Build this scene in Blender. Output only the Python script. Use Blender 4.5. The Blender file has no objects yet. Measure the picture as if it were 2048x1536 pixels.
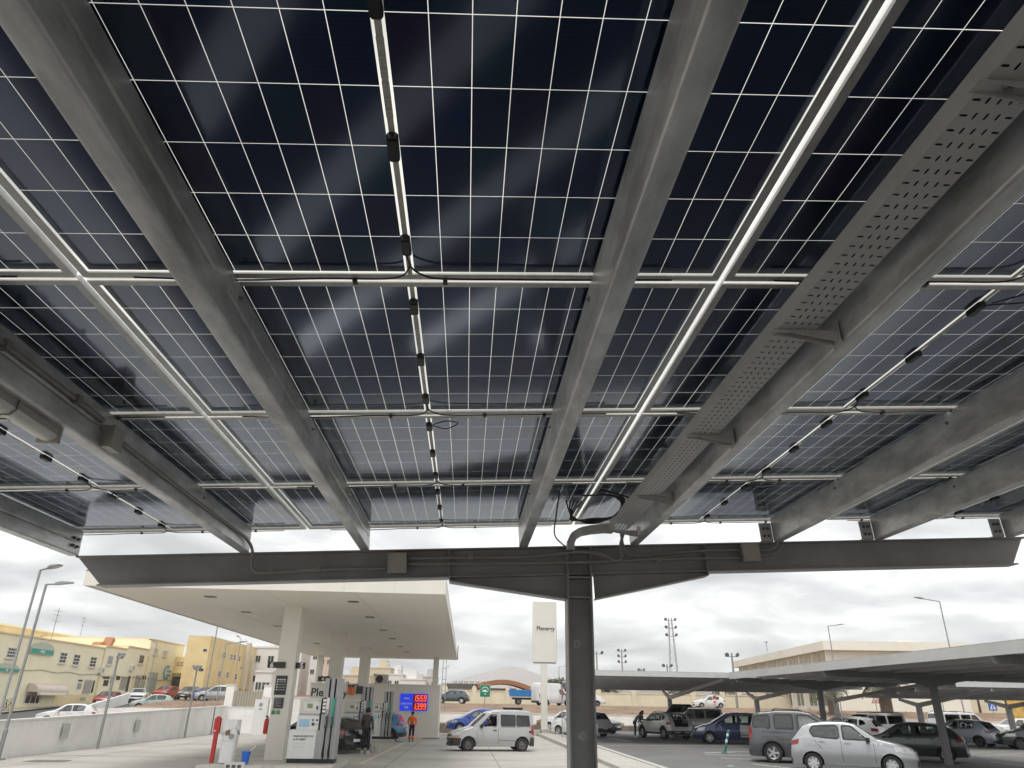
import bpy, math, random
from mathutils import Vector, Matrix
R = math.radians
SC = bpy.context.scene
COL = SC.collection
rnd = random.Random(7)

# ---------------------------------------------------------------- camera
F, CX, CY, H0 = 1420.0, 1024.0, 768.0, 1.9
def _d(px, py): return Vector(((px - CX) / F, (CY - py) / F, -1.0))
_up = _d(1079, -2387).normalized()
_yv = _d(930, 1405); _yv = (_yv - _up * _yv.dot(_up)).normalized()
_xv = _yv.cross(_up)
ROT = Matrix((_xv, _yv, _up))
cam = bpy.data.cameras.new('camera'); camo = bpy.data.objects.new('camera', cam); COL.objects.link(camo)
camo.matrix_world = Matrix.Translation((0, 0, H0)) @ ROT.to_4x4()
cam.sensor_width = 36.0; cam.sensor_fit = 'HORIZONTAL'; cam.lens = 36.0 * F / 2048.0
cam.clip_start = 0.05; cam.clip_end = 9000
SC.camera = camo

# ---------------------------------------------------------------- overcast sky and soft sun
SUN_EL, SUN_AZ = 66.0, 200.0
w = bpy.data.worlds.new('World'); SC.world = w; w.use_nodes = True
nt = w.node_tree; nt.nodes.clear()
def _n(t, **k):
    n = nt.nodes.new(t)
    for a, b in k.items(): setattr(n, a, b)
    return n
sky = _n('ShaderNodeTexSky', sky_type='NISHITA', sun_disc=False, sun_elevation=R(SUN_EL), sun_rotation=R(SUN_AZ))
sky.air_density = 1.0; sky.dust_density = 3.0
bg1 = _n('ShaderNodeBackground'); bg1.inputs[1].default_value = 0.09
nt.links.new(sky.outputs[0], bg1.inputs[0])
tc = _n('ShaderNodeTexCoord'); sp = _n('ShaderNodeSeparateXYZ'); nt.links.new(tc.outputs['Generated'], sp.inputs[0])
zz = _n('ShaderNodeMath', operation='MAXIMUM'); nt.links.new(sp.outputs[2], zz.inputs[0]); zz.inputs[1].default_value = 0.0
za = _n('ShaderNodeMath', operation='ADD'); nt.links.new(zz.outputs[0], za.inputs[0]); za.inputs[1].default_value = 0.22
dx = _n('ShaderNodeMath', operation='DIVIDE'); nt.links.new(sp.outputs[0], dx.inputs[0]); nt.links.new(za.outputs[0], dx.inputs[1])
dy = _n('ShaderNodeMath', operation='DIVIDE'); nt.links.new(sp.outputs[1], dy.inputs[0]); nt.links.new(za.outputs[0], dy.inputs[1])
cb = _n('ShaderNodeCombineXYZ'); nt.links.new(dx.outputs[0], cb.inputs[0]); nt.links.new(dy.outputs[0], cb.inputs[1])
mp = _n('ShaderNodeMapping'); nt.links.new(cb.outputs[0], mp.inputs[0]); mp.inputs['Scale'].default_value = (1.0, 1.15, 1); mp.inputs['Location'].default_value = (3.1, 1.7, 0)
nz = _n('ShaderNodeTexNoise'); nz.inputs['Scale'].default_value = 1.9; nz.inputs['Detail'].default_value = 7; nz.inputs['Roughness'].default_value = 0.52; nz.inputs['Distortion'].default_value = 0.35
nt.links.new(mp.outputs[0], nz.inputs['Vector'])
cr = _n('ShaderNodeValToRGB'); nt.links.new(nz.outputs[0], cr.inputs[0])
e = cr.color_ramp.elements
e[0].position = 0.34; e[0].color = (0.46, 0.468, 0.47, 1)
e[1].position = 0.62; e[1].color = (1.0, 1.0, 0.985, 1)
m_ = cr.color_ramp.elements.new(0.48); m_.color = (0.68, 0.688, 0.685, 1)
bg2 = _n('ShaderNodeBackground'); nt.links.new(cr.outputs[0], bg2.inputs[0]); bg2.inputs[1].default_value = 1.03
mx = _n('ShaderNodeMixShader'); mx.inputs[0].default_value = 0.93
nt.links.new(bg1.outputs[0], mx.inputs[1]); nt.links.new(bg2.outputs[0], mx.inputs[2])
ow = _n('ShaderNodeOutputWorld'); nt.links.new(mx.outputs[0], ow.inputs[0])
sl = bpy.data.lights.new('sun', 'SUN'); sl.energy = 1.5; sl.angle = R(22); sl.color = (1.0, 0.965, 0.91)
so = bpy.data.objects.new('sun', sl); COL.objects.link(so)
# sun_rotation measured clockwise from +Y seen from above
_sd = Vector((math.sin(R(SUN_AZ)) * math.cos(R(SUN_EL)), math.cos(R(SUN_AZ)) * math.cos(R(SUN_EL)), math.sin(R(SUN_EL))))
so.rotation_euler = (-_sd).to_track_quat('-Z', 'Y').to_euler(); so.location = (0, 0, 60)
SC.view_settings.view_transform = 'Standard'; SC.view_settings.look = 'None'
SC.view_settings.exposure = 0.55; SC.view_settings.gamma = 1.0; SC.view_settings.use_curve_mapping = False
SC.cycles.max_bounces = 10; SC.cycles.transparent_max_bounces = 16; SC.cycles.diffuse_bounces = 4; SC.cycles.glossy_bounces = 4
SC.cycles.caustics_reflective = False; SC.cycles.caustics_refractive = False
SC.cycles.sample_clamp_indirect = 6.0

# ---------------------------------------------------------------- survey helpers (sight lines from the camera station)
CAM = Vector((0, 0, H0))
def ray(px, py): return ROT @ _d(px, py)
def onZ(px, py, z):
    r = ray(px, py); return CAM + r * ((z - H0) / r.z)
def onY(px, py, y):
    r = ray(px, py); return CAM + r * (y / r.y)
def onX(px, py, x):
    r = ray(px, py); return CAM + r * (x / r.x)
def sstep(a, b, x):
    t = max(0.0, min(1.0, (x - a) / (b - a))); return t * t * (3 - 2 * t)
def ground(x, y):
    return -0.007 * max(0.0, min(y, 58) - 10) * sstep(6.6, 3.0, x)
def onG(px, py):
    z = 0.0
    for _ in range(8):
        p = onZ(px, py, z); z = ground(p.x, p.y)
    return onZ(px, py, z)

# ---------------------------------------------------------------- materials
MATS = {}
def mat(name, col=(.5, .5, .5), rough=.6, metal=0.0, var=.12, scale=6.0, bump=0.0, spec=.5, dirt=None, dirt_amt=.4, dirt_scale=1.5,
        coat=0.0, obj_rand=0.0, spots=None, stretch=None, emit=None, coords='Object', bscale=None):
    if name in MATS: return MATS[name]
    m = bpy.data.materials.new(name); m.use_nodes = True; MATS[name] = m
    t = m.node_tree; N = t.nodes; L = t.links; b = N['Principled BSDF']
    b.inputs['Roughness'].default_value = rough; b.inputs['Metallic'].default_value = metal
    b.inputs['Specular IOR Level'].default_value = spec; b.inputs['Coat Weight'].default_value = coat
    b.inputs['Coat Roughness'].default_value = 0.06
    c = N.new('ShaderNodeTexCoord'); src = c.outputs[coords]
    if stretch:
        mpn = N.new('ShaderNodeMapping'); mpn.inputs['Scale'].default_value = stretch; L.new(src, mpn.inputs[0]); src = mpn.outputs[0]
    n = N.new('ShaderNodeTexNoise'); n.inputs['Scale'].default_value = scale; n.inputs['Detail'].default_value = 5; n.inputs['Roughness'].default_value = .6
    L.new(src, n.inputs['Vector'])
    r = N.new('ShaderNodeValToRGB'); L.new(n.outputs[0], r.inputs[0])
    lo = tuple(max(0, x * (1 - var)) for x in col); hi = tuple(min(1, x * (1 + var)) for x in col)
    r.color_ramp.elements[0].position = .3; r.color_ramp.elements[0].color = (*lo, 1)
    r.color_ramp.elements[1].position = .7; r.color_ramp.elements[1].color = (*hi, 1)
    out = r.outputs[0]
    if dirt:
        n2 = N.new('ShaderNodeTexNoise'); n2.inputs['Scale'].default_value = dirt_scale; n2.inputs['Detail'].default_value = 8; n2.inputs['Roughness'].default_value = .68
        L.new(src, n2.inputs['Vector'])
        r2 = N.new('ShaderNodeValToRGB'); r2.color_ramp.elements[0].position = .48; r2.color_ramp.elements[1].position = .72
        L.new(n2.outputs[0], r2.inputs[0])
        mu = N.new('ShaderNodeMath'); mu.operation = 'MULTIPLY'; mu.inputs[1].default_value = dirt_amt; L.new(r2.outputs[0], mu.inputs[0])
        mix = N.new('ShaderNodeMix'); mix.data_type = 'RGBA'; L.new(mu.outputs[0], mix.inputs['Factor']); L.new(out, mix.inputs['A']); mix.inputs['B'].default_value = (*dirt, 1)
        out = mix.outputs['Result']
    if spots:
        n3 = N.new('ShaderNodeTexNoise'); n3.inputs['Scale'].default_value = spots[1]; n3.inputs['Detail'].default_value = 4; L.new(c.outputs[coords], n3.inputs['Vector'])
        r3 = N.new('ShaderNodeValToRGB'); r3.color_ramp.elements[0].position = spots[2]; r3.color_ramp.elements[1].position = spots[2] + .10; L.new(n3.outputs[0], r3.inputs[0])
        m3 = N.new('ShaderNodeMath'); m3.operation = 'MULTIPLY'; m3.inputs[1].default_value = spots[3]; L.new(r3.outputs[0], m3.inputs[0])
        x3 = N.new('ShaderNodeMix'); x3.data_type = 'RGBA'; L.new(m3.outputs[0], x3.inputs['Factor']); L.new(out, x3.inputs['A']); x3.inputs['B'].default_value = (*spots[0], 1); out = x3.outputs['Result']
    if obj_rand:
        oi = N.new('ShaderNodeObjectInfo'); hs = N.new('ShaderNodeHueSaturation')
        mr = N.new('ShaderNodeMapRange'); mr.inputs['To Min'].default_value = 1 - obj_rand; mr.inputs['To Max'].default_value = 1 + obj_rand
        L.new(oi.outputs['Random'], mr.inputs['Value']); L.new(mr.outputs[0], hs.inputs['Value']); L.new(out, hs.inputs['Color']); out = hs.outputs[0]
    L.new(out, b.inputs['Base Color'])
    if bump:
        bp = N.new('ShaderNodeBump'); bp.inputs['Strength'].default_value = bump; bp.inputs['Distance'].default_value = .02
        nb = N.new('ShaderNodeTexNoise'); nb.inputs['Scale'].default_value = bscale or scale * 6; nb.inputs['Detail'].default_value = 6; L.new(src, nb.inputs['Vector'])
        L.new(nb.outputs[0], bp.inputs['Height']); L.new(bp.outputs[0], b.inputs['Normal'])
    if emit:
        b.inputs['Emission Color'].default_value = (*emit[:3], 1); b.inputs['Emission Strength'].default_value = emit[3]
    return m
def glass(name, tint=(.75, .8, .8), rough=.02, refl=1.0, wav=0.0, f0=.045, gtint=(1, 1, 1)):
    if name in MATS: return MATS[name]
    m = bpy.data.materials.new(name); m.use_nodes = True; MATS[name] = m
    t = m.node_tree; N = t.nodes; L = t.links; N.clear()
    tr = N.new('ShaderNodeBsdfTransparent'); tr.inputs[0].default_value = (*tint, 1)
    gl = N.new('ShaderNodeBsdfGlossy'); gl.inputs[0].default_value = (refl * gtint[0], refl * gtint[1], refl * gtint[2], 1); gl.inputs['Roughness'].default_value = rough
    fr = N.new('ShaderNodeFresnel'); fr.inputs['IOR'].default_value = 1.5
    # both faces of a pane reflect alike: feed the Fresnel node a facing-independent value
    lw = N.new('ShaderNodeLayerWeight'); lw.inputs['Blend'].default_value = .5
    pw = N.new('ShaderNodeMath'); pw.operation = 'POWER'; pw.inputs[1].default_value = 4.2; L.new(lw.outputs['Facing'], pw.inputs[0])
    ma = N.new('ShaderNodeMath'); ma.operation = 'MULTIPLY_ADD'; ma.inputs[1].default_value = .95; ma.inputs[2].default_value = f0; L.new(pw.outputs[0], ma.inputs[0])
    mx = N.new('ShaderNodeMixShader'); L.new(ma.outputs[0], mx.inputs[0]); L.new(tr.outputs[0], mx.inputs[1]); L.new(gl.outputs[0], mx.inputs[2])
    if wav:
        c = N.new('ShaderNodeTexCoord'); nb = N.new('ShaderNodeTexNoise'); nb.inputs['Scale'].default_value = 9; nb.inputs['Detail'].default_value = 2
        L.new(c.outputs['Object'], nb.inputs['Vector']); bp = N.new('ShaderNodeBump'); bp.inputs['Strength'].default_value = wav; bp.inputs['Distance'].default_value = .01
        L.new(nb.outputs[0], bp.inputs['Height']); L.new(bp.outputs[0], gl.inputs['Normal'])
    o = N.new('ShaderNodeOutputMaterial'); L.new(mx.outputs[0], o.inputs[0]); N.remove(fr)
    return m

# ---------------------------------------------------------------- mesh builder
class MB:
    def __init__(s): s.v = []; s.f = []; s.mi = []; s.cur = 0
    def add(s, vs, fs):
        o = len(s.v); s.v += [tuple(x) for x in vs]
        for f in fs: s.f.append(tuple(i + o for i in f)); s.mi.append(s.cur)
        return s
    def box(s, x0, x1, y0, y1, z0, z1, mtx=None):
        vs = [Vector(p) for p in ((x0, y0, z0), (x1, y0, z0), (x1, y1, z0), (x0, y1, z0), (x0, y0, z1), (x1, y0, z1), (x1, y1, z1), (x0, y1, z1))]
        if mtx is not None: vs = [mtx @ p for p in vs]
        return s.add(vs, [(0, 3, 2, 1), (4, 5, 6, 7), (0, 1, 5, 4), (1, 2, 6, 5), (2, 3, 7, 6), (3, 0, 4, 7)])
    def prism(s, poly, axis, a, b):
        # 2D polygon extruded along an axis: 'X' uses (y,z), 'Y' uses (x,z), 'Z' uses (x,y)
        n = len(poly)
        def P(p, t): return {'X': (t, p[0], p[1]), 'Y': (p[0], t, p[1]), 'Z': (p[0], p[1], t)}[axis]
        vs = [P(p, a) for p in poly] + [P(p, b) for p in poly]
        area = sum(poly[i][0] * poly[(i + 1) % n][1] - poly[(i + 1) % n][0] * poly[i][1] for i in range(n))
        flip = (area < 0) ^ (axis == 'Y') ^ (b < a)
        fs = [tuple(range(n - 1, -1, -1)), tuple(range(n, 2 * n))] + [(i, (i + 1) % n, n + (i + 1) % n, n + i) for i in range(n)]
        if flip: fs = [tuple(reversed(f)) for f in fs]
        return s.add(vs, fs)
    def tube(s, pts, r, n=8, caps=True, r1=None):
        pts = [Vector(p) for p in pts]; k = len(pts); rings = []; ref = None
        for i, p in enumerate(pts):
            t = (pts[min(i + 1, k - 1)] - pts[max(i - 1, 0)]).normalized()
            if ref is None: ref = t.orthogonal().normalized()
            a = ref - t * ref.dot(t)
            a = t.orthogonal().normalized() if a.length < 1e-5 else a.normalized(); ref = a
            b = t.cross(a); rr = r if r1 is None else r + (r1 - r) * i / max(1, k - 1)
            rings.append([p + a * (rr * math.cos(2 * math.pi * j / n)) + b * (rr * math.sin(2 * math.pi * j / n)) for j in range(n)])
        fs = [(i * n + j, i * n + (j + 1) % n, (i + 1) * n + (j + 1) % n, (i + 1) * n + j) for i in range(k - 1) for j in range(n)]
        if caps: fs += [tuple(range(n - 1, -1, -1)), tuple(range((k - 1) * n, k * n))]
        return s.add([p for q in rings for p in q], fs)
    def lathe(s, prof, c=(0, 0, 0), axis='Z', n=16, caps=True):
        # profile of (radius, height) turned round an axis
        vs = []; k = len(prof)
        for rr, h in prof:
            for j in range(n):
                a = 2 * math.pi * j / n; u, v = rr * math.cos(a), rr * math.sin(a)
                p = {'Z': (u, v, h), 'Y': (v, h, u), 'X': (h, u, v)}[axis]
                vs.append((p[0] + c[0], p[1] + c[1], p[2] + c[2]))
        fs = [(i * n + j, i * n + (j + 1) % n, (i + 1) * n + (j + 1) % n, (i + 1) * n + j) for i in range(k - 1) for j in range(n)]
        if caps and prof[0][0] > 1e-6: fs.append(tuple(range(n - 1, -1, -1)))
        if caps and prof[-1][0] > 1e-6: fs.append(tuple(range((k - 1) * n, k * n)))
        return s.add(vs, fs)
    def grid(s, fn, nu, nv, flip=False):
        vs = [fn(i / nu, j / nv) for j in range(nv + 1) for i in range(nu + 1)]; w_ = nu + 1
        fs = [(j * w_ + i, j * w_ + i + 1, (j + 1) * w_ + i + 1, (j + 1) * w_ + i) for j in range(nv) for i in range(nu)]
        if flip: fs = [tuple(reversed(f)) for f in fs]
        return s.add(vs, fs)
    def mesh(s, name, mats, smooth=False):
        me = bpy.data.meshes.new(name); me.from_pydata(s.v, [], s.f)
        if not isinstance(mats, (list, tuple)): mats = [mats]
        for m in mats: me.materials.append(m)
        if len(mats) > 1: me.polygons.foreach_set('material_index', s.mi)
        if smooth:
            me.polygons.foreach_set('use_smooth', [True] * len(me.polygons))
            if smooth is not True: me.set_sharp_from_angle(angle=R(smooth))
        me.update(); return me
    def build(s, name, mats, parent=None, smooth=False, loc=(0, 0, 0), rot=(0, 0, 0), kind=None):
        return obj(name, s.mesh(name, mats, smooth), parent, loc, rot, kind)
def obj(name, me, parent=None, loc=(0, 0, 0), rot=(0, 0, 0), kind=None):
    o = bpy.data.objects.new(name, me); COL.objects.link(o)
    if parent is not None: o.parent = parent
    o.location = loc; o.rotation_euler = rot
    if kind: o['kind'] = kind
    return o
def tag(o, label, cat, group=None):
    o['label'] = label; o['category'] = cat
    if group: o['group'] = group
    return o
def thing(name, label, cat, loc=(0, 0, 0), rz=0.0, group=None, rot=None):
    o = bpy.data.objects.new(name, None); COL.objects.link(o); o.empty_display_size = .2
    o.location = loc; o.rotation_euler = rot or (0, 0, rz)
    return tag(o, label, cat, group)
def copy_thing(o, loc=None, rz=None, label=None, parent=None):
    c = o.copy(); COL.objects.link(c)
    if parent is not None: c.parent = parent
    for ch in list(o.children): copy_thing(ch, parent=c)
    if loc is not None: c.location = loc
    if rz is not None: c.rotation_euler = (0, 0, rz)
    if label: c['label'] = label
    return c
FONT_CACHE = {}
def text(name, body, size, material, parent, loc, rot=(R(90), 0, 0), depth=.006, align='LEFT', bold=0.0, sx=1.0):
    cu = bpy.data.curves.new(name, 'FONT'); cu.body = body; cu.size = size; cu.extrude = depth; cu.align_x = align; cu.offset = bold; cu.resolution_u = 3
    to = bpy.data.objects.new(name, cu); COL.objects.link(to)
    bpy.context.view_layer.update()
    me = bpy.data.meshes.new_from_object(to.evaluated_get(bpy.context.evaluated_depsgraph_get()))
    bpy.data.objects.remove(to); bpy.data.curves.remove(cu)
    me.name = name; me.materials.clear(); me.materials.append(material)
    o = obj(name, me, parent, loc, rot); o.scale = (sx, 1, 1); return o
def rounded(path, r, seg=4):
    # round the inner corners of an open 2D path
    out = [path[0]]
    for i in range(1, len(path) - 1):
        p, a, b = Vector(path[i]), Vector(path[i - 1]), Vector(path[i + 1])
        u, v = (a - p).normalized(), (b - p).normalized()
        ang = u.angle(v)
        if ang > 3.0: out.append(tuple(p)); continue
        d = min(r / math.tan(ang / 2), (a - p).length * .45, (b - p).length * .45)
        for k in range(seg + 1):
            t = k / seg; q0 = p + u * d; q1 = p + v * d
            out.append(tuple(q0 * (1 - t) ** 2 + p * 2 * t * (1 - t) + q1 * t * t))
    out.append(path[-1]); return out
def sheet_profile(mb, path, th, y0, y1, off=(0, 0)):
    # thin folded sheet: open 2D (x,z) path with thickness, run along y
    n = len(path); nor = []
    for i in range(n):
        a, b = Vector(path[max(i - 1, 0)]), Vector(path[min(i + 1, n - 1)]); t = (b - a).normalized(); nor.append(Vector((-t.y, t.x)))
    A = [(path[i][0] + off[0], path[i][1] + off[1]) for i in range(n)]
    B = [(A[i][0] + nor[i].x * th, A[i][1] + nor[i].y * th) for i in range(n)]
    loop = A + B[::-1]; m = len(loop)
    vs = [(p[0], y0, p[1]) for p in loop] + [(p[0], y1, p[1]) for p in loop]
    fs = [(i, (i + 1) % m, m + (i + 1) % m, m + i) for i in range(m)]
    for i in range(n - 1):
        fs.append((i, m - 1 - i, m - 2 - i, i + 1)); fs.append((m + i, m + i + 1, 2 * m - 2 - i, 2 * m - 1 - i))
    mb.add(vs, fs)

GALV = mat('galvanised_steel', (.60, .605, .60), rough=.36, metal=.3, var=.34, scale=9, bump=.06, dirt=(.24, .235, .22), dirt_amt=.6, dirt_scale=5, stretch=(1, .35, 1))
GALV2 = mat('zinc_sheet', (.76, .76, .75), rough=.5, metal=.1, var=.07, scale=9)
STEEL_DK = mat('dark_painted_steel', (.31, .31, .312), rough=.45, var=.16, scale=2.5, bump=.03, dirt=(.36, .35, .335), dirt_amt=.4, dirt_scale=4)
ALU = mat('anodised_aluminium', (.55, .545, .52), rough=.4, metal=.3, var=.06, scale=14, dirt=(.25, .22, .17), dirt_amt=.4, dirt_scale=22)
BLACKP = mat('black_plastic', (.014, .014, .015), rough=.45, var=.2)
RUBBER = mat('rubber', (.022, .022, .023), rough=.75, var=.25, scale=12)
PVC = mat('grey_pvc_conduit', (.30, .285, .265), rough=.5, var=.08)
PVCW = mat('pale_pvc_box', (.46, .44, .40), rough=.5, var=.06)
WHITE = mat('white_paint', (.74, .74, .72), rough=.5, var=.04, dirt=(.5, .48, .44), dirt_amt=.25)
BOLT = mat('bolt_zinc', (.25, .24, .23), rough=.4, metal=.8, var=.2)
DARKGREY = mat('dark_grey_plastic', (.05, .05, .052), rough=.5)
RED = mat('red_paint', (.50, .03, .025), rough=.4, var=.08)
BLUE = mat('blue_plastic', (.02, .13, .55), rough=.35, var=.06)
CONC = mat('pale_concrete', (.42, .40, .36), rough=.85, var=.10, scale=2.2, bump=.25, dirt=(.24, .22, .19), dirt_amt=.5, dirt_scale=.55)
KERBM = mat('kerb_concrete', (.46, .45, .41), rough=.85, var=.10, scale=5, bump=.2, dirt=(.26, .24, .2), dirt_amt=.5, dirt_scale=2)
# ---------------------------------------------------------------- the solar canopy overhead
SL = 0.048; TILT = -math.atan(SL)
def roofz(x, base=3.298): return base + SL * x
GX0, PXP = 0.884, 2.284; GY0, PYP = 2.205, 1.318      # panel grid lines
BY = 6.12                                               # beam centre line

cell_m = bpy.data.materials.new('solar_cell'); cell_m.use_nodes = True
def _cell():
    t = cell_m.node_tree; N = t.nodes; L = t.links; b = N['Principled BSDF']
    oi = N.new('ShaderNodeObjectInfo'); r = N.new('ShaderNodeValToRGB'); L.new(oi.outputs['Random'], r.inputs[0]); r.color_ramp.interpolation = 'LINEAR'
    cols = [(0, (.011, .025, .105)), (.25, (.015, .050, .20)), (.5, (.026, .034, .15)), (.7, (.013, .070, .17)), (.85, (.044, .032, .14)), (1, (.018, .047, .17))]
    r.color_ramp.elements[0].color = (*cols[0][1], 1); r.color_ramp.elements[1].color = (*cols[-1][1], 1)
    for p, c in cols[1:-1]:
        k = r.color_ramp.elements.new(p); k.color = (*c, 1)
    # fine busbar wires along the cell
    c = N.new('ShaderNodeTexCoord'); wv = N.new('ShaderNodeTexWave'); wv.wave_type = 'BANDS'; wv.bands_direction = 'Y'; wv.inputs['Scale'].default_value = 24; wv.inputs['Distortion'].default_value = 0
    L.new(c.outputs['Object'], wv.inputs['Vector'])
    rr = N.new('ShaderNodeValToRGB'); rr.color_ramp.elements[0].position = .95; rr.color_ramp.elements[1].position = 1.0; L.new(wv.outputs[0], rr.inputs[0])
    mu = N.new('ShaderNodeMath'); mu.operation = 'MULTIPLY'; mu.inputs[1].default_value = .10; L.new(rr.outputs[0], mu.inputs[0])
    mix = N.new('ShaderNodeMix'); mix.data_type = 'RGBA'; L.new(mu.outputs[0], mix.inputs['Factor']); L.new(r.outputs[0], mix.inputs['A']); mix.inputs['B'].default_value = (.25, .26, .28, 1)
    L.new(mix.outputs['Result'], b.inputs['Base Color']); b.inputs['Roughness'].default_value = .3; b.inputs['Metallic'].default_value = .45; b.inputs['Specular IOR Level'].default_value = .2
_cell()
PANE = glass('panel_back_glass', (.80, .785, .72), rough=.10, refl=.98, wav=.012, f0=.085, gtint=(.80, .88, 1.0))
TAPE = mat('white_interconnect_strip', (.62, .60, .54), rough=.5, var=.12, scale=20, dirt=(.35, .32, .27), dirt_amt=.5, dirt_scale=30)
STICK = mat('barcode_sticker', (.55, .53, .48), rough=.5, var=.3, scale=60, stretch=(.3, 3, 1))
PLH, PWH, FH = 1.131, .648, .020                      # half length, half width, frame height
CPX, CPY, CEN = .0995, .2108, .0155
def cell_mesh():
    m = MB(); a, b = (CPX - .0021) / 2, (CPY - .0024) / 2
    m.box(-a, a, -b, b, 0, .0003); return m.mesh('cell', cell_m)
CELL = cell_mesh()
def frame_mesh():
    m = MB(); L_, W_ = PLH, PWH; t = .002; fl = .029
    for s in (-1, 1):
        # walls then bottom flanges, end rails butted between the side rails
        m.box(-L_, L_, s * W_ - t * (s > 0), s * W_ + t * (s < 0), -FH, .003)
        m.box(-L_, L_, min(s * W_, s * (W_ - fl)), max(s * W_, s * (W_ - fl)), -FH - .0018, -FH)
        m.box(min(s * L_, s * (L_ - t)), max(s * L_, s * (L_ - t)), -W_ + t, W_ - t, -FH, .0025)
        m.box(min(s * L_, s * (L_ - fl)), max(s * L_, s * (L_ - fl)), -W_ + fl, W_ - fl, -FH - .0016, -FH)
    return m.mesh('frame', ALU)
FRAME = frame_mesh()
GLASSM = MB().add([(-PLH + .003, -PWH + .003, -.0025), (PLH - .003, -PWH + .003, -.0025), (PLH - .003, PWH - .003, -.0025), (-PLH + .003, PWH - .003, -.0025)], [(0, 3, 2, 1)]).mesh('glass', PANE)
STRIP = MB().box(-.0085, .0085, -PWH + .004, PWH - .004, -.0036, -.0028).mesh('interconnect_strip', TAPE)
JBOX = MB()
JBOX.prism([(-.016, -.04), (-.010, -.048), (.010, -.048), (.016, -.04), (.016, .04), (.010, .048), (-.010, .048), (-.016, .04)], 'Z', -.0225, -.0037)
JBOX.box(-.013, .013, -.036, .036, -.0255, -.0225)
JBOX = JBOX.mesh('junction_box', BLACKP)
STK = MB().box(-.0095, .0095, -.06, .06, -.0046, -.0040).mesh('barcode_label', STICK)
SHEET = MB()
for i in range(22):
    for j in range(6):
        cx_ = (i - 11 + .5) * CPX + (CEN if i >= 11 else -CEN); cy_ = (j - 3 + .5) * CPY
        SHEET.box(cx_ - CPX / 2 + .0014, cx_ + CPX / 2 - .0014, cy_ - CPY / 2 + .0016, cy_ + CPY / 2 - .0016, 0, .0003)
SHEET = SHEET.mesh('cell_array', cell_m)
def cable_mesh(pts, r=.0035):
    # smooth hanging lead through the points
    P = [Vector(p) for p in pts]; out = []
    for i in range(len(P) - 1):
        p0, p1, p2, p3 = P[max(i - 1, 0)], P[i], P[i + 1], P[min(i + 2, len(P) - 1)]
        for k in range(6):
            t = k / 6
            out.append(.5 * ((2 * p1) + (p2 - p0) * t + (2 * p0 - 5 * p1 + 4 * p2 - p3) * t * t + (3 * p1 - p0 - 3 * p2 + p3) * t ** 3))
    out.append(P[-1]); return out
CABLES = []
for k in range(3):
    q = random.Random(40 + k); m = MB(); CABLES.append([])
    m.tube(cable_mesh([(0, .50, -.022), (.012, .56, -.03), (.05, .60, -.035), (.12, .622, -.036), (.3 + q.uniform(0, .1), .628, -.034), (.62, .63, -.033), (.95, .625, -.034)]), .0036, 6); CABLES[-1].append(m.mesh('cable', BLACKP)); m = MB()
    m.tube(cable_mesh([(.0, -.50, -.022), (.03, -.53, -.035), (.10, -.55 + q.uniform(-.02, .02), -.05), (.16, -.59, -.04), (.10, -.605, -.034), (.05, -.59, -.04), (.01, -.53, -.03)]), .0032, 6); CABLES[-1].append(m.mesh('cable', BLACKP)); m = MB()
    m.tube(cable_mesh([(-.95, .627, -.033), (-.6, .632, -.036 - q.uniform(0, .01)), (-.3, .628, -.033), (-.05, .62, -.034), (.01, .54, -.03)]), .0034, 6)
    CABLES[-1].append(m.mesh('cable', BLACKP))
CLIP = MB().box(-.008, .008, -.012, .012, -.012, 0).mesh('clip', BLACKP)
COLN = {-1: 'leftmost column over strip lamp', 0: 'middle column', 1: 'column over perforated cable tray', 2: 'rightmost column'}
ROWN = {0: 'nearest row behind the topmost edge', 1: 'topmost row in view', 2: 'second row from top', 3: 'third row from top', 4: 'outermost row beside the cross beam'}
for ci in (-1, 0, 1, 2):
    for ri in (-1, 0, 1, 2, 3, 4):
        x = GX0 + PXP * (ci - 1) + PXP / 2; y = GY0 + PYP * (ri - 1) - PYP / 2 + 0.0
        if ri == -1: lab = 'solar panel behind the viewer, ' + COLN[ci]
        else: lab = 'solar panel, ' + COLN[ci] + ', ' + ROWN[ri]
        t = thing('photovoltaic_module', lab[:1].lower() + lab[1:], 'solar panel', (x, y, 3.32 + SL * x), group='solar panels of the carport roof', rot=(0, TILT, 0))
        obj('frame', FRAME, t); obj('glass', GLASSM, t); obj('interconnect_strip', STRIP, t)
        seen = ri >= 1 and (ci in (0, 1) or (ci == -1 and ri >= 1) or ri >= 2) or (ri == 0 and ci in (0, 1))
        if seen:
            for i in range(22):
                for j in range(6):
                    obj('cell', CELL, t, ((i - 11 + .5) * CPX + (CEN if i >= 11 else -CEN), (j - 3 + .5) * CPY, 0))
        else: obj('cell_array', SHEET, t, kind='stuff')
        for q in (-.46, 0, .46): obj('junction_box', JBOX, t, (0, q + rnd.uniform(-.01, .01), 0), (0, 0, rnd.uniform(-.03, .03)))
        obj('barcode_label', STK, t, (0, -.30, 0)); obj('barcode_label', STK, t, (0, -.17, 0))
        [obj('cable', c_, t) for i_, c_ in enumerate(CABLES[(ri * 2 + ci) % 3]) if i_ != 1 or (ri + ci) % 2]
        for k in range(4): obj('clip', CLIP, t, (-.75 + .48 * k + rnd.uniform(-.1, .1), .655, -FH - .002))

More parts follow.
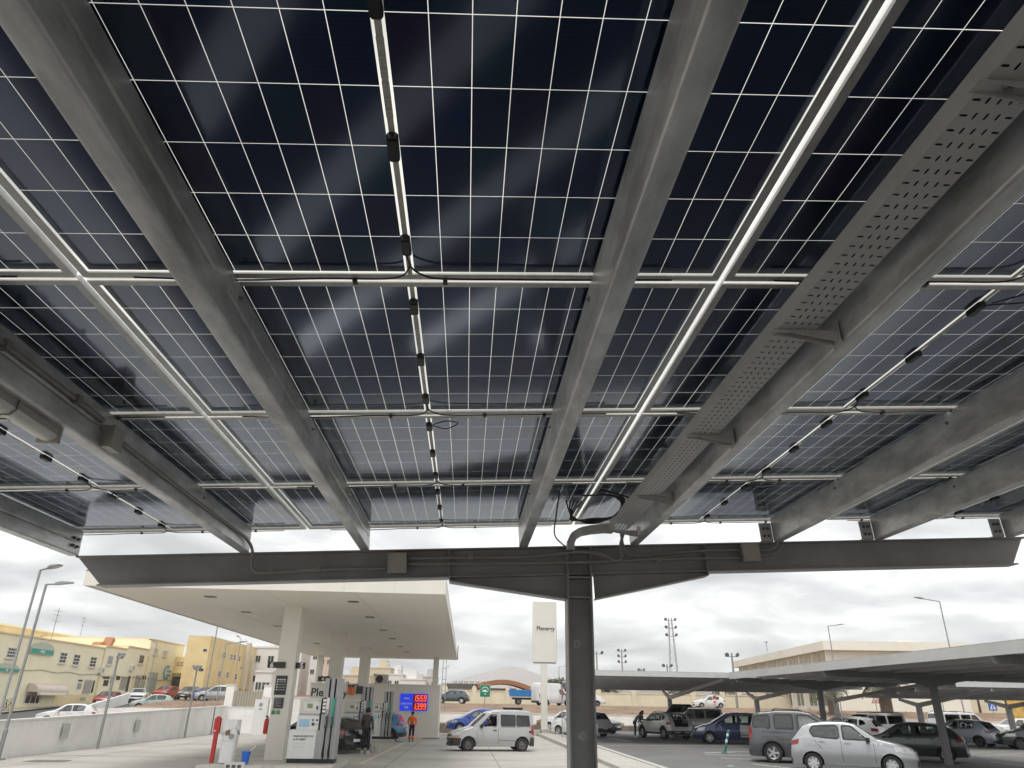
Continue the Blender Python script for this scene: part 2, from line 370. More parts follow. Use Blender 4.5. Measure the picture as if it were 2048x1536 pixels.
# carport frame: purlins, beam with haunches, column
cp = thing('solar_carport', 'galvanised and dark grey steel carport frame overhead carrying the solar panels', 'carport', (.915, BY, 0))
def cpl(p): return (p[0] - .915, p[1] - BY, p[2])
PUR_H, PUR_W = .198, .073
def purlin_mesh(side, crease=False, y0=-2.2, y1=0):
    # C section; side=+1: web on the left and flanges to the right
    w_, h = PUR_W, PUR_H; web = [(0, -h), (0, 0)]
    if crease: web = [(0, -h), (0, -h * .56), (.006, -h * .50), (0, -h * .44), (0, 0)]
    path = [(w_, -h + .018), (w_, -h)] + web + [(w_, 0), (w_, -.018)]
    path = rounded(path, .009)
    if side < 0: path = [(-a, b) for a, b in path]
    m = MB(); sheet_profile(m, path, .003 * (1 if side > 0 else -1), y0, y1); return m
PURL = [(-3.203, -1, True), (-1.845, -1, True), (-.862, -1, True), (.400, 1, False), (1.355, 1, False), (2.625, 1, False), (3.535, 1, False), (4.745, 1, False)]
for x, s, c in PURL:
    m = purlin_mesh(s, c, -3.2 - BY, 6.055 - BY)
    pu = m.build('purlin', GALV, cp, smooth=40, loc=(x - .915, 0, roofz(x) - .0035), rot=(0, TILT, 0))
    for yy in (2.2, 3.52, 4.84):   # panel clamp bolts through the web
        m = MB(); hx = -.004 if s > 0 else .004
        m.lathe([(0, hx * 4), (.006, hx * 4), (.006, hx * 2), (.011, hx * 2), (.011, 0)] , axis='X', n=6)
        m.build('bolt', BOLT, pu, loc=(0, yy - BY + .03, -.055))
    if x < -3:                       # edge purlin: bolts straight through the web
        for yy in (-.13, -.20):
            for dz in (-.14, -.08): MB().lathe([(0, .026), (.009, .026), (.009, .016), (.014, .016), (.014, .0)], axis='X', n=6).build('bolt', BOLT, pu, loc=(.003, yy, dz))
        continue
    if x < 2: continue
    # end cleat with four bolts standing on the beam
    m = MB(); m.box(-.11 if s > 0 else .0, .0 if s > 0 else .11, -.055, -.047, -.196, -.035)
    m.box(-.11 if s > 0 else .0, .0 if s > 0 else .11, -.047, .05, -.196, -.19)
    cl = m.build('cleat', GALV2, cp, loc=(x - .915, 0, roofz(x)), rot=(0, TILT, 0))
    for dx_ in (-.075, -.035):
        for dz in (-.15, -.085):
            m = MB(); m.lathe([(0, -.072), (.0085, -.072), (.0085, -.064), (.013, -.064), (.013, -.055)], axis='Y', n=6)
            m.build('bolt', BOLT, cl, loc=(dx_ if s > 0 else -dx_, 0, dz))
    # panel clamps under the frames
for yb in (BY, -1.9):
    m = MB(); fw = .07
    m.box(-4.13, 4.03, yb - BY - fw, yb - BY + fw, -.011, 0)                       # top flange
    m.prism([(-4.13, -.011), (-3.92, -.229), (3.88, -.229), (4.03, -.011)], 'Y', yb - BY - .004, yb - BY + .004)
    m.box(-3.92, 3.88, yb - BY - fw, yb - BY + fw, -.240, -.229)
    m.box(-4.12, -4.11, yb - BY - fw, yb - BY - .005, -.03, -.0115) if 0 else None
    bm_ = m.build('beam', STEEL_DK, cp, loc=(0, 0, roofz(.915) - .2035), rot=(0, TILT, 0))
    for sgn, xa in ((-1, -1.10), (1, 1.10)):
        m = MB(); xi = sgn * .118
        m.prism([(xa, -.2405), (xi, -.2405), (xi, -.43), (xa, -.262)], 'Y', yb - BY - .004, yb - BY + .004)
        L_ = [(xa, -.262), (xi, -.43), (xi, -.44), (xa, -.272)]
        m.prism(L_, 'Y', yb - BY - fw, yb - BY + fw)
        m.box(min(xa, xa - sgn * .01), max(xa, xa - sgn * .01), yb - BY - fw + .002, yb - BY + fw - .002, -.2615, -.2405)
        m.build('haunch', STEEL_DK, cp, loc=(0, 0, roofz(.915) - .2035), rot=(0, TILT, 0))
        for xx in (xa,):
            MB().box(xx - .004, xx + .004, yb - BY - fw + .004, yb - BY - .0045, -.2285, -.0115).build('stiffener', STEEL_DK, cp, loc=(0, 0, roofz(.915) - .2035), rot=(0, TILT, 0))
    m = MB(); zt = roofz(.915) - .205 - .012
    m.box(-.104, -.091, yb - BY - .1, yb - BY + .1, 0, zt - .0); m.box(.091, .104, yb - BY - .1, yb - BY + .1, 0, zt)
    m.box(-.091, .091, yb - BY - .005, yb - BY + .005, 0, zt)
    co = m.build('column', STEEL_DK, cp)
    for zz_ in (2.705, 2.865):
        MB().box(-.091, .091, yb - BY - .094, yb - BY - .0055, zz_, zz_ + .012).build('stiffener', STEEL_DK, co)
    m = MB(); m.box(-.2, .2, yb - BY - .2, yb - BY + .2, .0, .02); m.build('base_plate', STEEL_DK, co)
    if yb > 0:
        for zz_, px in ((2.35, -.02), (1.68, .005)):
            m = MB(); q = random.Random(int(zz_ * 100)); k = 14
            pts = [(px + .031 * q.uniform(.85, 1.15) * math.cos(2 * math.pi * i / k), zz_ + .036 * q.uniform(.85, 1.15) * math.sin(2 * math.pi * i / k)) for i in range(k)]
            m.prism(pts, 'Y', yb - BY - .0075, yb - BY - .0052)
            m.build('zinc_patch', mat('zinc_spray_patch', (.40, .40, .39), rough=.5, metal=.3, var=.25, scale=30), co)
            MB().lathe([(0, -.010), (.007, -.010), (.007, -.0076)], (px, yb - BY, zz_), 'Y', 8).build('bolt', BOLT, co)

SEAL = bpy.data.materials.new('translucent_seal'); SEAL.use_nodes = True
def _seal():
    N = SEAL.node_tree.nodes; L = SEAL.node_tree.links; N.clear(); a = N.new('ShaderNodeBsdfTranslucent'); a.inputs[0].default_value = (.93, .93, .91, 1); b = N.new('ShaderNodeBsdfTransparent'); b.inputs[0].default_value = (.95, .95, .93, 1); m_ = N.new('ShaderNodeMixShader'); m_.inputs[0].default_value = .55; o = N.new('ShaderNodeOutputMaterial'); L.new(a.outputs[0], m_.inputs[1]); L.new(b.outputs[0], m_.inputs[2]); L.new(m_.outputs[0], o.inputs[0])
_seal()
for ci in range(0, 4):      # seal strips in the joints between the panels
    x = GX0 + PXP * (ci - 1)
    if ci: MB().box(-.0065, .0065, -2.9, GY0 + PYP * 3, 0, .0008).build('seal_strip', SEAL, cp, loc=(x - .915, -BY, 3.3005 + SL * x), rot=(0, TILT, 0))
for ri in range(-1, 3):
    y = GY0 + PYP * (ri)
    for ci in range(-1, 3):
        x = GX0 + PXP * (ci - .5); MB().box(-1.129, 1.129, -.0085, .0085, 0, .0008).build('seal_strip', SEAL, cp, loc=(x - .915, y - BY, 3.3005 + SL * x), rot=(0, TILT, 0))
# perforated cable tray on brackets
tr = thing('cable_tray', 'long perforated grey cable tray hung on brackets along the right purlin', 'cable tray', (1.12, 0, 3.2))
TX, TZ = 1.120, 3.2
m = MB(); wd = .142; pit = .0485; y0, y1 = -.6, 5.75; ny = int((y1 - y0) / pit); nx = 5; cwx = wd / nx
for j in range(ny):
    for i in range(nx):
        xa, xb = i * cwx, (i + 1) * cwx; ya, yb = y0 + j * pit, y0 + (j + 1) * pit; xc, yc = (xa + xb) / 2, (ya + yb) / 2
        a, b = (.0095, .0036) if i in (0, 4) else (.0030, .0105)
        hole = [(xc + a * u, yc + b * v) for u, v in ((-1, -.55), (-.6, -1), (.6, -1), (1, -.55), (1, .55), (.6, 1), (-.6, 1), (-1, .55))]
        outer = [(xa, ya + (yb - ya) * .3), (xa + (xb - xa) * .3, ya), (xb - (xb - xa) * .3, ya), (xb, ya + (yb - ya) * .3), (xb, yb - (yb - ya) * .3), (xb - (xb - xa) * .3, yb), (xa + (xb - xa) * .3, yb), (xa, yb - (yb - ya) * .3)]
        vs = [(p[0], p[1], 0) for p in outer] + [(p[0], p[1], 0) for p in hole] + [(xa, ya, 0), (xb, ya, 0), (xb, yb, 0), (xa, yb, 0)]
        fs = [(k, 8 + k, 8 + (k + 1) % 8, (k + 1) % 8) for k in range(8)] + [(16, 0, 1), (17, 2, 3), (18, 4, 5), (19, 6, 7)]
        m.add(vs, fs)
TRAYM = mat('tray_zinc', (.52, .515, .50), rough=.5, metal=.15, var=.05, scale=5)
m.build('perforated_base', TRAYM, tr, loc=(0, 0, 0))
ye = y0 + ny * pit
for x0, x1 in ((-.0015, 0), (wd, wd + .0015)):
    m = MB(); m.box(x0, x1, y0, ye, 0, .06); m.box(x0 if x0 < 0 else x0 - .008, x1 + (.008 if x0 < 0 else 0), y0, ye, .06, .0615); m.build('side_wall', TRAYM, tr)
MB().box(.0, wd, y0, ye, .0605, .062).build('lid', TRAYM, tr)
for k in range(6):
    q = random.Random(k); m = MB(); m.tube([(.014 + k * .0228 + q.uniform(-.003, .003), y0 + .05 + j * .33, .0135 + q.uniform(0, .004)) for j in range(19)], .0115, 6); m.build('cable', BLACKP, tr)  # black cables added inside the tray so its slots stay dark from below
for ys in (2.92, 3.95): MB().box(-.003, -.0016, ys - .03, ys + .03, .002, .058).build('joint_plate', TRAYM, tr)
for ys in (1.13, 2.30, 3.45, 4.66, 5.70):
    m = MB(); m.box(-.02, .229, ys - .02, ys + .02, -.0035, -.001)
    for sy in (-.02, .017): m.prism([(-.02, -.0035), (.229, -.0035), (.229, -.042), (.20, -.042)], 'Y', ys + sy, ys + sy + .003)
    m.box(.226, .2295, ys - .028, ys + .028, -.062, .035)
    br = m.build('bracket', TRAYM, tr)
    MB().lathe([(0, -.012), (.009, -.012), (.009, -.0035)], (.06, ys, 0), 'Z', 6).build('bolt', BOLT, br)
    MB().lathe([(0, .216), (.008, .216), (.008, .226)], (0, ys, -.02), 'X', 6).build('bolt', BOLT, br)
# curved elbow of the tray dropping behind the column head
m = MB()
elb = [Vector((1.17, 5.80, 3.23)), Vector((1.10, 5.86, 3.245)), Vector((1.0, 5.92, 3.245)), Vector((.92, 5.96, 3.235)), Vector((.86, 5.985, 3.20)), Vector((.835, 5.99, 3.14)), Vector((.835, 5.99, 3.08))]
for a, b in zip(elb[:-1], elb[1:]):
    d_ = (b - a).normalized(); sd = Vector((0, 1, 0)); up_ = d_.cross(sd).normalized()
    vs = []
    for p in (a, b): vs += [p + sd * .04 + up_ * .03, p - sd * .06 + up_ * .03, p - sd * .06 - up_ * .03, p + sd * .04 - up_ * .03]
    m.add(vs, [(0, 1, 5, 4), (1, 2, 6, 5), (2, 3, 7, 6), (3, 0, 4, 7)])
eo = m.build('elbow', TRAYM, tr, loc=(-1.12, 0, -3.2))

# strip lamp and conduit along the left purlin
LAMP = mat('lamp_diffuser', (.82, .80, .74), rough=.35, var=.05)
for (ya, yb, px_, zl, lab) in ((1.75, 3.16, -1.925, 2.972, 'long pale strip lamp hung under the left purlin'), (3.6, 4.6, 4.82, 3.245, 'short strip lamp under the purlin at the right edge')):
    t = thing('strip_lamp', lab, 'lamp', (px_, (ya + yb) / 2, zl))
    h = (yb - ya) / 2; m = MB()
    prof = [(.043 * math.cos(a), .030 * math.sin(a)) for a in [R(180 + 180 * k / 10) for k in range(11)]]
    m.prism(prof, 'Y', -h + .02, h - .02); m.build('diffuser', LAMP, t, smooth=50)
    m = MB(); m.box(-.044, .044, -h, h, .001, .03); m.build('housing', PVCW, t)
    for s in (-1, 1):
        m = MB(); m.box(-.047, .047, s * h - .02 if s > 0 else s * h - .001, s * h + .001 if s > 0 else s * h + .02, -.035, .0315); m.build('end_cap', PVCW, t)
    for q in (-.5, .5):
        m = MB(); m.tube([(-.049, q * h, .033), (-.049, q * h, -.008), (-.026, q * h, -.032), (.026, q * h, -.032), (.049, q * h, -.008), (.049, q * h, .033)], .003, 5); m.build('clip', BOLT, t)
def conduit(name, lab, pts, r=.012, clips=()):
    P = cable_mesh(pts); c = P[0]
    t = thing(name, lab, 'conduit', c)
    m = MB(); m.tube([p - c for p in P], r, 8); m.build('pipe', PVC, t, smooth=True)
    for p in clips:
        m = MB(); p = Vector(p) - c; m.box(p.x - .02, p.x + .02, p.y - .016, p.y + .016, p.z - .02, p.z + .02); m.build('clip', PVC, t)
    return t
xw = -1.825
conduit('conduit', 'grey conduit running along the web of the left purlin above the strip lamp', [(xw, 1.2, 3.135), (xw, 2.2, 3.13), (xw, 3.2, 3.135), (xw, 3.36, 3.13)], .013, [(xw, 2.55, 3.13), (xw, 3.1, 3.135)])
conduit('conduit', 'grey conduit from the small box on the left purlin down to the cross beam', [(xw, 3.55, 3.10), (xw, 4.3, 3.09), (xw, 5.3, 3.09), (xw + .01, 5.85, 3.08), (xw + .03, 6.0, 3.02), (xw + .035, 6.02, 2.93), (xw + .06, 6.03, 2.86), (xw + .16, 6.04, 2.845), (-1.1, 6.045, 2.888), (-.69, 6.045, 2.905)], .0125, [(-1.63, 6.045, 2.852), (-1.25, 6.045, 2.88)])
def jbox(lab, c, sx, sy, sz, ry=0.0):
    t = thing('junction_box', lab, 'junction box', c, rot=(0, ry, 0)); m = MB()
    m.box(-sx, sx, -sy, sy, -sz, sz); o = m.build('box', PVCW, t)
    m = MB(); m.box(-sx - .003, sx + .003, -sy - .012, -sy - .0005, -sz - .003, sz + .003); m.build('lid', PVCW, t)
    for a in (-1, 1):
        for b in (-1, 1): MB().lathe([(0, -sy - .015), (.005, -sy - .015), (.005, -sy - .0125)], (a * (sx - .012), 0, b * (sz - .012)), 'Y', 8).build('screw', PVC, t)
    return t
jbox('pale junction box on the left half of the cross beam', (-.605, 6.045, 2.947), .074, .03, .078, TILT)
jbox('pale junction box on the right half of the cross beam', (2.40, 6.045, 3.115), .07, .03, .073, TILT)
t = thing('junction_box', 'small pale box on the side of the left purlin by the strip lamp', 'junction box', (-1.81, 3.46, 3.07))
MB().box(-.033, .02, -.055, .055, -.055, .055).build('box', PVCW, t); MB().box(.0205, .03, -.058, .058, -.058, .058).build('lid', PVCW, t)
conduit('conduit', 'upper grey pipe along the left half of the beam rising to the tray', [(-.53, 6.045, 2.99), (0, 6.045, 3.012), (.5, 6.03, 3.03), (.9, 6.0, 3.075), (1.1, 6.0, 3.06), (1.22, 6.0, 3.015), (1.275, 6.0, 3.05), (1.262, 5.98, 3.14), (1.255, 5.78, 3.205)], .0125, [(0, 6.045, 3.012)])
conduit('conduit', 'lower grey pipe running across the column between the two beam boxes', [(-.53, 6.045, 2.945), (.1, 6.045, 2.965), (.75, 6.01, 2.985), (1.1, 6.005, 3.0), (1.5, 6.03, 3.035), (2.0, 6.045, 3.06), (2.33, 6.045, 3.075)], .0115, [(1.6, 6.04, 3.038)])
conduit('conduit', 'grey pipe falling from the tray end to the right beam box', [(1.228, 5.78, 3.205), (1.285, 5.98, 3.14), (1.33, 6.0, 3.08), (1.42, 6.02, 3.065), (1.6, 6.045, 3.085), (2.0, 6.045, 3.125), (2.33, 6.045, 3.14)], .011)
conduit('conduit', 'short curved pipes from the right beam box up to a purlin', [(2.475, 6.045, 3.10), (2.58, 6.045, 3.11), (2.66, 6.04, 3.15), (2.69, 6.0, 3.215)], .01)
conduit('conduit', 'second short curved pipe beside the right beam box', [(2.475, 6.045, 3.145), (2.57, 6.04, 3.15), (2.63, 6.03, 3.18), (2.65, 6.0, 3.225)], .01)
# loose leads gathered between the middle and right panels
bd = thing('cable_bundle', 'coil of black cables hanging between the middle purlin and the tray', 'cables', (0, 0, 0))
for k in range(5):
    a0 = .03 * k; m = MB()
    m.tube(cable_mesh([(.70 + a0, 5.2, 3.30), (.78, 5.45 + a0, 3.245), (.95, 5.6, 3.225 + .01 * k), (1.1, 5.45, 3.25), (1.12, 5.2 - a0, 3.285), (1.0, 5.02, 3.30), (.8, 5.05, 3.30)]), .006, 6); m.build('cable', BLACKP, bd)
m = MB(); m.tube(cable_mesh([(.62, 4.95, 3.30), (.66, 5.5, 3.26), (.70, 5.95, 3.20), (.80, 6.02, 3.12)]), .006, 6); m.build('cable', BLACKP, bd)
m = MB(); m.tube(cable_mesh([(.9, 4.86, 3.292), (1.0, 4.9, 3.285), (1.12, 4.95, 3.27)]), .006, 6); m.build('cable', BLACKP, bd)
# ---------------------------------------------------------------- ground
def zleft(y): return -.25 + .045 * max(0, min(y, 112) - 56)
def terrain_z(x, y):
    mid = .95 + .8 * sstep(71, 84, y) + .15 * sstep(104, 116, y) if y > 70.6 else -.75
    lf = zleft(y) - .02 if y > 50 else -.6
    mound = 1.02 + .62 * sstep(66, 80, y) if y > 66.2 else lf
    k = sstep(-31.5, -29, x) * (1 - sstep(-18, -15, x))
    lf2 = max(lf, lf * (1 - k) + mound * k)
    a = sstep(-19, -14, x)
    z = lf2 * (1 - a) + mid * a
    if y > 118: z += (y - 118) * .012 if y < 500 else 4.6
    return z
EARTH = mat('brown_earth', (.235, .16, .108), rough=.95, var=.25, scale=.5, bump=.6, bscale=6, dirt=(.27, .20, .13), dirt_amt=.7, dirt_scale=.25)
xs = [-900, -400, -200, -120, -80, -60, -50, -45, -42, -38, -34, -32, -31, -30, -29, -27, -24, -21, -19, -18, -17, -16, -15, -14, -10, -5, 0, 6, 12, 18, 24, 30, 40, 50, 60, 75, 95, 130, 200, 400, 900]
ys = [-120, -40, 0, 20, 40, 50, 55, 58, 60, 62, 64, 66, 66.3, 68, 70.5, 70.7, 72, 74, 76, 78, 80, 82, 84, 88, 94, 100, 106, 110, 114, 118, 130, 160, 220, 320, 500, 900, 1600, 3000]
m = MB(); nx_, ny_ = len(xs), len(ys)
m.add([(x, y, terrain_z(x, y)) for y in ys for x in xs], [(j * nx_ + i, j * nx_ + i + 1, (j + 1) * nx_ + i + 1, (j + 1) * nx_ + i) for j in range(ny_ - 1) for i in range(nx_ - 1)])
m.build('ground', EARTH, smooth=True, kind='structure')
FORE = mat('forecourt_concrete', (.43, .415, .385), rough=.8, var=.10, scale=.35, bump=.15, bscale=14, dirt=(.25, .24, .225), dirt_amt=.75, dirt_scale=.38, stretch=(.6, 1.3, 1), spots=((.14, .135, .13), 1.3, .66, .55))
m = MB()
m.grid(lambda u, v: (-17.6 + u * 22.7, 11.2 + v * 52.2, ground(-17.6 + u * 22.7, 11.2 + v * 52.2)), 12, 50); m.build('forecourt', FORE, smooth=True, kind='structure')
ASPH = mat('asphalt', (.145, .145, .146), rough=.85, var=.16, scale=.4, bump=.35, bscale=60, dirt=(.13, .125, .12), dirt_amt=.5, dirt_scale=.3)
m = MB(); m.add([(6.6, -25, 0), (70, -25, 0), (70, 69.9, 0), (6.6, 69.9, 0)], [(0, 1, 2, 3)]); m.build('parking_lot', ASPH, kind='structure')
m = MB(); m.add([(5.1, 52, 0.0), (6.6, 52, 0), (6.6, 63.4, -.02), (5.1, 63.4, -.02)], [(0, 1, 2, 3)]); m.build('access_road', FORE, kind='structure')
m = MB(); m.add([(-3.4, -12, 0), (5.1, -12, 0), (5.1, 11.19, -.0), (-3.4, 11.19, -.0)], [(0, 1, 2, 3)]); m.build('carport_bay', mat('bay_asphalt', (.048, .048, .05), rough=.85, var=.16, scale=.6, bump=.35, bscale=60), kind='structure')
m = MB(); m.add([(-17.6, -25, 0), (-3.41, -25, 0), (-3.41, 11.19, 0), (-17.6, 11.19, 0)], [(0, 1, 2, 3)]); m.add([(-3.4, -25, 0), (5.1, -25, 0), (5.1, -12.01, 0), (-3.4, -12.01, 0)], [(0, 1, 2, 3)]); m.build('forecourt_apron', FORE, kind='structure')
# white diagonal hatching on the bay floor under the carport
m = MB(); HW_ = .20
for k in range(-2, 5):
    off = 2.62 + 1.36 * k
    # line: .78 x + .63 y = off, kept between the bay edges
    pts = []
    for yy in (2.6, 9.2):
        pts.append(((off - .63 * yy) / .78, yy))
    (xa, ya), (xb, yb) = pts
    def clipx(x, y, x2, y2, lim, hi):
        if (x > lim) == hi: f = (lim - x) / (x2 - x); return lim, y + (y2 - y) * f
        return x, y
    xa, ya = clipx(xa, ya, xb, yb, 1.9, True); xb, yb = clipx(xb, yb, xa, ya, -2.6, False)
    if yb - ya < .3: continue
    d = Vector((xb - xa, yb - ya)).normalized() ; n2 = Vector((-d.y, d.x)) * HW_
    m.add([(xa - n2.x, ya - n2.y, .005), (xb - n2.x, yb - n2.y, .005), (xb + n2.x, yb + n2.y, .005), (xa + n2.x, ya + n2.y, .005)], [(0, 3, 2, 1)])
for xx in (-2.75, 2.05, 4.4): m.add([(xx - .06, 2.4, .0045), (xx + .06, 2.4, .0045), (xx + .06, 9.4, .0045), (xx - .06, 9.4, .0045)], [(0, 1, 2, 3)])
m.build('hatched_markings', mat('white_road_paint', (.82, .82, .81), rough=.7, var=.06, scale=4), kind='structure')
# walkway slabs between forecourt and car park
wk = thing('walkway', 'pale concrete walkway strip between the forecourt and the asphalt car park', 'walkway', (5.8, 20, 0))
q = random.Random(3)
for k in range(34):
    y0_, y1_ = -14 + k * 2.0, -14 + (k + 1) * 2.0 - .012
    if 1:
        m = MB(); m.box(-.72, .55, y0_ - 20, y1_ - 20, -.35, .072 + q.uniform(-.004, .004)); m.build('slab', KERBM, wk)
        m = MB(); m.box(.562, .80, y0_ - 20, y1_ - 20, -.1, .10 + q.uniform(-.004, .004)); m.build('kerb_stone', KERBM, wk)
# joints and painted lines
LINE = mat('road_paint', (.66, .65, .61), rough=.7, var=.12, scale=4, dirt=(.3, .29, .27), dirt_amt=.6, dirt_scale=2.5)
YLINE = mat('pale_road_paint', (.62, .58, .46), rough=.7, var=.12, scale=4, dirt=(.38, .36, .32), dirt_amt=.6, dirt_scale=2)
JOINT = mat('concrete_joint', (.17, .16, .145), rough=.9, var=.2)
def strip(mb, a, b, wd, dz=.006, gz=True, n=1):
    a, b = Vector((a[0], a[1], 0)), Vector((b[0], b[1], 0)); d_ = (b - a).normalized(); s_ = Vector((-d_.y, d_.x, 0)) * wd / 2
    for i in range(n):
        p, q_ = a + (b - a) * (i / n), a + (b - a) * ((i + 1) / n); vs = []
        for c in (p - s_, q_ - s_, q_ + s_, p + s_):
            vs.append((c.x, c.y, (ground(c.x, c.y) if gz else 0) + dz))
        mb.add(vs, [(0, 1, 2, 3)])
m = MB()
for yy in (15, 21.5, 30.5, 40.5, 50.5): strip(m, (-16, yy), (4.9, yy), .025, .004, n=12)
for xx in (-14, -2.6, 1.3): strip(m, (xx, 11.3), (xx, 52), .03, .004, n=30)
m.build('expansion_joints', JOINT, kind='structure')
m = MB()
A, B = onG(721, 1528), onG(812, 1484); strip(m, A, B, .16, .009, n=12)
for px0, py0, px1, py1 in ((1000, 1492, 1112, 1492),):
    strip(m, onG(px0, py0), onG(px1, py1), .12, .009, n=4)
strip(m, (-16, 31.2), (-9.5, 31.2), .12, .009, n=4)
m.build('forecourt_markings', YLINE, kind='structure')
m = MB()
def zline(px0, py0, px1, py1, wd=.12): strip(m, onZ(px0, py0, 0), onZ(px1, py1, 0), wd, .005, False)
zline(1192, 1491, 1720, 1493); zline(1185, 1482, 1560, 1484, .1); zline(1205, 1473, 1262, 1483); zline(1300, 1476, 1400, 1486, .1)
zline(1442, 1516, 1530, 1520); zline(1505, 1528, 1590, 1538); zline(1408, 1506, 1470, 1504, .18); zline(1410, 1509, 1530, 1512, .14); zline(1470, 1503, 1540, 1504, .14); zline(1455, 1532, 1467, 1532, .2)
zline(1830, 1519, 1945, 1530); zline(1935, 1512, 1980, 1513, .1); zline(1880, 1512, 1975, 1516, .1); zline(1982, 1524, 2060, 1533)
for k in range(7):
    yy = 1494 + k * 2.6; zline(1895 + k * 6, yy, 2080, yy + 4, .22)
for k in range(5):
    X_ = 9.5 + 2.6 * k; strip(m, (X_, 45.5), (X_ - .6, 50.5), .1, .0055, False)
m.build('parking_markings', LINE, kind='structure')

# ---------------------------------------------------------------- walls on the left
PLASTER = mat('white_plaster', (.87, .87, .85), rough=.8, var=.04, scale=2, bump=.1, dirt=(.55, .53, .49), dirt_amt=.45, dirt_scale=.6)
wl = thing('boundary_wall', 'long low white wall along the left side of the forecourt', 'wall', (-16.8, 40, 0))
pts = [(-15.7, 12), (-16.0, 22), (-16.15, 29.4), (-16.6, 42), (-17.05, 55.0), (-17.2, 57.5)]
for (a, b) in zip(pts[:-1], pts[1:]):
    m = MB(); za, zb = ground(*a), ground(*b); t0, t1 = 1.03 + .012 * (a[1] - 29), 1.03 + .012 * (b[1] - 29)
    m.add([(a[0] + 16.8, a[1] - 40, za - .4), (b[0] + 16.8, b[1] - 40, zb - .4), (b[0] + 16.8, b[1] - 40, t1), (a[0] + 16.8, a[1] - 40, t0),
           (a[0] + 16.6, a[1] - 40, za - .4), (b[0] + 16.6, b[1] - 40, zb - .4), (b[0] + 16.6, b[1] - 40, t1), (a[0] + 16.6, a[1] - 40, t0)],
          [(0, 3, 2, 1), (4, 5, 6, 7), (0, 4, 7, 3), (1, 2, 6, 5), (3, 7, 6, 2), (0, 1, 5, 4)])
    m.build('wall_section', PLASTER, wl)
    m = MB(); m.add([(a[0] + 16.56, a[1] - 40, t0 + .001), (b[0] + 16.56, b[1] - 40, t1 + .001), (b[0] + 16.84, b[1] - 40, t1 + .001), (a[0] + 16.84, a[1] - 40, t0 + .001),
          (a[0] + 16.56, a[1] - 40, t0 + .06), (b[0] + 16.56, b[1] - 40, t1 + .06), (b[0] + 16.84, b[1] - 40, t1 + .06), (a[0] + 16.84, a[1] - 40, t0 + .06)],
          [(0, 3, 2, 1), (4, 5, 6, 7), (0, 1, 5, 4), (1, 2, 6, 5), (2, 3, 7, 6), (3, 0, 4, 7)]); m.build('coping', WHITE, wl)
GREYD = mat('grey_metal_door', (.50, .50, .49), rough=.5, var=.06)
for px, py, wy in ((127, 1462, .55), (282, 1452, .5)):
    p = onX(px, py, -16.3); MB().box(.5 - .02 + (-16.3 - p.x), .53, p.y - 40 - wy / 2, p.y - 40 + wy / 2, p.z - .26, p.z + .26).build('meter_hatch', GREYD, wl) if 0 else None
    yy = p.y - 40; xw_ = [-15.7 + (-17.2 + 15.7) * ((p.y - 12) / 45.5)][0]
    MB().box(xw_ + 16.985, xw_ + 17.01, yy - wy / 2, yy + wy / 2, p.z - .27, p.z + .27).build('meter_hatch', GREYD, wl)
t = thing('side_wall', 'short white wall closing the far end of the boundary wall', 'wall', (-16.3, 57.6, -.3)); MB().box(-.9, 1.1, 0, .2, -.3, 1.62).build('wall_section', PLASTER, t); MB().box(-.93, 1.13, -.03, .23, 1.621, 1.68).build('coping', WHITE, t)
t = thing('back_wall', 'white wall behind the pumps at the back of the forecourt', 'wall', (-13, 58.4, -.3)); MB().box(-2.0, 2.6, 0, .2, -.3, 2.3).build('wall_section', PLASTER, t); MB().box(-2.0, 2.6, -.03, .23, 2.301, 2.37).build('coping', WHITE, t)
t = thing('gate', 'beige corrugated sheet gate between white pillars behind the wall', 'gate', (-16.7, 61, 0))
GATEM = mat('beige_sheet', (.42, .39, .32), rough=.5, var=.08)
for k in range(11):
    m = MB(); m.prism([(-1.05 + k * .2, -.0), (-1.05 + k * .2 + .03, -.05), (-1.05 + k * .2 + .13, -.05), (-1.05 + k * .2 + .16, 0), (-1.05 + k * .2 + .192, 0), (-1.05 + k * .2 + .192, .02), (-1.05 + k * .2, .02)], 'Z', .1, 2.45); m.build('sheet_rib', GATEM, t)
MB().box(-1.08, 1.18, .021, .06, 2.3, 2.4).build('rail', GREYD, t); MB().box(-1.08, 1.18, .021, .06, .4, .5).build('rail', GREYD, t)
for x, l in ((-18.1, 'white pillar left of the beige gate'), (-15.25, 'white pillar right of the beige gate')):
    t = thing('gate_pillar', l, 'pillar', (x, 61, 0)); MB().box(-.3, .3, -.25, .25, -.2, 2.85).build('shaft', PLASTER, t); MB().box(-.34, .34, -.29, .29, 2.851, 2.92).build('cap', WHITE, t)
t = thing('service_cabinet', 'tall white cabinet with a small round logo behind the black car', 'cabinet', (-14.05, 54.8, -.3)); MB().box(-.45, .45, 0, .5, -.1, 2.2).build('body', WHITE, t)
m = MB(); m.lathe([(.0, -.012), (.10, -.012), (.13, -.006), (.13, 0)], (-.02, -.001, 1.85), 'Y', 20); m.build('logo', mat('grey_print', (.3, .3, .3)), t); MB().box(-.12, .1, -.006, -.001, 1.52, 1.62).build('plate', mat('grey_print'), t)
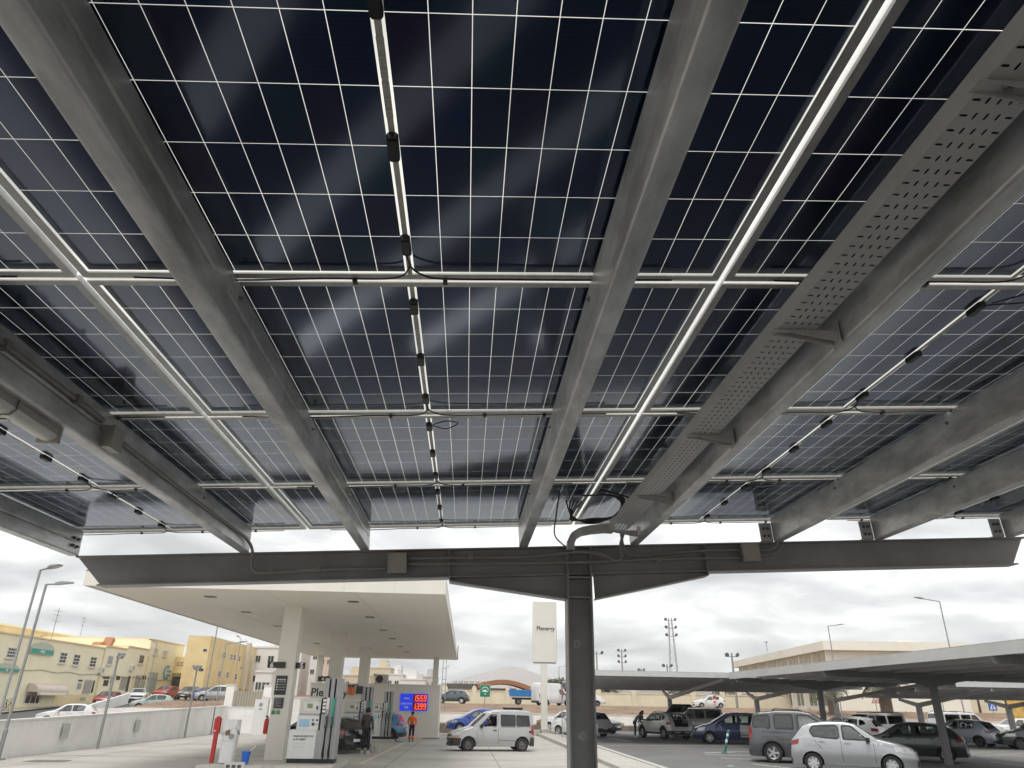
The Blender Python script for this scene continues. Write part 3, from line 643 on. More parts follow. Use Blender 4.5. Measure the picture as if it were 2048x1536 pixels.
# white parapet, ramp wall and earth bank behind the boundary wall
t = thing('ramp_wall', 'white parapet wall in front of the brown earth bank', 'wall', (-25, 66, 0))
m = MB(); m.prism([(-6.8, -.3), (7.2, -.3), (7.2, 1.13), (-2.5, 1.1), (-5.2, 1.0), (-6.8, .9)], 'Y', .0, .2); m.build('wall_section', PLASTER, t)
m = MB(); m.add([(-6.8, .2, .3), (-6.8, .2, 1.0), (-12.2, 22, 2.3), (-12.2, 22, 1.2), (-6.6, .2, .3), (-6.6, .2, 1.0), (-12, 22, 2.3), (-12, 22, 1.2)], [(0, 1, 2, 3), (7, 6, 5, 4), (1, 5, 6, 2), (0, 4, 5, 1), (3, 2, 6, 7)]); m.build('wall_section', PLASTER, t)
# street on the left
ST = mat('street_asphalt', (.10, .10, .10), rough=.85, var=.12, scale=.4, bump=.2)
m = MB(); m.grid(lambda u, v: (-39.8 + u * 8, 52 + v * 62, zleft(52 + v * 62) + .01), 1, 30); m.build('street', ST, kind='structure')
m = MB(); m.grid(lambda u, v: (-41.0 + u * 1.19, 52 + v * 62, zleft(52 + v * 62) + .12), 1, 30); m.build('pavement', KERBM, kind='structure')
# retaining wall of the upper road and the cream boundary wall
rw = thing('retaining_wall', 'long white retaining wall below the brown bank behind the parked cars', 'wall', (20, 70.3, 0))
for k in range(12):
    x0_ = -24 + k * 7; MB().box(x0_, x0_ + 6.98, 0, .25, -.6, 1.04 + .01 * (k % 3)).build('wall_section', PLASTER, rw)
    MB().box(x0_, x0_ + 6.98, -.04, .29, 1.071, 1.12).build('coping', WHITE, rw)
STONE = mat('brown_stone', (.20, .165, .13), rough=.9, var=.3, scale=2.5, bump=.4, dirt=(.30, .27, .23), dirt_amt=.5, dirt_scale=2)
lw = thing('low_wall', 'low brown stone kerb wall at the far edge of the car park', 'wall', (20, 63.5, 0)); q = random.Random(9)
for k in range(44):
    x0_ = -22.6 + k * 1.15; MB().box(x0_, x0_ + 1.1, -.15, .15, -.5, .36 + q.uniform(-.03, .04)).build('stone', STONE, lw)
m = MB(); m.grid(lambda u, v: (-2.6 + u * 72, 63.7 + v * 6.55, .02 + .25 * v), 2, 2); m.build('planting_strip', EARTH, kind='structure')
CREAM = mat('cream_wall', (.72, .66, .50), rough=.85, var=.05, scale=.8, bump=.1, dirt=(.48, .42, .30), dirt_amt=.35, dirt_scale=.5)
cw = thing('cream_wall', 'long cream boundary wall with round topped pillars along the upper road', 'wall', (30, 110, 1.8))
for k, px in enumerate([890, 948, 1016, 1090, 1150, 1197, 1268, 1386, 1445, 1520, 1600, 1680]):
    x = onY(px, 1390, 110).x; x2 = onY([948, 1016, 1090, 1150, 1197, 1268, 1386, 1445, 1520, 1600, 1680, 1790][k], 1390, 110).x
    hgt = 1.62 if k < 9 else 1.75
    MB().box(x - 30 + .36, x2 - 30 - .36, -.1, .1, -.6, hgt).build('wall_section', CREAM, cw)
    m = MB(); m.prism([(x - 30 - .35, -.6), (x - 30 + .35, -.6), (x - 30 + .35, hgt + .35), (x - 30 + .22, hgt + .6), (x - 30, hgt + .75), (x - 30 - .22, hgt + .6), (x - 30 - .35, hgt + .35)], 'Y', -.2, .2); m.build('pillar', CREAM, cw)
    MB().box(x - 30 + .36, x2 - 30 - .36, -.16, .16, hgt + .001, hgt + .12).build('coping', CREAM, cw)
t = thing('cream_wall', 'plain tall stretch of cream wall on the far right behind the tree trunk', 'wall', (65, 104, 1.2))
MB().box(-6, 40, -.1, .1, -1, 3.2).build('wall_section', CREAM, t)

# ---------------------------------------------------------------- petrol station canopy, islands and kiosk
SCREAM = mat('station_cream', (.72, .70, .635), rough=.5, var=.03, scale=1.5)
SOFF = mat('station_soffit', (.74, .71, .63), rough=.55, var=.03, scale=.6)
SLOT = mat('soffit_lamp', (.10, .10, .09), rough=.4)
FX0, FX1, FY0, FY1, FZ = -11.75, -.74, 22.95, 60.2, 5.0
pc = thing('station_canopy', 'cream flat roof canopy on square columns over the fuel pumps', 'canopy', (-6.4, 27.8, 0))
O_ = Vector((-6.4, 27.8, 0))
for k in range(10):   # soffit sheets with open joints
    for j in range(4):
        x0_, x1_ = [-11.70, -9.1, -6.41, -3.6, -.79][j], [-11.70, -9.1, -6.41, -3.6, -.79][j + 1]
        y0_, y1_ = FY0 + .05 + k * 3.715, FY0 + .05 + (k + 1) * 3.715
        MB().box(x0_ - O_.x + .008, x1_ - O_.x - .008, y0_ - O_.y + .003, y1_ - O_.y - .003, FZ, FZ + .02).build('soffit_panel', SOFF, pc)
m = MB(); m.box(FX0 - O_.x, FX1 - O_.x, FY0 - O_.y, FY1 - O_.y, FZ + .40, FZ + .43); m.build('roof', SCREAM, pc)
n_ = 7
for j in range(n_):
    a = FX0 + (FX1 - FX0) * j / n_; b = FX0 + (FX1 - FX0) * (j + 1) / n_
    for yy in (FY0, FY1 - .05): MB().box(a - O_.x + .002, b - O_.x - .002, yy - O_.y, yy - O_.y + .05, FZ - .03, FZ + .44).build('fascia_panel', SCREAM, pc)
for j in range(15):
    a = FY0 + .052 + (FY1 - FY0 - .104) * j / 15; b = FY0 + .052 + (FY1 - FY0 - .104) * (j + 1) / 15
    for xx in (FX0, FX1 - .05): MB().box(xx - O_.x, xx + .05 - O_.x, a - O_.y + .002, b - O_.y - .002, FZ - .03, FZ + .44).build('fascia_panel', SCREAM, pc)
for px, py in ((707, 1203), (740, 1234), (767, 1260), (785, 1277), (801, 1293), (813, 1304), (421, 1193), (493, 1224), (556, 1252), (634, 1287)):
    p = onZ(px, py, FZ); m = MB(); m.box(p.x - O_.x - .17, p.x - O_.x + .17, p.y - O_.y - .17, p.y - O_.y + .17, FZ - .022, FZ - .002); l_ = m.build('recessed_lamp', SLOT, pc)
    MB().box(p.x - O_.x - .19, p.x - O_.x + .19, p.y - O_.y - .19, p.y - O_.y + .19, FZ - .0018, FZ - .0002).build('trim', WHITE, l_)
for yc in (27.8, 38.1, 48.6):
    MB().box(-.31, .31, yc - O_.y - .3, yc - O_.y + .3, ground(-6.4, yc) - .1, FZ).build('column', SCREAM, pc)
for x, yc in ((-11.0, 58.2), (-2.3, 58.2)):
    MB().box(x - O_.x - .2, x - O_.x + .2, yc - O_.y - .2, yc - O_.y + .2, -.4, FZ).build('column', SCREAM, pc)
m = MB(); m.box(FX1 - O_.x + .01, FX1 - O_.x + .06, FY1 - O_.y - 1.2, FY1 - O_.y - .9, FZ - .05, FZ + .95); m.build('gutter_outlet', DARKGREY, pc)
WT = mat('white_print', (.8, .8, .79), rough=.5); BT = mat('black_print', (.025, .025, .025), rough=.5)
BOARD = mat('black_sign_board', (.02, .02, .021), rough=.35)
def board(lab, body, x0, x1, y, z0, z1, tx):
    t = thing('pump_number_sign', lab, 'sign', ((x0 + x1) / 2, y, z0)); h = (x1 - x0) / 2
    MB().box(-h, h, -.03, .0, 0, z1 - z0).build('board', BOARD, t); text('number', body, (z1 - z0) * 1.15, WT, t, (tx - (x0 + x1) / 2, -.032, (z1 - z0) * .1), depth=.002, align='CENTER', bold=.006)
board('black pump sign with white number 6 on the near column', '6', -7.02, -6.40, 27.47, 2.915, 3.115, -6.87)
board('black pump sign with white number 5 right of the near column', '5', -6.085, -5.75, 27.7, 2.915, 3.12, -5.88)
board('black pump sign with white number 4 by the second column', '4', -7.16, -6.6, 37.75, 2.73, 2.96, -6.92)
board('black pump sign with white number 2 by the third column', '2', -7.30, -6.6, 48.25, 2.60, 2.82, -7.08)
t = thing('notice_board', 'tall black price plaque with white rows on the near column', 'notice', (-6.45, 27.495, 2.05))
MB().box(-.215, .18, -.015, 0, 0, .62).build('plate', BOARD, t)
for k in range(4): MB().lathe([(0, -.019), (.026, -.019), (.026, -.0155)], (-.14 + k * .078, 0, .49), 'Y', 10).build('symbol', WT, t)
for k in range(4):
    MB().lathe([(0, -.019), (.022, -.019), (.022, -.0155)], (-.15, 0, .42 - .085 * k), 'Y', 10).build('symbol', WT, t); MB().box(-.11, .14, -.018, -.0155, .405 - .085 * k, .43 - .085 * k).build('text_bar', mat('grey_print'), t)
t = thing('notice_board', 'small square black plaque of fine print below the price plaque', 'notice', (-6.45, 27.495, 1.62)); MB().box(-.18, .15, -.015, 0, 0, .34).build('plate', BOARD, t)
for k in range(8): MB().box(-.15, .05 + .06 * math.sin(k * 2.2), -.017, -.0155, .30 - .035 * k, .312 - .035 * k).build('text_bar', mat('grey_print'), t)
for x, l, c in ((-6.60, 'green fuel sticker on the near column, left one of the pair', (.05, .22, .12)), (-6.44, 'green fuel sticker on the near column, right one of the pair', (.06, .30, .14))):
    t = thing('fuel_sticker', l, 'sticker', (x, 27.495, 1.43)); MB().box(-.065, .065, -.006, 0, 0, .12).build('plate', mat('fuel_green%d' % (x * -100), c), t); MB().box(-.055, .055, -.007, -.001, .135, .155).build('strip', mat('orange_print', (.5, .2, .03)), t)
t = thing('fire_extinguisher', 'red fire extinguisher hanging on the left side of the near column', 'extinguisher', (-6.82, 27.65, .82))
MB().lathe([(0, 0), (.075, 0), (.085, .03), (.085, .38), (.06, .46), (.025, .48), (.025, .52), (0, .52)], n=14).build('cylinder', RED, t, smooth=50); MB().box(-.06, .03, -.012, .012, .52, .56).build('handle', BLACKP, t)
m = MB(); m.tube(cable_mesh([(.02, -.02, .54), (.09, -.05, .45), (.095, -.06, .25), (.09, -.06, .1)]), .012, 6); m.build('hose', BLACKP, t)
# islands and pumps
isl = []
for k, (yc, lab) in enumerate(((26.75, 'pale concrete island kerb under the near pump and column 6'), (37.0, 'concrete island under the second pump'), (47.2, 'concrete island under the farthest pump'))):
    z0 = ground(-6, yc); t = thing('pump_island', lab, 'island', (-6.0, yc, z0), group='concrete pump islands')
    for i in range(4):
        a, b = [-2.1, -.85, .12, 1.0][i], [-.85, .12, 1.0, 1.98][i]
        if i == 0 and k == 0:
            MB().box(a, b - .006, -1.75, 1.75, -.2, .15).build('kerb_block', KERBM, t)
        else: MB().box(a + .0, b - .006, -1.75, 1.75, -.2, .15).build('kerb_block', KERBM, t)
t = thing('drain_box', 'grey drain grate box set in the near island kerb by the bucket', 'drain', (-6.95, 25.0, -.1))
MB().box(-.3, .3, -.02, .05, .04, .235).build('frame', GREYD, t)
for k in range(3): MB().box(-.24 + .17 * k, -.13 + .17 * k, -.028, -.021, .08, .16).build('grate_slot', DARKGREY, t)
PUMPW = mat('pump_white', (.68, .69, .67), rough=.35, var=.03); PUMPC = mat('pump_cream', (.60, .585, .53), rough=.4, var=.03); PUMPG = mat('pump_grey', (.34, .34, .345), rough=.4, metal=.2, var=.05)
LCD = mat('lcd_blue', (.22, .36, .46), rough=.2, emit=(.35, .55, .7, .12)); LCDG = mat('lcd_green', (.22, .28, .12), rough=.2); GREENN = mat('green_nozzle', (.05, .36, .26), rough=.45); ORN = mat('orange_panel', (.75, .16, .03), rough=.5)
def pump(lab, x, y, z, near):
    t = thing('fuel_pump', lab, 'fuel pump', (x, y, z), group='fuel pumps'); d0, d1 = -.32, .32
    MB().box(-.83, .68, d0 + .03, d1 - .03, 0, .13).build('plinth', BLACKP, t)
    MB().box(-.83, .02, d0, d1, .131, .97).build('lower_cabinet', PUMPW, t)
    MB().box(-.84, .03, d0 - .012, d0 - .001, .15, .955).build('front_panel', PUMPW, t)
    MB().box(.031, .13, d0 - .002, d1, .131, .97).build('side_strip', PUMPG, t)
    MB().box(-.63, .07, d0 - .03, d1, .971, 1.40).build('payment_terminal', PUMPW, t)
    MB().box(-.56, -.22, d0 - .036, d0 - .031, 1.06, 1.29).build('screen', LCD, t)
    for i, (a, b, c, d) in enumerate(((-.15, -.09, 1.24, 1.29), (-.02, .05, 1.24, 1.29), (-.15, -.06, 1.10, 1.19), (-.01, .05, 1.13, 1.145))): MB().box(a, b, d0 - .038, d0 - .031, c, d).build('keypad' if i == 2 else 'reader', DARKGREY, t)
    MB().box(-.60, .06, d0 - .028, d1, 1.401, 1.46).build('canopy_lip', PUMPG, t)
    MB().box(-.61, .08, d0 - .02, d1, 1.461, 1.92).build('display_head', PUMPC, t)
    MB().box(-.47, .01, d0 - .026, d0 - .021, 1.55, 1.80).build('display_bezel', PUMPW, t); MB().box(-.36, -.18, d0 - .031, d0 - .0265, 1.62, 1.76).build('display', LCDG, t)
    MB().box(-.06, .0, d0 - .033, d0 - .0265, 1.58, 1.69).build('card_slot', DARKGREY, t)
    text('number', '6' if near else '4', .1, BT, t, (.03, d0 - .022, 1.83), depth=.002, align='CENTER')
    # hose tower: three grey fins with dark slots between
    MB().box(.131, .65, d0 + .1, d1 - .1, .131, 2.52).build('tower_core', BLACKP, t)
    for a, b in ((.135, .29), (.345, .47), (.525, .68)):
        m = MB(); m.prism([(a, d0 - .02), (b, d0 - .05), (b, d1 + .02), (a, d1 + .02)], 'Z', .131, 2.55); m.build('tower_fin', PUMPG, t)
    MB().box(.14, .26, d0 - .045, d0 - .037, 1.45, 1.95).build('fuel_label', DARKGREY, t)
    for k in range(4): MB().box(.15, .25, d0 - .048, d0 - .0455, 1.50 + .11 * k, 1.57 + .11 * k).build('label_bar', WT, t)
    for a, mt in ((.315, PUMPG), (.497, GREENN)):
        m = MB(); m.box(a - .045, a + .045, d0 - .075, d0 - .052, 1.42, 1.95); m.build('nozzle_panel', mt if mt is GREENN else WHITE, t)
        nz_ = thing_part('nozzle', t, mt, a, d0)
        m = MB(); m.tube(cable_mesh([(a, d0 - .09, 1.02), (a + .02, d0 - .16, .7), (a - .01, d0 - .14, .3), (a + .02, d0 - .07, .2), (a + .01, d0 + .05, .5), (a, d0 + .08, 1.5), (a, d0 + .08, 2.4)]), .018, 7); m.build('hose', RUBBER, t, smooth=True)
    if near:
        text('notice_text', 'PAGOS EN EFECTIVO', .068, BT, t, (-.69, d0 - .0125, .76), depth=.002, bold=.003); text('notice_text', 'en EL CAJERO', .068, BT, t, (-.69, d0 - .0125, .67), depth=.002, bold=.003)
        text('notice_text', 'Cash payment', .075, mat('pale_print', (.5, .5, .42)), t, (-.69, d0 - .0125, .54), depth=.002); text('notice_text', 'at the ATM', .075, mat('pale_print'), t, (-.69, d0 - .0125, .44), depth=.002)
    return t
def thing_part(name, parent, mt, a, d0):
    m = MB(); m.box(a - .03, a + .03, d0 - .12, d0 - .05, 1.05, 1.38); o = m.build(name, BLACKP, parent)
    m = MB(); m.tube([(a, d0 - .10, 1.36), (a, d0 - .13, 1.5), (a, d0 - .10, 1.6)], .022, 7); m.build('spout', mt, o)
    m = MB(); m.tube([(a, d0 - .125, 1.10), (a, d0 - .155, 1.2), (a, d0 - .125, 1.32)], .012, 6); m.build('trigger', mt, o); return o
pump('white and grey fuel pump nearest the viewer with cash notice', -4.86, 26.6, ground(-5, 26.6) + .15, True)
pump('middle fuel pump behind the man in the grey jacket', -4.95, 36.9, ground(-5, 36.9) + .15, False)
pump('farthest fuel pump next to the blue car', -4.95, 47.0, ground(-5, 47) + .15, False)
t = thing('wiper_dispenser', 'pair of orange glove dispensers with black plaque above the middle pump', 'dispenser', (-5.3, 36.6, 2.15))
for a in (-.2, -.03): MB().box(a, a + .13, -.08, 0, 0, .33).build('holder', ORN, t); MB().box(a + .01, a + .12, -.085, -.01, .331, .44).build('lid', DARKGREY, t)
MB().box(.2, .5, -.06, 0, .05, .38).build('plaque', BOARD, t); MB().box(-.25, .52, .0, .03, -.2, .4).build('bracket', PUMPC, t)
t = thing('red_post', 'slim red post leaning box at the left end of the island', 'post', (-7.93, 25.9, .04)); MB().box(-.055, .055, -.06, .06, 0, 1.33).build('shaft', RED, t); MB().box(-.09, .09, -.08, .08, .85, 1.28).build('panel_box', RED, t); MB().box(-.075, -.0, -.085, -.0805, .9, .93).build('catch', WHITE, t)
cover = mat('white_plastic_cover', (.74, .74, .73), rough=.45, var=.03)
t = thing('covered_machine', 'white cabinet wrapped in a loose plastic cover beside the red post', 'machine', (-7.48, 25.95, .05))
q = random.Random(21); m = MB()
m.prism([(.235 * math.copysign(abs(math.cos(a)) ** .5, math.cos(a)), .2 * math.copysign(abs(math.sin(a)) ** .5, math.sin(a))) for a in [2 * math.pi * k / 20 for k in range(20)]], 'Z', .0, 1.22); m.build('body', cover, t, smooth=40)
def _cov(u, v):
    a = 2 * math.pi * u; r_ = 1.05 + .05 * math.sin(7 * a + 3 * v) + (.10 * (v ** 2)) * (1 + .6 * math.sin(3 * a + 1)); 
    return (.235 * r_ * math.copysign(abs(math.cos(a)) ** .55, math.cos(a)), .2 * r_ * math.copysign(abs(math.sin(a)) ** .55, math.sin(a)), 1.23 - v * (.34 + .12 * math.sin(2 * a + .5)))
m = MB(); m.grid(_cov, 40, 8); m.add([_cov(i / 40, 0) for i in range(40)], [tuple(range(40))]); m.build('loose_cover', cover, t, smooth=50)
MB().box(-.11, .03, -.215, -.2045, .78, .95).build('label', mat('brown_label', (.22, .12, .09)), t); m = MB(); m.lathe([(.06, -.209), (.085, -.209), (.085, -.2045), (.06, -.2045)], (.09, 0, .75), 'Y', 18); m.build('emblem', mat('grey_print'), t)
MB().box(-.235, .235, -.207, -.2045, .62, .626).build('seam', mat('grey_print'), t)
t = thing('bucket', 'blue plastic bucket with a squeegee handle on the island edge', 'bucket', (-6.78, 25.5, .05))
m = MB(); m.lathe([(0, .01), (.10, .01), (.135, .33), (.145, .33), (.145, .35), (.125, .35), (.095, .03), (0, .03)], n=20); m.build('pail', BLUE, t, smooth=40)
m = MB(); m.tube([(.0, 0, .08), (.12, .02, .36), (.25, .05, .52)], .012, 6); m.build('squeegee', WHITE, t)
t = thing('waste_bin', 'small concrete litter block beside the second island', 'block', (-3.85, 35.3, ground(-4, 35.3))); MB().box(-.2, .2, -.2, .2, 0, .32).build('block', KERBM, t); MB().box(-.02, .0, -.203, -.2005, .05, .3).build('seam', JOINT, t)
# kiosk with sign and price display
KC = mat('kiosk_wall', (.70, .685, .62), rough=.6, var=.03, scale=1)
t = thing('kiosk', 'low cream station kiosk with the dark company name on its front', 'kiosk', (-6.2, 53.7, -.3))
for k in range(6):
    a = -4.42 + k * 1.475; MB().box(a, a + 1.47, 0, .1, -.1, 3.23).build('wall_panel', KC, t)
MB().box(4.33, 4.44, .101, 3.2, -.1, 3.23).build('wall_panel', KC, t); MB().box(-4.42, -4.32, .101, 3.2, -.1, 3.23).build('wall_panel', KC, t)
MB().box(-4.32, 4.33, .101, 3.2, 3.05, 3.15).build('roof', GREYD, t); MB().box(-4.47, 4.49, -.04, .14, 3.231, 3.30).build('coping', KC, t)
lg = text('company_name', 'Plenergy', .72, BT, t, (-4.36, -.006, 2.45), depth=.004, bold=.012)
lg.scale = (2.50 / max(.01, max(v.co.x for v in lg.data.vertices)), 1, 1)
m = MB(); m.box(-.45, .45, -.3, .3, 0, .62); ac = thing('air_conditioner', 'air conditioning unit with a round fan on the kiosk roof', 'air conditioner', (-5.9, 54.4, 3.0)); m.build('casing', PUMPC, ac)
MB().lathe([(0, -.32), (.22, -.32), (.25, -.3005)], (-.12, 0, .32), 'Y', 20).build('fan_grille', DARKGREY, ac)
BL = mat('price_blue', (.015, .04, .75), rough=.4, emit=(.02, .06, .9, .35)); DSP = mat('price_display_back', (.12, .004, .006), rough=.4, emit=(.25, .0, .0, .15)); LED = mat('red_led', (.9, .05, .03), emit=(1, .10, .06, 1.3))
t = thing('price_display', 'blue price display with red digits on the kiosk wall', 'price sign', (-3.5, 53.69, 1.35))
MB().box(-.93, .93, -.08, 0, 0, 1.06).build('case', BL, t)
SEG = {'0': 'abcdef', '1': 'bc', '3': 'abgcd', '5': 'afgcd', '9': 'abcdfg'}
for z0, pr_ in ((.57, '1559'), (.06, '1399')):
    MB().box(-.07, .90, -.09, -.081, z0 - .02, z0 + .44).build('digit_window', DSP, t)
    x = -.03
    for k, ch in enumerate(pr_):
        x0_ = -.055 + k * .235; w_, h_ = .17, .36; th = .04; sl = lambda zz_: (zz_) * .1
        SG = {'a': (0, w_, h_ - th, h_), 'g': (0, w_, h_ / 2 - th / 2, h_ / 2 + th / 2), 'd': (0, w_, 0, th), 'f': (0, th, h_ / 2, h_), 'b': (w_ - th, w_, h_ / 2, h_), 'e': (0, th, 0, h_ / 2), 'c': (w_ - th, w_, 0, h_ / 2)}
        m = MB()
        for s_ in SEG[ch]:
            a, b, c, d = SG[s_]
            m.prism([(x0_ + a + sl(c), z0 + .03 + c), (x0_ + b + sl(c), z0 + .03 + c), (x0_ + b + sl(d), z0 + .03 + d), (x0_ + a + sl(d), z0 + .03 + d)], 'Y', -.098 - .0004 * ord(s_) % .003, -.0905)
        m.build('digit', LED, t)
        if k == 0: MB().box(x0_ + .2, x0_ + .235, -.098, -.0905, z0 + .03, z0 + .07).build('decimal_point', LED, t)
text('fuel_name', 'diésel', .17, WT, t, (-.5, -.082, .72), depth=.003, align='CENTER', bold=.004); text('fuel_name', 'GASOLINA', .155, WT, t, (-.51, -.082, .38), depth=.003, align='CENTER', bold=.004)
m = MB(); m.prism([(-.62, .14), (-.38, .14), (-.36, .26), (-.64, .26)], 'Y', -.085, -.081); m.build('symbol', WT, t); MB().box(-.56, -.44, -.0875, -.0855, .17, .22).build('symbol_hole', BL, t)
t = thing('drain_cover', 'dark drain cover on the forecourt beside the woman', 'drain', (-2.2, 52.6, ground(-2.2, 52.6))); MB().box(-.5, .6, -.3, .3, .006, .03).build('grate', DARKGREY, t)
m = thing('manhole_cover', 'flat dark manhole cover near the left lamp posts', 'drain', (-14.0, 28.0, ground(-14, 28))); MB().box(-.6, .6, -.4, .4, .006, .014).build('lid', JOINT, m)

# pylon sign, posts and road signs in the middle
t = thing('pylon_sign', 'tall cream pylon sign with the company name beside the grey column', 'sign', (5.75, 56, .0))
m = MB(); pr_ = rounded([(-.88, 0), (-.88, .38), (.88, .38)], .05); m.prism([(-.84, -.2), (.84, -.2), (.9, -.14), (.9, .14), (.84, .2), (-.84, .2), (-.9, .14), (-.9, -.14)], 'Z', 4.72, 9.0); m.build('sign_box', SCREAM, t)
MB().box(-.82, .82, -.13, .13, 4.62, 4.719).build('base_trim', GREYD, t); MB().box(-.26, .18, -.16, .16, -.1, 4.619).build('pole', SCREAM, t)
lg = text('company_name', 'Plenergy', .42, BT, t, (-.62, -.204, 6.93), depth=.003, bold=.008); lg.scale = (1.38 / max(.01, max(v.co.x for v in lg.data.vertices)), 1, 1)
for k in range(9): MB().box(-.66 + k * .15, -.56 + k * .15, -.204, -.2005, 6.80, 6.815).build('underline', mat('grey_print'), t)
t = thing('plinth', 'low pale concrete plinth round the foot of the pylon sign', 'plinth', (5.5, 55.6, .0)); q = random.Random(14)
for a, b, c, d in ((-1.0, -.1, -.5, .3), (-.08, .9, -.55, .35), (.95, 1.6, -1.2, -.3), (.3, .93, -1.3, -.57)):
    m = MB(); m.prism([(a + .05, c), (b - .08, c + .03), (b, c + .12), (b, d - .1), (b - .1, d), (a + .08, d), (a, d - .12), (a, c + .1)], 'Z', -.2, .27 + q.uniform(-.05, .04)); m.build('block', KERBM, t)
GRN = mat('road_sign_green', (.01, .22, .12), rough=.35); SRED = mat('road_sign_red', (.55, .02, .02), rough=.4); SBLUE = mat('road_sign_blue', (.02, .12, .45), rough=.4); POST = mat('sign_post', (.36, .36, .35), rough=.5, metal=.3)
t = thing('carport_sign', 'green square sign with white umbrella and car symbol on a post', 'sign', (1.68, 66.5, .2))
MB().box(-.04, .04, -.04, .04, -.4, 2.3).build('post', POST, t); MB().box(-.42, .42, -.08, -.05, 2.2, 3.12).build('plate', GRN, t); MB().box(-.44, .44, -.049, -.041, 2.18, 3.14).build('border', WHITE, t)
m = MB()
arc = [(.30 * math.cos(R(a)), 2.72 + .27 * math.sin(R(a))) for a in range(0, 181, 15)]; arc2 = [(.25 * math.cos(R(a)), 2.72 + .21 * math.sin(R(a))) for a in range(180, -1, -15)]
m.prism(arc + arc2, 'Y', -.085, -.081); m.build('umbrella_symbol', WT, t)
m = MB(); m.prism([(-.26, 2.58), (.26, 2.58), (.26, 2.64), (.12, 2.67), (.05, 2.75), (-.10, 2.75), (-.18, 2.66), (-.26, 2.64)], 'Y', -.0855, -.081); m.build('car_symbol', WT, t)
m = MB(); m.lathe([(.03, -.0855), (.06, -.0855), (.06, -.081), (.03, -.081)], (.02, 0, 2.42), 'Y', 12); m.build('handle_symbol', WT, t)
t = thing('container', 'dark green waste container standing behind the silver van', 'container', (4.1, 66.8, .25)); MB().box(-.8, .8, -.4, .4, -.3, 1.25).build('body', mat('dark_green_bin', (.02, .035, .025), rough=.5), t); MB().box(-.1, .12, -.408, -.4005, .65, .9).build('label', WHITE, t); MB().box(-.85, .85, -.43, .43, 1.251, 1.33).build('lid', BLACKP, t)
t = thing('stop_sign', 'red stop sign seen edge-on at the walkway kerb', 'sign', (6.0, 48, .07)); MB().box(-.03, .03, -.03, .03, 0, 2.9).build('post', POST, t)
m = MB(); m.prism([(.30 * math.cos(R(22.5 + 45 * k)), .30 * math.sin(R(22.5 + 45 * k)) + 2.45) for k in range(8)], 'X', .031, .05); m.build('plate', SRED, t, rot=(0, 0, R(-12)))
# ---------------------------------------------------------------- lamp posts, masts
LPOST = mat('lamp_post_grey', (.30, .31, .31), rough=.5, metal=.3, var=.08)
LHEAD = mat('lamp_head_grey', (.22, .225, .23), rough=.45, metal=.2, var=.08); LENS = mat('lamp_lens', (.62, .63, .62), rough=.2)
def street_lamp(lab, p, h, arm, head='led', r=.07, r1=.045, tilt=0.0, group='street lamps', long_=.55):
    t = thing('street_lamp', lab, 'street lamp', p, group=group)
    ax, ay = arm; L_ = math.hypot(ax, ay) or 1; d = Vector((ax, ay, 0)) / L_
    m = MB(); m.lathe([(r, 0), (r, .9), (r1 * 1.15, .92), (r1, h)], n=10); m.build('pole', LPOST, t, smooth=40)
    m = MB(); m.box(-.16, .16, -.16, .16, -.3, .02); m.build('base_plate', LPOST, t)
    m = MB(); e_ = Vector((ax, ay, h + .12 * L_)); m.tube([(0, 0, h - .05), (0, 0, h), e_ * .25 + Vector((0, 0, h)) * .75, e_], r1 * .8, 8); m.build('arm', LPOST, t)
    s_ = d.cross(Vector((0, 0, 1))); q0 = e_; m = MB()
    def P(a, b, c): return q0 + d * a + s_ * b + Vector((0, 0, c + a * .16))
    ww = .17
    vs = [P(-.05, -ww * .5, -.03), P(long_ * .3, -ww, -.03), P(long_, -ww * .7, -.025), P(long_, ww * .7, -.025), P(long_ * .3, ww, -.03), P(-.05, ww * .5, -.03),
          P(-.05, -ww * .4, .05), P(long_ * .3, -ww * .8, .075), P(long_, -ww * .6, .015), P(long_, ww * .6, .015), P(long_ * .3, ww * .8, .075), P(-.05, ww * .4, .05)]
    m.add(vs, [(5, 4, 3, 2, 1, 0), (6, 7, 8, 9, 10, 11)] + [(i, (i + 1) % 6, 6 + (i + 1) % 6, 6 + i) for i in range(6)]); hd = m.build('lamp_head', LHEAD, t, smooth=35)
    m = MB(); m.add([P(.1, -ww * .55, -.034), P(long_ * .9, -ww * .5, -.031), P(long_ * .9, ww * .5, -.031), P(.1, ww * .55, -.034)], [(3, 2, 1, 0)]); m.build('lens', LENS, hd)
    return t
def flood_post(lab, p, h, dirs):
    t = thing('floodlight_post', lab, 'floodlight', p)
    m = MB(); m.lathe([(.065, 0), (.05, h)], n=8); m.build('pole', LPOST, t, smooth=40)
    for a in dirs:
        m = MB(); c = Vector((.14 * math.cos(a), .14 * math.sin(a), h - .12)); M_ = Matrix.Translation(c) @ Matrix.Rotation(a, 4, 'Z') @ Matrix.Rotation(R(35), 4, 'Y')
        m.box(-.04, .05, -.17, .17, -.12, .12, M_); hd = m.build('lamp_head', LHEAD, t); m = MB(); m.box(.051, .056, -.15, .15, -.10, .10, M_); m.build('lens', LENS, hd)
    return t
def G3(p): return (p.x, p.y, ground(p.x, p.y))
street_lamp('nearest tall grey street lamp with folded flat head at the left edge', (-15.75, 28.2, -.1), 5.78, (.30, .12))
street_lamp('tall grey lamp at the far left edge with a tilted square head', (-16.9, 29.6, -.1), 6.5, (.42, -.2), long_=.6, r=.06)
flood_post('grey floodlight post by the first wall section, left of the bank', (-15.8, 35.5, -.18), 3.9, (R(-20), R(60)))
flood_post('grey floodlight post at the middle of the white wall', (-16.5, 48.0, -.27), 4.0, (R(-30), R(40), R(170)))
m_ = onY(419, 1419, 62)
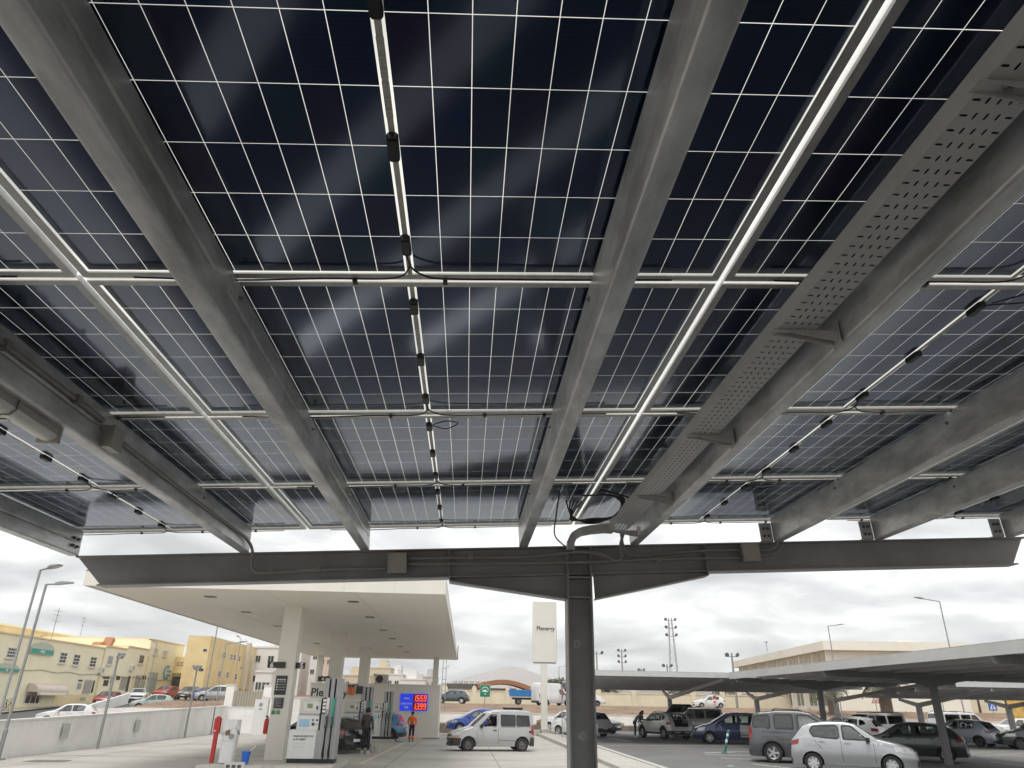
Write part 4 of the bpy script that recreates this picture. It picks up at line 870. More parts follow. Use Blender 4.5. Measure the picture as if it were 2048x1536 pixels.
street_lamp('slender dark street lamp rising beside the beige gate up to the canopy', (-20.3, 62, .0), 8.6, (.5, .1), r=.075)
street_lamp('thin pale lamp post with curved arm right of the slender dark one', (-17.0, 54.4, -.3), 5.75, (.8, .3), r=.05, r1=.035)
street_lamp('curved street lamp in front of the cream facade end', (-39.2, 98, 1.6), 6.6, (-.1, -1.6), r=.06)
street_lamp('curved street lamp in front of the yellow building', (-31.8, 108, 2.0), 7.6, (.0, -1.5), r=.06)
street_lamp('grey street lamp behind the pylon sign pole', (6.35, 62, .0), 9.3, (-.0, 1.3), r=.08)
def at_head(px, py, y): return onY(px, py, y)
for px, py, y, a, lab in ((1656, 1252, 70, (1.1, .2), 'dark street lamp in front of the school roof, arm to the right'), (1879, 1203, 60, (-1.5, -.1), 'tall double pole street lamp above the right carport, arm to the left'), (1118, 1334, 120, (.9, 0), 'distant small street lamp just left of the grey column')):
    p = onY(px, py, y); z0 = terrain_z(p.x, p.y) if y > 70.6 else 0
    street_lamp(lab, (p.x, y, z0), p.z - z0, a, r=.08, long_=.7)
def mast(lab, px, py, y, rows, n_side, spread, gap, lattice):
    p = onY(px, py, y); z0 = terrain_z(p.x, y); t = thing('floodlight_mast', lab, 'floodlight mast', (p.x, y, z0)); h = p.z - z0
    m = MB()
    if lattice:
        for s_ in (-1, 1):
            for q_ in (-1, 1): m.tube([(s_ * .95, q_ * .6, 0), (s_ * .28, q_ * .2, h)], .06, 6)
        m.build('tower_leg', LPOST, t)
        m = MB(); k = 0; z = 1.0
        while z < h - 1:
            f0 = .95 - .67 * z / h; f1 = .95 - .67 * (z + 1.2) / h
            m.tube([(-f0, -.4 * f0, z), (f1, -.4 * f1, z + 1.2)], .03, 4); m.tube([(-f0, -.4 * f0, z), (f0, -.4 * f0, z)], .03, 4); z += 1.2
        m.build('bracing', LPOST, t, kind='stuff')
    else:
        m.lathe([(.22, 0), (.12, h)], n=10); m.build('pole', LPOST, t, smooth=40)
    for r_ in range(rows):
        z = h - .5 - gap * r_
        MB().box(-spread - .2, spread + .2, -.05, .05, z - .05, z + .05).build('crossbar', LPOST, t)
        for s_ in (-1, 1):
            for k in range(n_side):
                c = Vector((s_ * (spread - .5 * k), -.15, z + .28)); M_ = Matrix.Translation(c) @ Matrix.Rotation(R(s_ * 25), 4, 'Z') @ Matrix.Rotation(R(30), 4, 'X')
                m = MB(); m.lathe([(.12, .14), (.30, .0), (.33, -.14), (.28, -.15)], (0, 0, 0), 'Y', 10); m.v = [tuple(M_ @ Vector(v)) for v in m.v]; m.build('floodlight', LHEAD, t)
mast('tall lattice floodlight mast with three rows of lamps', 1340, 1236, 150, 3, 1, .95, 1.5, True)
mast('floodlight mast with three rows of lamps left of the lattice mast', 1243, 1298, 170, 3, 1, .75, 1.2, False)
mast('double floodlight on a slim mast next to the grey column', 1193, 1302, 140, 1, 1, .95, 1, False)
mast('small double floodlight at the foot of the lattice mast', 1334, 1328, 140, 1, 1, .7, 1, False)
mast('floodlight pair beside the school roof corner', 1463, 1306, 110, 1, 1, .75, 1, False)
mast('low pair of floodlights just clearing the far carport roof', 1282, 1337, 160, 1, 1, .5, 1, False)
# telecom pole near the kiosk
p = onY(893, 1322, 75); t = thing('telecom_pole', 'lattice telecom pole with small antennas right of the kiosk', 'mast', (p.x - .15, 75, .9))
m = MB()
for s_ in (-1, 1): m.tube([(s_ * .2, 0, -.6), (s_ * .14, 0, 6.2)], .035, 5)
m.build('rail', LPOST, t)
for z in (1, 2, 3, 4, 5, 5.8): MB().box(-.2, .2, -.02, .02, z, z + .05).build('rung', LPOST, t)
for z in (4.3, 5.2): MB().lathe([(0, -.1), (.2, -.06), (.2, .06)], (.3, -.1, z), 'Y', 10).build('dish', WHITE, t)

# ---------------------------------------------------------------- buildings
WFRAME = mat('white_window_frame', (.66, .65, .60), rough=.5); PANE2 = mat('window_pane', (.035, .04, .045), rough=.08, spec=.6, var=.5, scale=2); SHUT = mat('grey_shutter', (.34, .35, .36), rough=.5); GAPM = mat('grille_shadow', (.22, .20, .17), rough=.8); GRILLE = mat('pale_grille', (.5, .48, .43), rough=.6)
def wbox(ax, T, M_, name, par, u0, u1, z0, z1, d0, d1):
    # box on a facade: u along it, depth d outward
    m = MB()
    if ax == 'X': m.box(d0, d1, u0, u1, z0, z1)     # facade facing +x
    else: m.box(u0, u1, -d1, -d0, z0, z1)           # facade facing -y
    return m.build(name, M_, par)
def window(ax, par, u0, u1, z0, z1, nx=2, nz=2, fr=.07, pane=None, sill=True):
    f = wbox(ax, 0, WFRAME, 'window', par, u0, u1, z0, z1, .004, .05)
    for i in range(nx):
        for j in range(nz):
            a = u0 + fr + (u1 - u0 - fr) * i / nx; b = u0 + (u1 - u0 - fr) * (i + 1) / nx; c = z0 + fr + (z1 - z0 - fr) * j / nz; d = z0 + (z1 - z0 - fr) * (j + 1) / nz
            wbox(ax, 0, pane or PANE2, 'pane', f, a, b, c, d, .051, .056)
    if sill: wbox(ax, 0, WFRAME, 'sill', f, u0 - .1, u1 + .1, z0 - .12, z0 - .001, .004, .16)
    return f
CR1 = mat('cream_render', (.87, .81, .60), rough=.85, var=.05, scale=.6, bump=.12, dirt=(.74, .67, .48), dirt_amt=.4, dirt_scale=.35); CR2 = mat('ochre_render', (.77, .64, .39), rough=.85, var=.05, scale=.6, dirt=(.45, .33, .14), dirt_amt=.35, dirt_scale=.5); OCH = mat('yellow_render', (.78, .62, .33), rough=.85, var=.05, scale=.5, dirt=(.46, .29, .09), dirt_amt=.4, dirt_scale=.4); TERRA = mat('terracotta', (.42, .20, .10), rough=.8)
FXX = -41.0
bl = thing('cream_building', 'long cream two storey building with shop signs along the left street', 'building', (FXX, 62, 0))
def bb(name, y0_, y1_, z1, x0_=-14, z0=-1, M_=CR1, d=0): return MB().box(x0_, d, y0_ - 62, y1_ - 62, z0, z1).build(name, M_, bl)
for a, b, z1 in ((50, 88.5, 6.85), (88.51, 94.2, 7.1), (94.21, 100.5, 7.45), (100.51, 112.5, 8.75)):
    bb('wall', a, b, z1); MB().box(-14, .12, a - 62, b - 62, z1 + .001, z1 + .13).build('roof_edge', CR2, bl)
bb('rear_block', 76, 112.4, 9.4, -22, 0, CR2, -14.02); MB().box(-22, -13.9, 14, 50.4, 9.401, 9.6).build('roof_edge', CR1, bl)
for a, b in ((50, 80), (80.01, 100)): MB().box(.003, .03, a - 62, b - 62, -1, zleft((a + b) / 2) + .75).build('plinth_band', CR2, bl)
def fy(px, py): p = onX(px, py, FXX); return p.y - 62, p.z
def fwin(x0, y0, x1, y1, **k):
    a, zt = fy(x0, y0); b = fy(x1, y0 + .12 * (x1 - x0))[0]; zb = fy(x1 - .22 * (y1 - y0), y1)[1]; window('X', bl, a, b, zb, zt, **k)
fwin(17, 1294, 36, 1317, nx=4, nz=3); fwin(122, 1304, 135, 1327, nx=2, nz=3); fwin(149, 1308, 161, 1331, nx=2, nz=3); fwin(182, 1313, 194, 1335, nx=2, nz=3); fwin(217, 1311, 227, 1330, nx=1, nz=1, pane=SHUT); fwin(280, 1309, 289, 1328, nx=2, nz=1); fwin(309, 1296, 317, 1310, nx=2, nz=1, pane=GRILLE); fwin(327, 1300, 335, 1313, nx=2, nz=1, pane=GRILLE)
def fpiece(name, M_, x0, y0, x1, y1, d0=.004, d1=.06):
    a, zt = fy(x0, y0); b = fy(x1, y0 + .12 * (x1 - x0))[0]; zb = fy(x1 - .22 * (y1 - y0), y1)[1]; return wbox('X', 0, M_, name, bl, a, b, zb, zt, d0, d1)
dr = fpiece('roller_door', mat('pale_blue_door', (.40, .46, .46), rough=.5), 299, 1344, 316, 1386)
for x0, y0, x1, y1, M_ in ((157, 1359, 165, 1363, PANE2), (156, 1366, 163, 1378, SHUT), (170, 1359, 185, 1388, GRILLE), (187, 1361, 190, 1386, PANE2), (196, 1353, 200, 1394, CR2), (206, 1353, 219, 1358, PANE2), (208, 1360, 217, 1372, PANE2), (222, 1354, 229, 1366, SHUT), (221, 1366, 226, 1382, SHUT), (233, 1352, 240, 1360, PANE2), (243, 1352, 256, 1380, GRILLE), (257, 1352, 261, 1383, PANE2), (266, 1351, 270, 1386, CR2), (272, 1350, 283, 1378, GRILLE), (285, 1351, 292, 1359, PANE2), (283, 1361, 290, 1378, SHUT), (127, 1388, 142, 1408, CR2), (160, 1394, 171, 1402, GRILLE)):
    o = fpiece('door' if y1 - y0 > 24 else 'shutter', M_, x0, y0, x1, y1, .004, .05)
    if M_ is GRILLE:
        a, zt = fy(x0, y0); b = fy(x1, y0 + .12 * (x1 - x0))[0]; zb = fy(x1 - .22 * (y1 - y0), y1)[1]
        for k in range(5): wbox('X', 0, GAPM, 'grille_gap', o, a + (b - a) * (k + .3) / 5, a + (b - a) * (k + .7) / 5, zb + .1, zt - .1, .051, .055)
wd_ = fpiece('shop_window', PANE2, 52, 1387, 80, 1406, .004, .03)
a, zt = fy(52, 1387); b, zb = fy(80, 1406)
for k in range(4): wbox('X', 0, WFRAME, 'mullion', wd_, a + (b - a) * k / 3.2, a + (b - a) * k / 3.2 + .09, zb, zt, .031, .06)
for px, py in ((200, 1341), (262, 1336)):
    yy, zz_ = fy(px, py); MB().box(.004, .34, yy - .42, yy + .42, zz_ - .3, zz_ + .3).build('air_conditioner_box', WFRAME, bl); MB().lathe([(0, .352), (.22, .350), (.24, .3405)], (0, yy, zz_), 'X', 14).build('fan_grille', SHUT, bl)
for yy in (26.45, 38.55): MB().box(.004, .10, yy - .05, yy + .05, .6, 6.8).build('downpipe', CR2, bl)
m = MB(); m.tube([(.06, k * 1.6 - 8, 4.05 + .10 * math.sin(k * 1.9)) for k in range(36)], .022, 4); m.build('facade_cable', BT, bl)
# awning, shop signs
a, zt = fy(55, 1371); b, zb = fy(112, 1391); aw = thing('awning', 'pale rounded awning over the shop window of the cream building', 'awning', (FXX + .06, 62 + (a + b) / 2, zb)); h = (b - a) / 2
m = MB(); H_ = zt - zb + .2; m.prism([(0, 0), (0, H_)] + [(1.1 * math.sin(R(t_)), .32 + (H_ - .32) * math.cos(R(t_))) for t_ in range(15, 91, 15)] + [(1.1, 0), (1.04, 0), (1.0, .28), (.06, .28), (.06, 0)], 'Y', -h, h); m.build('canvas', mat('awning_canvas', (.55, .47, .42), rough=.8), aw, smooth=40); MB().box(1.101, 1.108, -h + .3, h - .3, .02, .26).build('valance_print', CR1, aw)
def shop_sign(lab, x0, y0, x1, y1, col, body, arch):
    a, zt = fy(x0, y0); b, zb = fy(x1, y1); t = thing('shop_sign', lab, 'sign', (FXX + .06, 62 + (a + b) / 2, zb), rz=R(90)); h = (b - a) / 2; H_ = zt - zb
    if arch:
        m = MB(); m.prism([(-h, 0), (h, 0)] + [(h * math.cos(R(k)), H_ * .4 + H_ * .6 * math.sin(R(k))) for k in range(0, 181, 20)], 'Y', -.1, 0); m.build('board', mat('sign_pale_green', (.46, .52, .42), rough=.5), t)
        MB().box(-h * .98, h * .98, -.108, -.1005, .05, H_ * .42).build('band', col, t)
    else:
        MB().box(-h, h, -.1, 0, 0, H_).build('board', col, t)
    if body: text('lettering', body, H_ * .33, WT, t, (0, -.112, H_ * .13), depth=.004, align='CENTER', bold=.01)
    return t
TEAL = mat('sign_teal', (.05, .33, .25), rough=.5)
shop_sign('half round green shop sign high on the cream facade', 64, 1281, 103, 1312, TEAL, 'MAR', True)
shop_sign('arched green shop sign at the far left edge above the tree', -12, 1324, 34, 1346, TEAL, 'AS', True)
a, zt = fy(327, 1337); b, zb = fy(340, 1353); t = thing('shop_logo', 'small light blue shop logo on the plain end of the cream facade', 'sign', (FXX + .02, 62 + (a + b) / 2, (zt + zb) / 2), rz=R(90)); h = (b - a) / 2; LB = mat('logo_blue', (.16, .42, .58), rough=.5)
m = MB(); m.prism([(h * math.cos(R(k)) * .9, h * .55 * math.sin(R(k)) * 1.2) for k in range(60, 301, 20)] + [(h * .6 * math.cos(R(k)) * .9, h * .35 * math.sin(R(k)) * 1.2) for k in range(300, 59, -20)], 'Y', -.04, 0); m.build('curl', LB, t); MB().box(-.1, h, -.04, 0, .05, .3).build('bar', LB, t); MB().box(-.1, h * .9, -.04, 0, -.45, -.2).build('bar', LB, t)
for px, py, lab in ((160, 1236, 'thin roof aerial with crossbars on the cream building'), (104, 1258, 'small roof aerial near the first roof step')):
    p = onX(px, 1272, -57 if py < 1250 else FXX - 1); t = thing('roof_aerial', lab, 'aerial', (p.x, p.y, 9.5 if py < 1250 else 6.9)); m = MB(); m.tube([(0, 0, -.3), (0, 0, 3.2)], .035, 5); m.build('rod', LPOST, t)
    for z in (1.9, 2.5, 2.9): m = MB(); m.tube([(0, -.7, z), (0, .7, z)], .025, 4); m.build('crossbar', LPOST, t)
p = onX(208, 1283, -43); t = thing('roof_arch', 'terracotta arched vent with a slanted cap on the cream roof', 'roof vent', (-43.5, p.y, 7.0)); m = MB(); m.prism([(-.9, -.5), (.9, -.5)] + [(.9 * math.cos(R(k)), .0 + .8 * math.sin(R(k))) for k in range(0, 181, 20)], 'X', -.5, .5); m.build('arch', TERRA, t)
m = MB(); m.prism([(1.1, -.3), (1.8, -.3), (2.9, 1.2), (2.3, 1.5)], 'X', -.5, .5); m.build('slanted_cap', TERRA, t)
# yellow building
YX = -33.3
yb = thing('yellow_building', 'three storey ochre yellow building with small dark windows', 'building', (YX, 100, 0))
MB().box(-2.9, 0, 0, 22, 0, 9.15).build('wall', OCH, yb); MB().box(-2.9, .0, .0, 22.0, 9.151, 9.3).build('parapet', mat('parapet_pale', (.66, .56, .36)), yb)
MB().box(-11, -2.91, 10, 22, 0, 7.2).build('garage_block', OCH, yb); MB().box(-7.6, -4.0, 9.93, 9.99, 1.0, 4.6).build('garage_door', DARKGREY, yb); MB().box(-11, -2.92, 9.7, 9.99, 5.0, 5.2).build('ledge', CR2, yb)
text('shop_name', 'CODIGRUP', .7, BT, yb, (-7.4, 9.985, 6.0), depth=.006)
def yx(px, py): p = onX(px, py, YX); return p.y - 100, p.z
for x0, y0, x1, y1 in ((446, 1304, 452, 1317), (461, 1308, 465, 1320), (467, 1309, 472, 1321), (478, 1312, 481, 1323), (437, 1341, 443, 1354), (453, 1344, 458, 1356), (471, 1347, 474, 1360), (494, 1316, 497, 1327), (505, 1318, 509, 1330), (488, 1349, 491, 1361), (499, 1351, 503, 1362), (480, 1332, 486, 1338)):
    a, zt = yx(x0, y0); b = yx(x1, y0)[0]; zb = yx(x1 - .15 * (y1 - y0), y1)[1]; window('X', yb, a, b, zb, zt, nx=2, nz=2, sill=False)
for x0, y0, x1, y1 in ((406, 1297, 421, 1304), (397, 1336, 415, 1343)):
    p = onY(x0, y0, 99.9); q_ = onY(x1, y1, 99.9); w0 = wbox('Y', 0, WFRAME, 'window', yb, p.x - YX, min(q_.x - YX, -.2), q_.z, p.z, .004, .03); wbox('Y', 0, PANE2, 'pane', w0, p.x - YX + .05, min(q_.x - YX, -.2) - .05, q_.z + .05, p.z - .05, .031, .036)
for k in range(2): MB().box(.005, .6, 16 + 3 * k, 17.2 + 3 * k, 3.2, 9.6 - k * 1.5).build('pipe_shaft', mat('pale_shaft', (.62, .55, .42)), yb)
# town houses far behind the station
HW = [mat('house_white', (.72, .71, .68), rough=.85, var=.04, dirt=(.56, .54, .5), dirt_amt=.4, dirt_scale=.3), mat('house_grey', (.52, .51, .49), rough=.85, var=.05, dirt=(.4, .39, .37), dirt_amt=.4), mat('house_sand', (.62, .54, .40), rough=.85, var=.05), mat('house_pink', (.62, .48, .40), rough=.85, var=.05)]
def house(lab, px0, px1, py, y, M_, dep=9, nw=(2, 2), seed=1, box_top=True):
    p, q_ = onY(px0, py, y), onY(px1, py, y); z0 = terrain_z((p.x + q_.x) / 2, y) - .5; z1 = (p.z + q_.z) / 2
    t = thing('house', lab, 'house', ((p.x + q_.x) / 2, y, z0), group='houses of the town behind'); h = (q_.x - p.x) / 2; H_ = z1 - z0; rr = random.Random(seed)
    MB().box(-h, h, 0, dep, 0, H_).build('wall', M_, t); MB().box(-h - .1, h + .1, -.1, dep + .1, H_ + .001, H_ + .25).build('parapet', M_, t)
    if box_top:
        a = rr.uniform(-h * .7, h * .1); MB().box(a, a + h * .7, 2, dep - 1, H_ + .251, H_ + 2.1).build('roof_room', M_, t)
        tk = MB(); tk.lathe([(.5, 0), (.5, 1.0), (.1, 1.15)], (h * .6, 2, H_ + .25), n=10); tk.build('water_tank', HW[1], t)
    for i in range(nw[0]):
        for j in range(nw[1]):
            u = -h + 2 * h * (i + .5 + rr.uniform(-.15, .15)) / nw[0]; z = H_ - 1.7 - 2.9 * j
            if z < .8: continue
            w_ = rr.uniform(.3, .55); window('Y', t, u - w_, u + w_, z - .4, z + .6, nx=2, nz=1, sill=False)
    return t
Hs = [(503, 560, 1296, 122, 0, 'white two storey house right of the yellow building'), (552, 604, 1303, 150, 0, 'white house with roof tanks seen left of the second column'), (598, 642, 1298, 165, 0, 'tall white house behind sign 5'), (640, 668, 1306, 150, 3, 'pinkish house between the small rear column and the second column'), (686, 742, 1352, 175, 2, 'low sand coloured house between second and third column'),
      (740, 782, 1337, 190, 2, 'sandy house with a roof terrace right of the third column'), (770, 806, 1350, 170, 0, 'white house with black roof units above the kiosk'), (800, 850, 1360, 160, 0, 'low white house above the kiosk roof'), (846, 875, 1355, 200, 1, 'grey house behind the right rear canopy column'), (884, 938, 1368, 135, 0, 'white flat roofed house behind the grey crossover'), (512, 545, 1345, 100, 0, 'small white garage house at the foot of the yellow building'),
      (700, 735, 1340, 230, 0, 'distant white house under the canopy edge'), (1160, 1215, 1366, 180, 0, 'pale house behind the far carport, nearest the column'), (1240, 1345, 1376, 150, 1, 'long pale grey hall behind the cream wall'), (1385, 1420, 1376, 160, 1, 'grey hall between the two palms')]
for k, (a, b, c, y, mi, lab) in enumerate(Hs): house(lab, a, b, c, y, HW[mi], nw=(2, 2), seed=k, box_top=y > 100 and k not in (9, 13, 14))
# dark roofed hall and brown pavilion roof
p, q_ = onY(900, 1367, 130), onY(962, 1368, 130); t = thing('market_hall', 'low pale hall with a dark flat roof edge behind the cream wall', 'hall', ((p.x + q_.x) / 2, 130, 2)); h = (q_.x - p.x) / 2; MB().box(-h, h + 6, 0, 8, 0, p.z - 2.6).build('wall', HW[0], t); MB().box(-h - .5, h + .5, -.8, 8, p.z - 2.59, p.z - 2).build('roof', mat('dark_roof_edge', (.10, .10, .085)), t)
for k in range(6): MB().lathe([(.35, 0), (.35, .5), (0, .7)], (-h + .8 + k * .95, 1, p.z - 2), n=8).build('roof_cowl', HW[1], t)
BRN = mat('brown_roof', (.33, .15, .075), rough=.7, var=.12, scale=1.5)
p, q_ = onY(955, 1375, 124), onY(1062, 1375, 124); t = thing('pavilion', 'open pavilion with a curved brown roof behind the cream wall', 'pavilion', ((p.x + q_.x) / 2, 124, 2)); h = (q_.x - p.x) / 2
def _rf(x): return 2.55 + .85 * math.cos(x / h * 1.55) - .12 * (x / h)
n_ = 16; up_ = [(-h + 2 * h * k / n_, _rf(-h + 2 * h * k / n_)) for k in range(n_ + 1)]; lo_ = [(x * .97, z - .62) for x, z in up_[::-1]]
m = MB(); m.prism(up_ + lo_, 'Y', 0, 7); m.build('roof', BRN, t, smooth=30)
for x in (-h * .8, h * .8): MB().box(x - .15, x + .15, .5, .8, -1, 2.3).build('post', POST, t)
# school
SCH = mat('school_cream', (.84, .81, .72), rough=.8, var=.04, scale=.4, dirt=(.50, .45, .34), dirt_amt=.4, dirt_scale=.2); SCW = mat('school_window', (.16, .155, .13), rough=.3, var=.2)
A_ = onY(1652, 1283, 92); B_ = onY(1473, 1321, 138); A2 = onY(1652, 1326, 92)
dv = Vector((B_.x - A_.x, B_.y - A_.y, 0)); L_ = dv.length; az = math.atan2(dv.y, dv.x)
t = thing('school', 'long cream school building with rows of recessed window bays', 'building', (A_.x, A_.y, 1.5), rz=az)
# local x runs along the long facade, +y side faces the car park
Hs_ = A_.z - 1.5; sg = 1
MB().box(0, L_, -16, -.25, 0, Hs_ - 1.05).build('wall', SCH, t); MB().box(-1.0, L_ + .6, -17, .8, Hs_ - 1.05, Hs_).build('roof_fascia', SCH, t)
nb = 9
for k in range(nb):
    u0, u1 = L_ * (k + .06) / nb, L_ * (k + .94) / nb
    MB().box(L_ * k / nb - .12, L_ * k / nb + .12, -.249, .35, .5, Hs_ - 1.06).build('pilaster', SCH, t)
    for i in range(3):
        a = u0 + (u1 - u0) * (i + .12) / 3; b = u0 + (u1 - u0) * (i + .88) / 3
        f = MB().box(a, b, -.249, -.2, Hs_ - 3.15, Hs_ - 1.35).build('window', SCW, t); MB().box(a - .14, a - .01, -.249, .15, Hs_ - 3.3, Hs_ - 1.2).build('mullion', SCH, f)
        m = MB(); m.prism([(-.249, Hs_ - 4.5), (-.1, Hs_ - 4.5), (.3, Hs_ - 3.4), (.3, Hs_ - 3.3), (-.249, Hs_ - 3.3)], 'X', a, b); m.build('spandrel', SCH, t)
    for i in range(3): MB().box(u0 + (u1 - u0) * (i + .15) / 3, u0 + (u1 - u0) * (i + .85) / 3, -.249, -.2, .8, 2.6).build('window', SCW, t)
# gable wing to the right
Cc = onY(1735, 1288, 96); D_ = onY(1892, 1299, 112)
t2 = thing('school_wing', 'lower cream school wing with a strip window on the right', 'building', (A_.x, A_.y + .3, 1.5))
P1 = Vector((Cc.x - A_.x, Cc.y - A_.y - .3, 0)); P2 = Vector((D_.x - A_.x, D_.y - A_.y - .3, 0))
def wallseg(p, q_, h0, h1, name, par, M_, out=0.0, th=.3):
    d = (q_ - p).normalized(); nrm = Vector((d.y, -d.x, 0)); vs = []
    for c, hh in ((p, h0), (q_, h0), (q_, h1), (p, h1)):
        vs.append(c + nrm * out + Vector((0, 0, hh)))
    vs += [v + Vector((.94, .34, 0)) * th for v in vs]
    return MB().add(vs, [(0, 1, 2, 3), (7, 6, 5, 4), (0, 4, 5, 1), (1, 5, 6, 2), (2, 6, 7, 3), (3, 7, 4, 0)]).build(name, M_, par)
O3 = Vector((.6, -.3, 0)); h1 = Cc.z - 1.5; h2 = D_.z - 1.5
wallseg(O3, P1, 0, h1 - 1.2, 'wall', t2, SCH, th=8); wallseg(O3 + Vector((-1.5, 0, 0)), P1 + Vector((.8, 0, 0)), h1 - 1.19, h1 - .1, 'roof_fascia', t2, SCH, .7, 9)
P1b = P1 + Vector((3, 3.5, 0)); wallseg(P1 + Vector((.1, .4, 0)), P1b + Vector((2.5, 0, 0)), 0, h1 - .6, 'wall', t2, SCH, th=6); w_ = wallseg(P1 + Vector((.8, .45, 0)), P1b + Vector((2.3, 0, 0)), h1 - 2.6, h1 - 1.9, 'window', t2, SCW, .06, .05)
wallseg(P1b + Vector((2.6, 0, 0)), P2, 0, h2 - .6, 'wall', t2, SCH, th=8); wallseg(P1b + Vector((2.2, -.3, 0)), P2 + Vector((.6, 0, 0)), h2 - 1.1, h2, 'roof_fascia', t2, SCH, .8, 8)
p = onX(1523, 1277, A_.x + 1); t = thing('roof_vent', 'small mast on the school roof', 'mast', (A_.x - 1.2, A_.y + 16, Hs_ + 1.5)); m = MB(); m.tube([(0, 0, -.2), (0, 0, 1.2)], .05, 6); m.build('rod', LPOST, t); MB().box(-.25, .25, -.05, .05, 1.0, 1.15).build('head', LPOST, t)
# hills
HILL = mat('hill_earth', (.40, .31, .27), rough=1, var=.12, scale=.01, dirt=(.46, .40, .35), dirt_amt=.6, dirt_scale=.006); HILL2 = mat('far_hill_earth', (.42, .37, .34), rough=1, var=.1, scale=.006)
def hill(lab, c, rx, ry, h, M_, sd):
    m = MB(); q = random.Random(sd); ph = [q.uniform(0, 6.28) for _ in range(6)]
    def fn(u, v):
        a = 2 * math.pi * u; r = v; k = (1 - r) ** 1.25 * (1 + .06 * math.sin(5 * a + ph[0]) * r) - .02
        return (c[0] + rx * r * math.cos(a) * (1 + .08 * math.sin(3 * a + ph[1])), c[1] + ry * r * math.sin(a), 2 + h * k if r > .03 else 2 + h * .955)
    m.grid(fn, 48, 16); m.build('hill', M_, smooth=True, kind='structure')
hill('', (165, 2800, 0), 560, 300, 132, HILL2, 1); hill('', (640, 1300, 0), 250, 220, 112, HILL, 2); hill('', (-420, 2400, 0), 600, 300, 60, HILL2, 3); hill('', (800, 2400, 0), 500, 300, 60, HILL2, 5)

# ---------------------------------------------------------------- trees
LEAF = mat('dark_leaves', (.045, .075, .028), rough=.7, var=.45, scale=1.2, obj_rand=.1); LEAF2 = mat('olive_leaves', (.075, .085, .035), rough=.7, var=.4, scale=1.2, obj_rand=.1); BARK = mat('bark', (.13, .10, .075), rough=.95, var=.3, scale=6, bump=.8); PALMB = mat('palm_bark', (.20, .155, .115), rough=.95, var=.35, scale=7, bump=1.0)
def crown(mb, c, r, n, sz, q):
    for _ in range(n):
        v = Vector((q.gauss(0, 1), q.gauss(0, 1), q.gauss(0, 1))).normalized() * (q.uniform(.25, 1) ** .45)
        p = Vector((c[0] + v.x * r[0], c[1] + v.y * r[1], c[2] + v.z * r[2])); a = Vector((q.gauss(0, 1), q.gauss(0, 1), q.gauss(0, 1))).normalized(); b = a.orthogonal().normalized(); s_ = sz * q.uniform(.6, 1.4)
        mb.add([p - a * s_, p + b * s_ * .45, p + a * s_, p - b * s_ * .45], [(0, 1, 2, 3)])
def tree(lab, x, y, z, h, cr, n=1600, sd=1, M_=LEAF, cat='tree', trunk=.16, sz=.18, name='tree', group=None):
    q = random.Random(sd); t = thing(name, lab, cat, (x, y, z), group=group)
    m = MB(); th = h - cr[2]
    m.tube([(0, 0, -.3), (.05, 0, th * .5), (.0, .05, th)], trunk, 8, r1=trunk * .6); tr_ = m.build('trunk', BARK, t, smooth=40)
    m = MB()
    for k in range(6):
        a = k * 1.05 + q.uniform(-.3, .3); m.tube([(0, 0, th * .8), (cr[0] * .35 * math.cos(a), cr[1] * .35 * math.sin(a), th + cr[2] * .4), (cr[0] * .75 * math.cos(a), cr[1] * .75 * math.sin(a), th + cr[2] * q.uniform(.6, 1.2))], trunk * .4, 5, r1=trunk * .1)
    m.build('limbs', BARK, t, kind='stuff')
    m = MB()
    for k in range(9):
        a, b = q.uniform(0, 6.28), q.uniform(-.6, .8); crown(m, (cr[0] * .55 * math.cos(a), cr[1] * .55 * math.sin(a), h - cr[2] + cr[2] * .55 * b), tuple(v * q.uniform(.38, .55) for v in cr), n // 9, sz, q)
    m.build('crown', M_, t, kind='stuff'); return t
def palm(lab, x, y, z, h, n=26, L_=1.9, sd=1, trunk=.22):
    q = random.Random(sd); t = thing('palm_tree', lab, 'palm tree', (x, y, z)); m = MB(); k = 0
    prof = []
    zz_ = -.3
    while zz_ < h: prof += [(trunk * 1.1, zz_), (trunk * .92, zz_ + .16)]; zz_ += .17
    m.lathe(prof, n=10); m.build('trunk', PALMB, t)
    for k in range(n):
        a = k * 2.4 + q.uniform(-.2, .2); e0 = q.uniform(-.2, 1.25); L2 = L_ * q.uniform(.8, 1.1); m = MB(); d = Vector((math.cos(a), math.sin(a), 0)); s_ = Vector((-d.y, d.x, 0)); pts = []
        for i in range(9):
            u = i / 8; pts.append(Vector((0, 0, h)) + d * (L2 * u * math.cos(e0 * (1 - u * .3))) + Vector((0, 0, L2 * (math.sin(e0) * u - .75 * u * u))))
        for i in range(1, 9):
            w_ = .34 * L2 * math.sin(math.pi * (.12 + .8 * i / 9))
            for sg in (-1, 1):
                for o_ in (0, .5):
                    p = pts[i - 1] + (pts[i] - pts[i - 1]) * o_; q2 = p + (pts[i] - pts[i - 1]) * .33
                    m.add([p, q2, q2 + s_ * sg * w_ * .7 + d * w_ * .35 - Vector((0, 0, w_ * .3)), p + s_ * sg * w_ * .75 + d * w_ * .4 - Vector((0, 0, w_ * .35))], [(0, 1, 2, 3)])
        m.tube(pts, .025, 4); m.build('frond', LEAF2, t)
    return t
tree('round dark green tree cut by the left edge beneath the shop sign', -38.2, 60.5, -.1, 4.6, (1.9, 1.9, 1.45), 4200, 3, sz=.14)
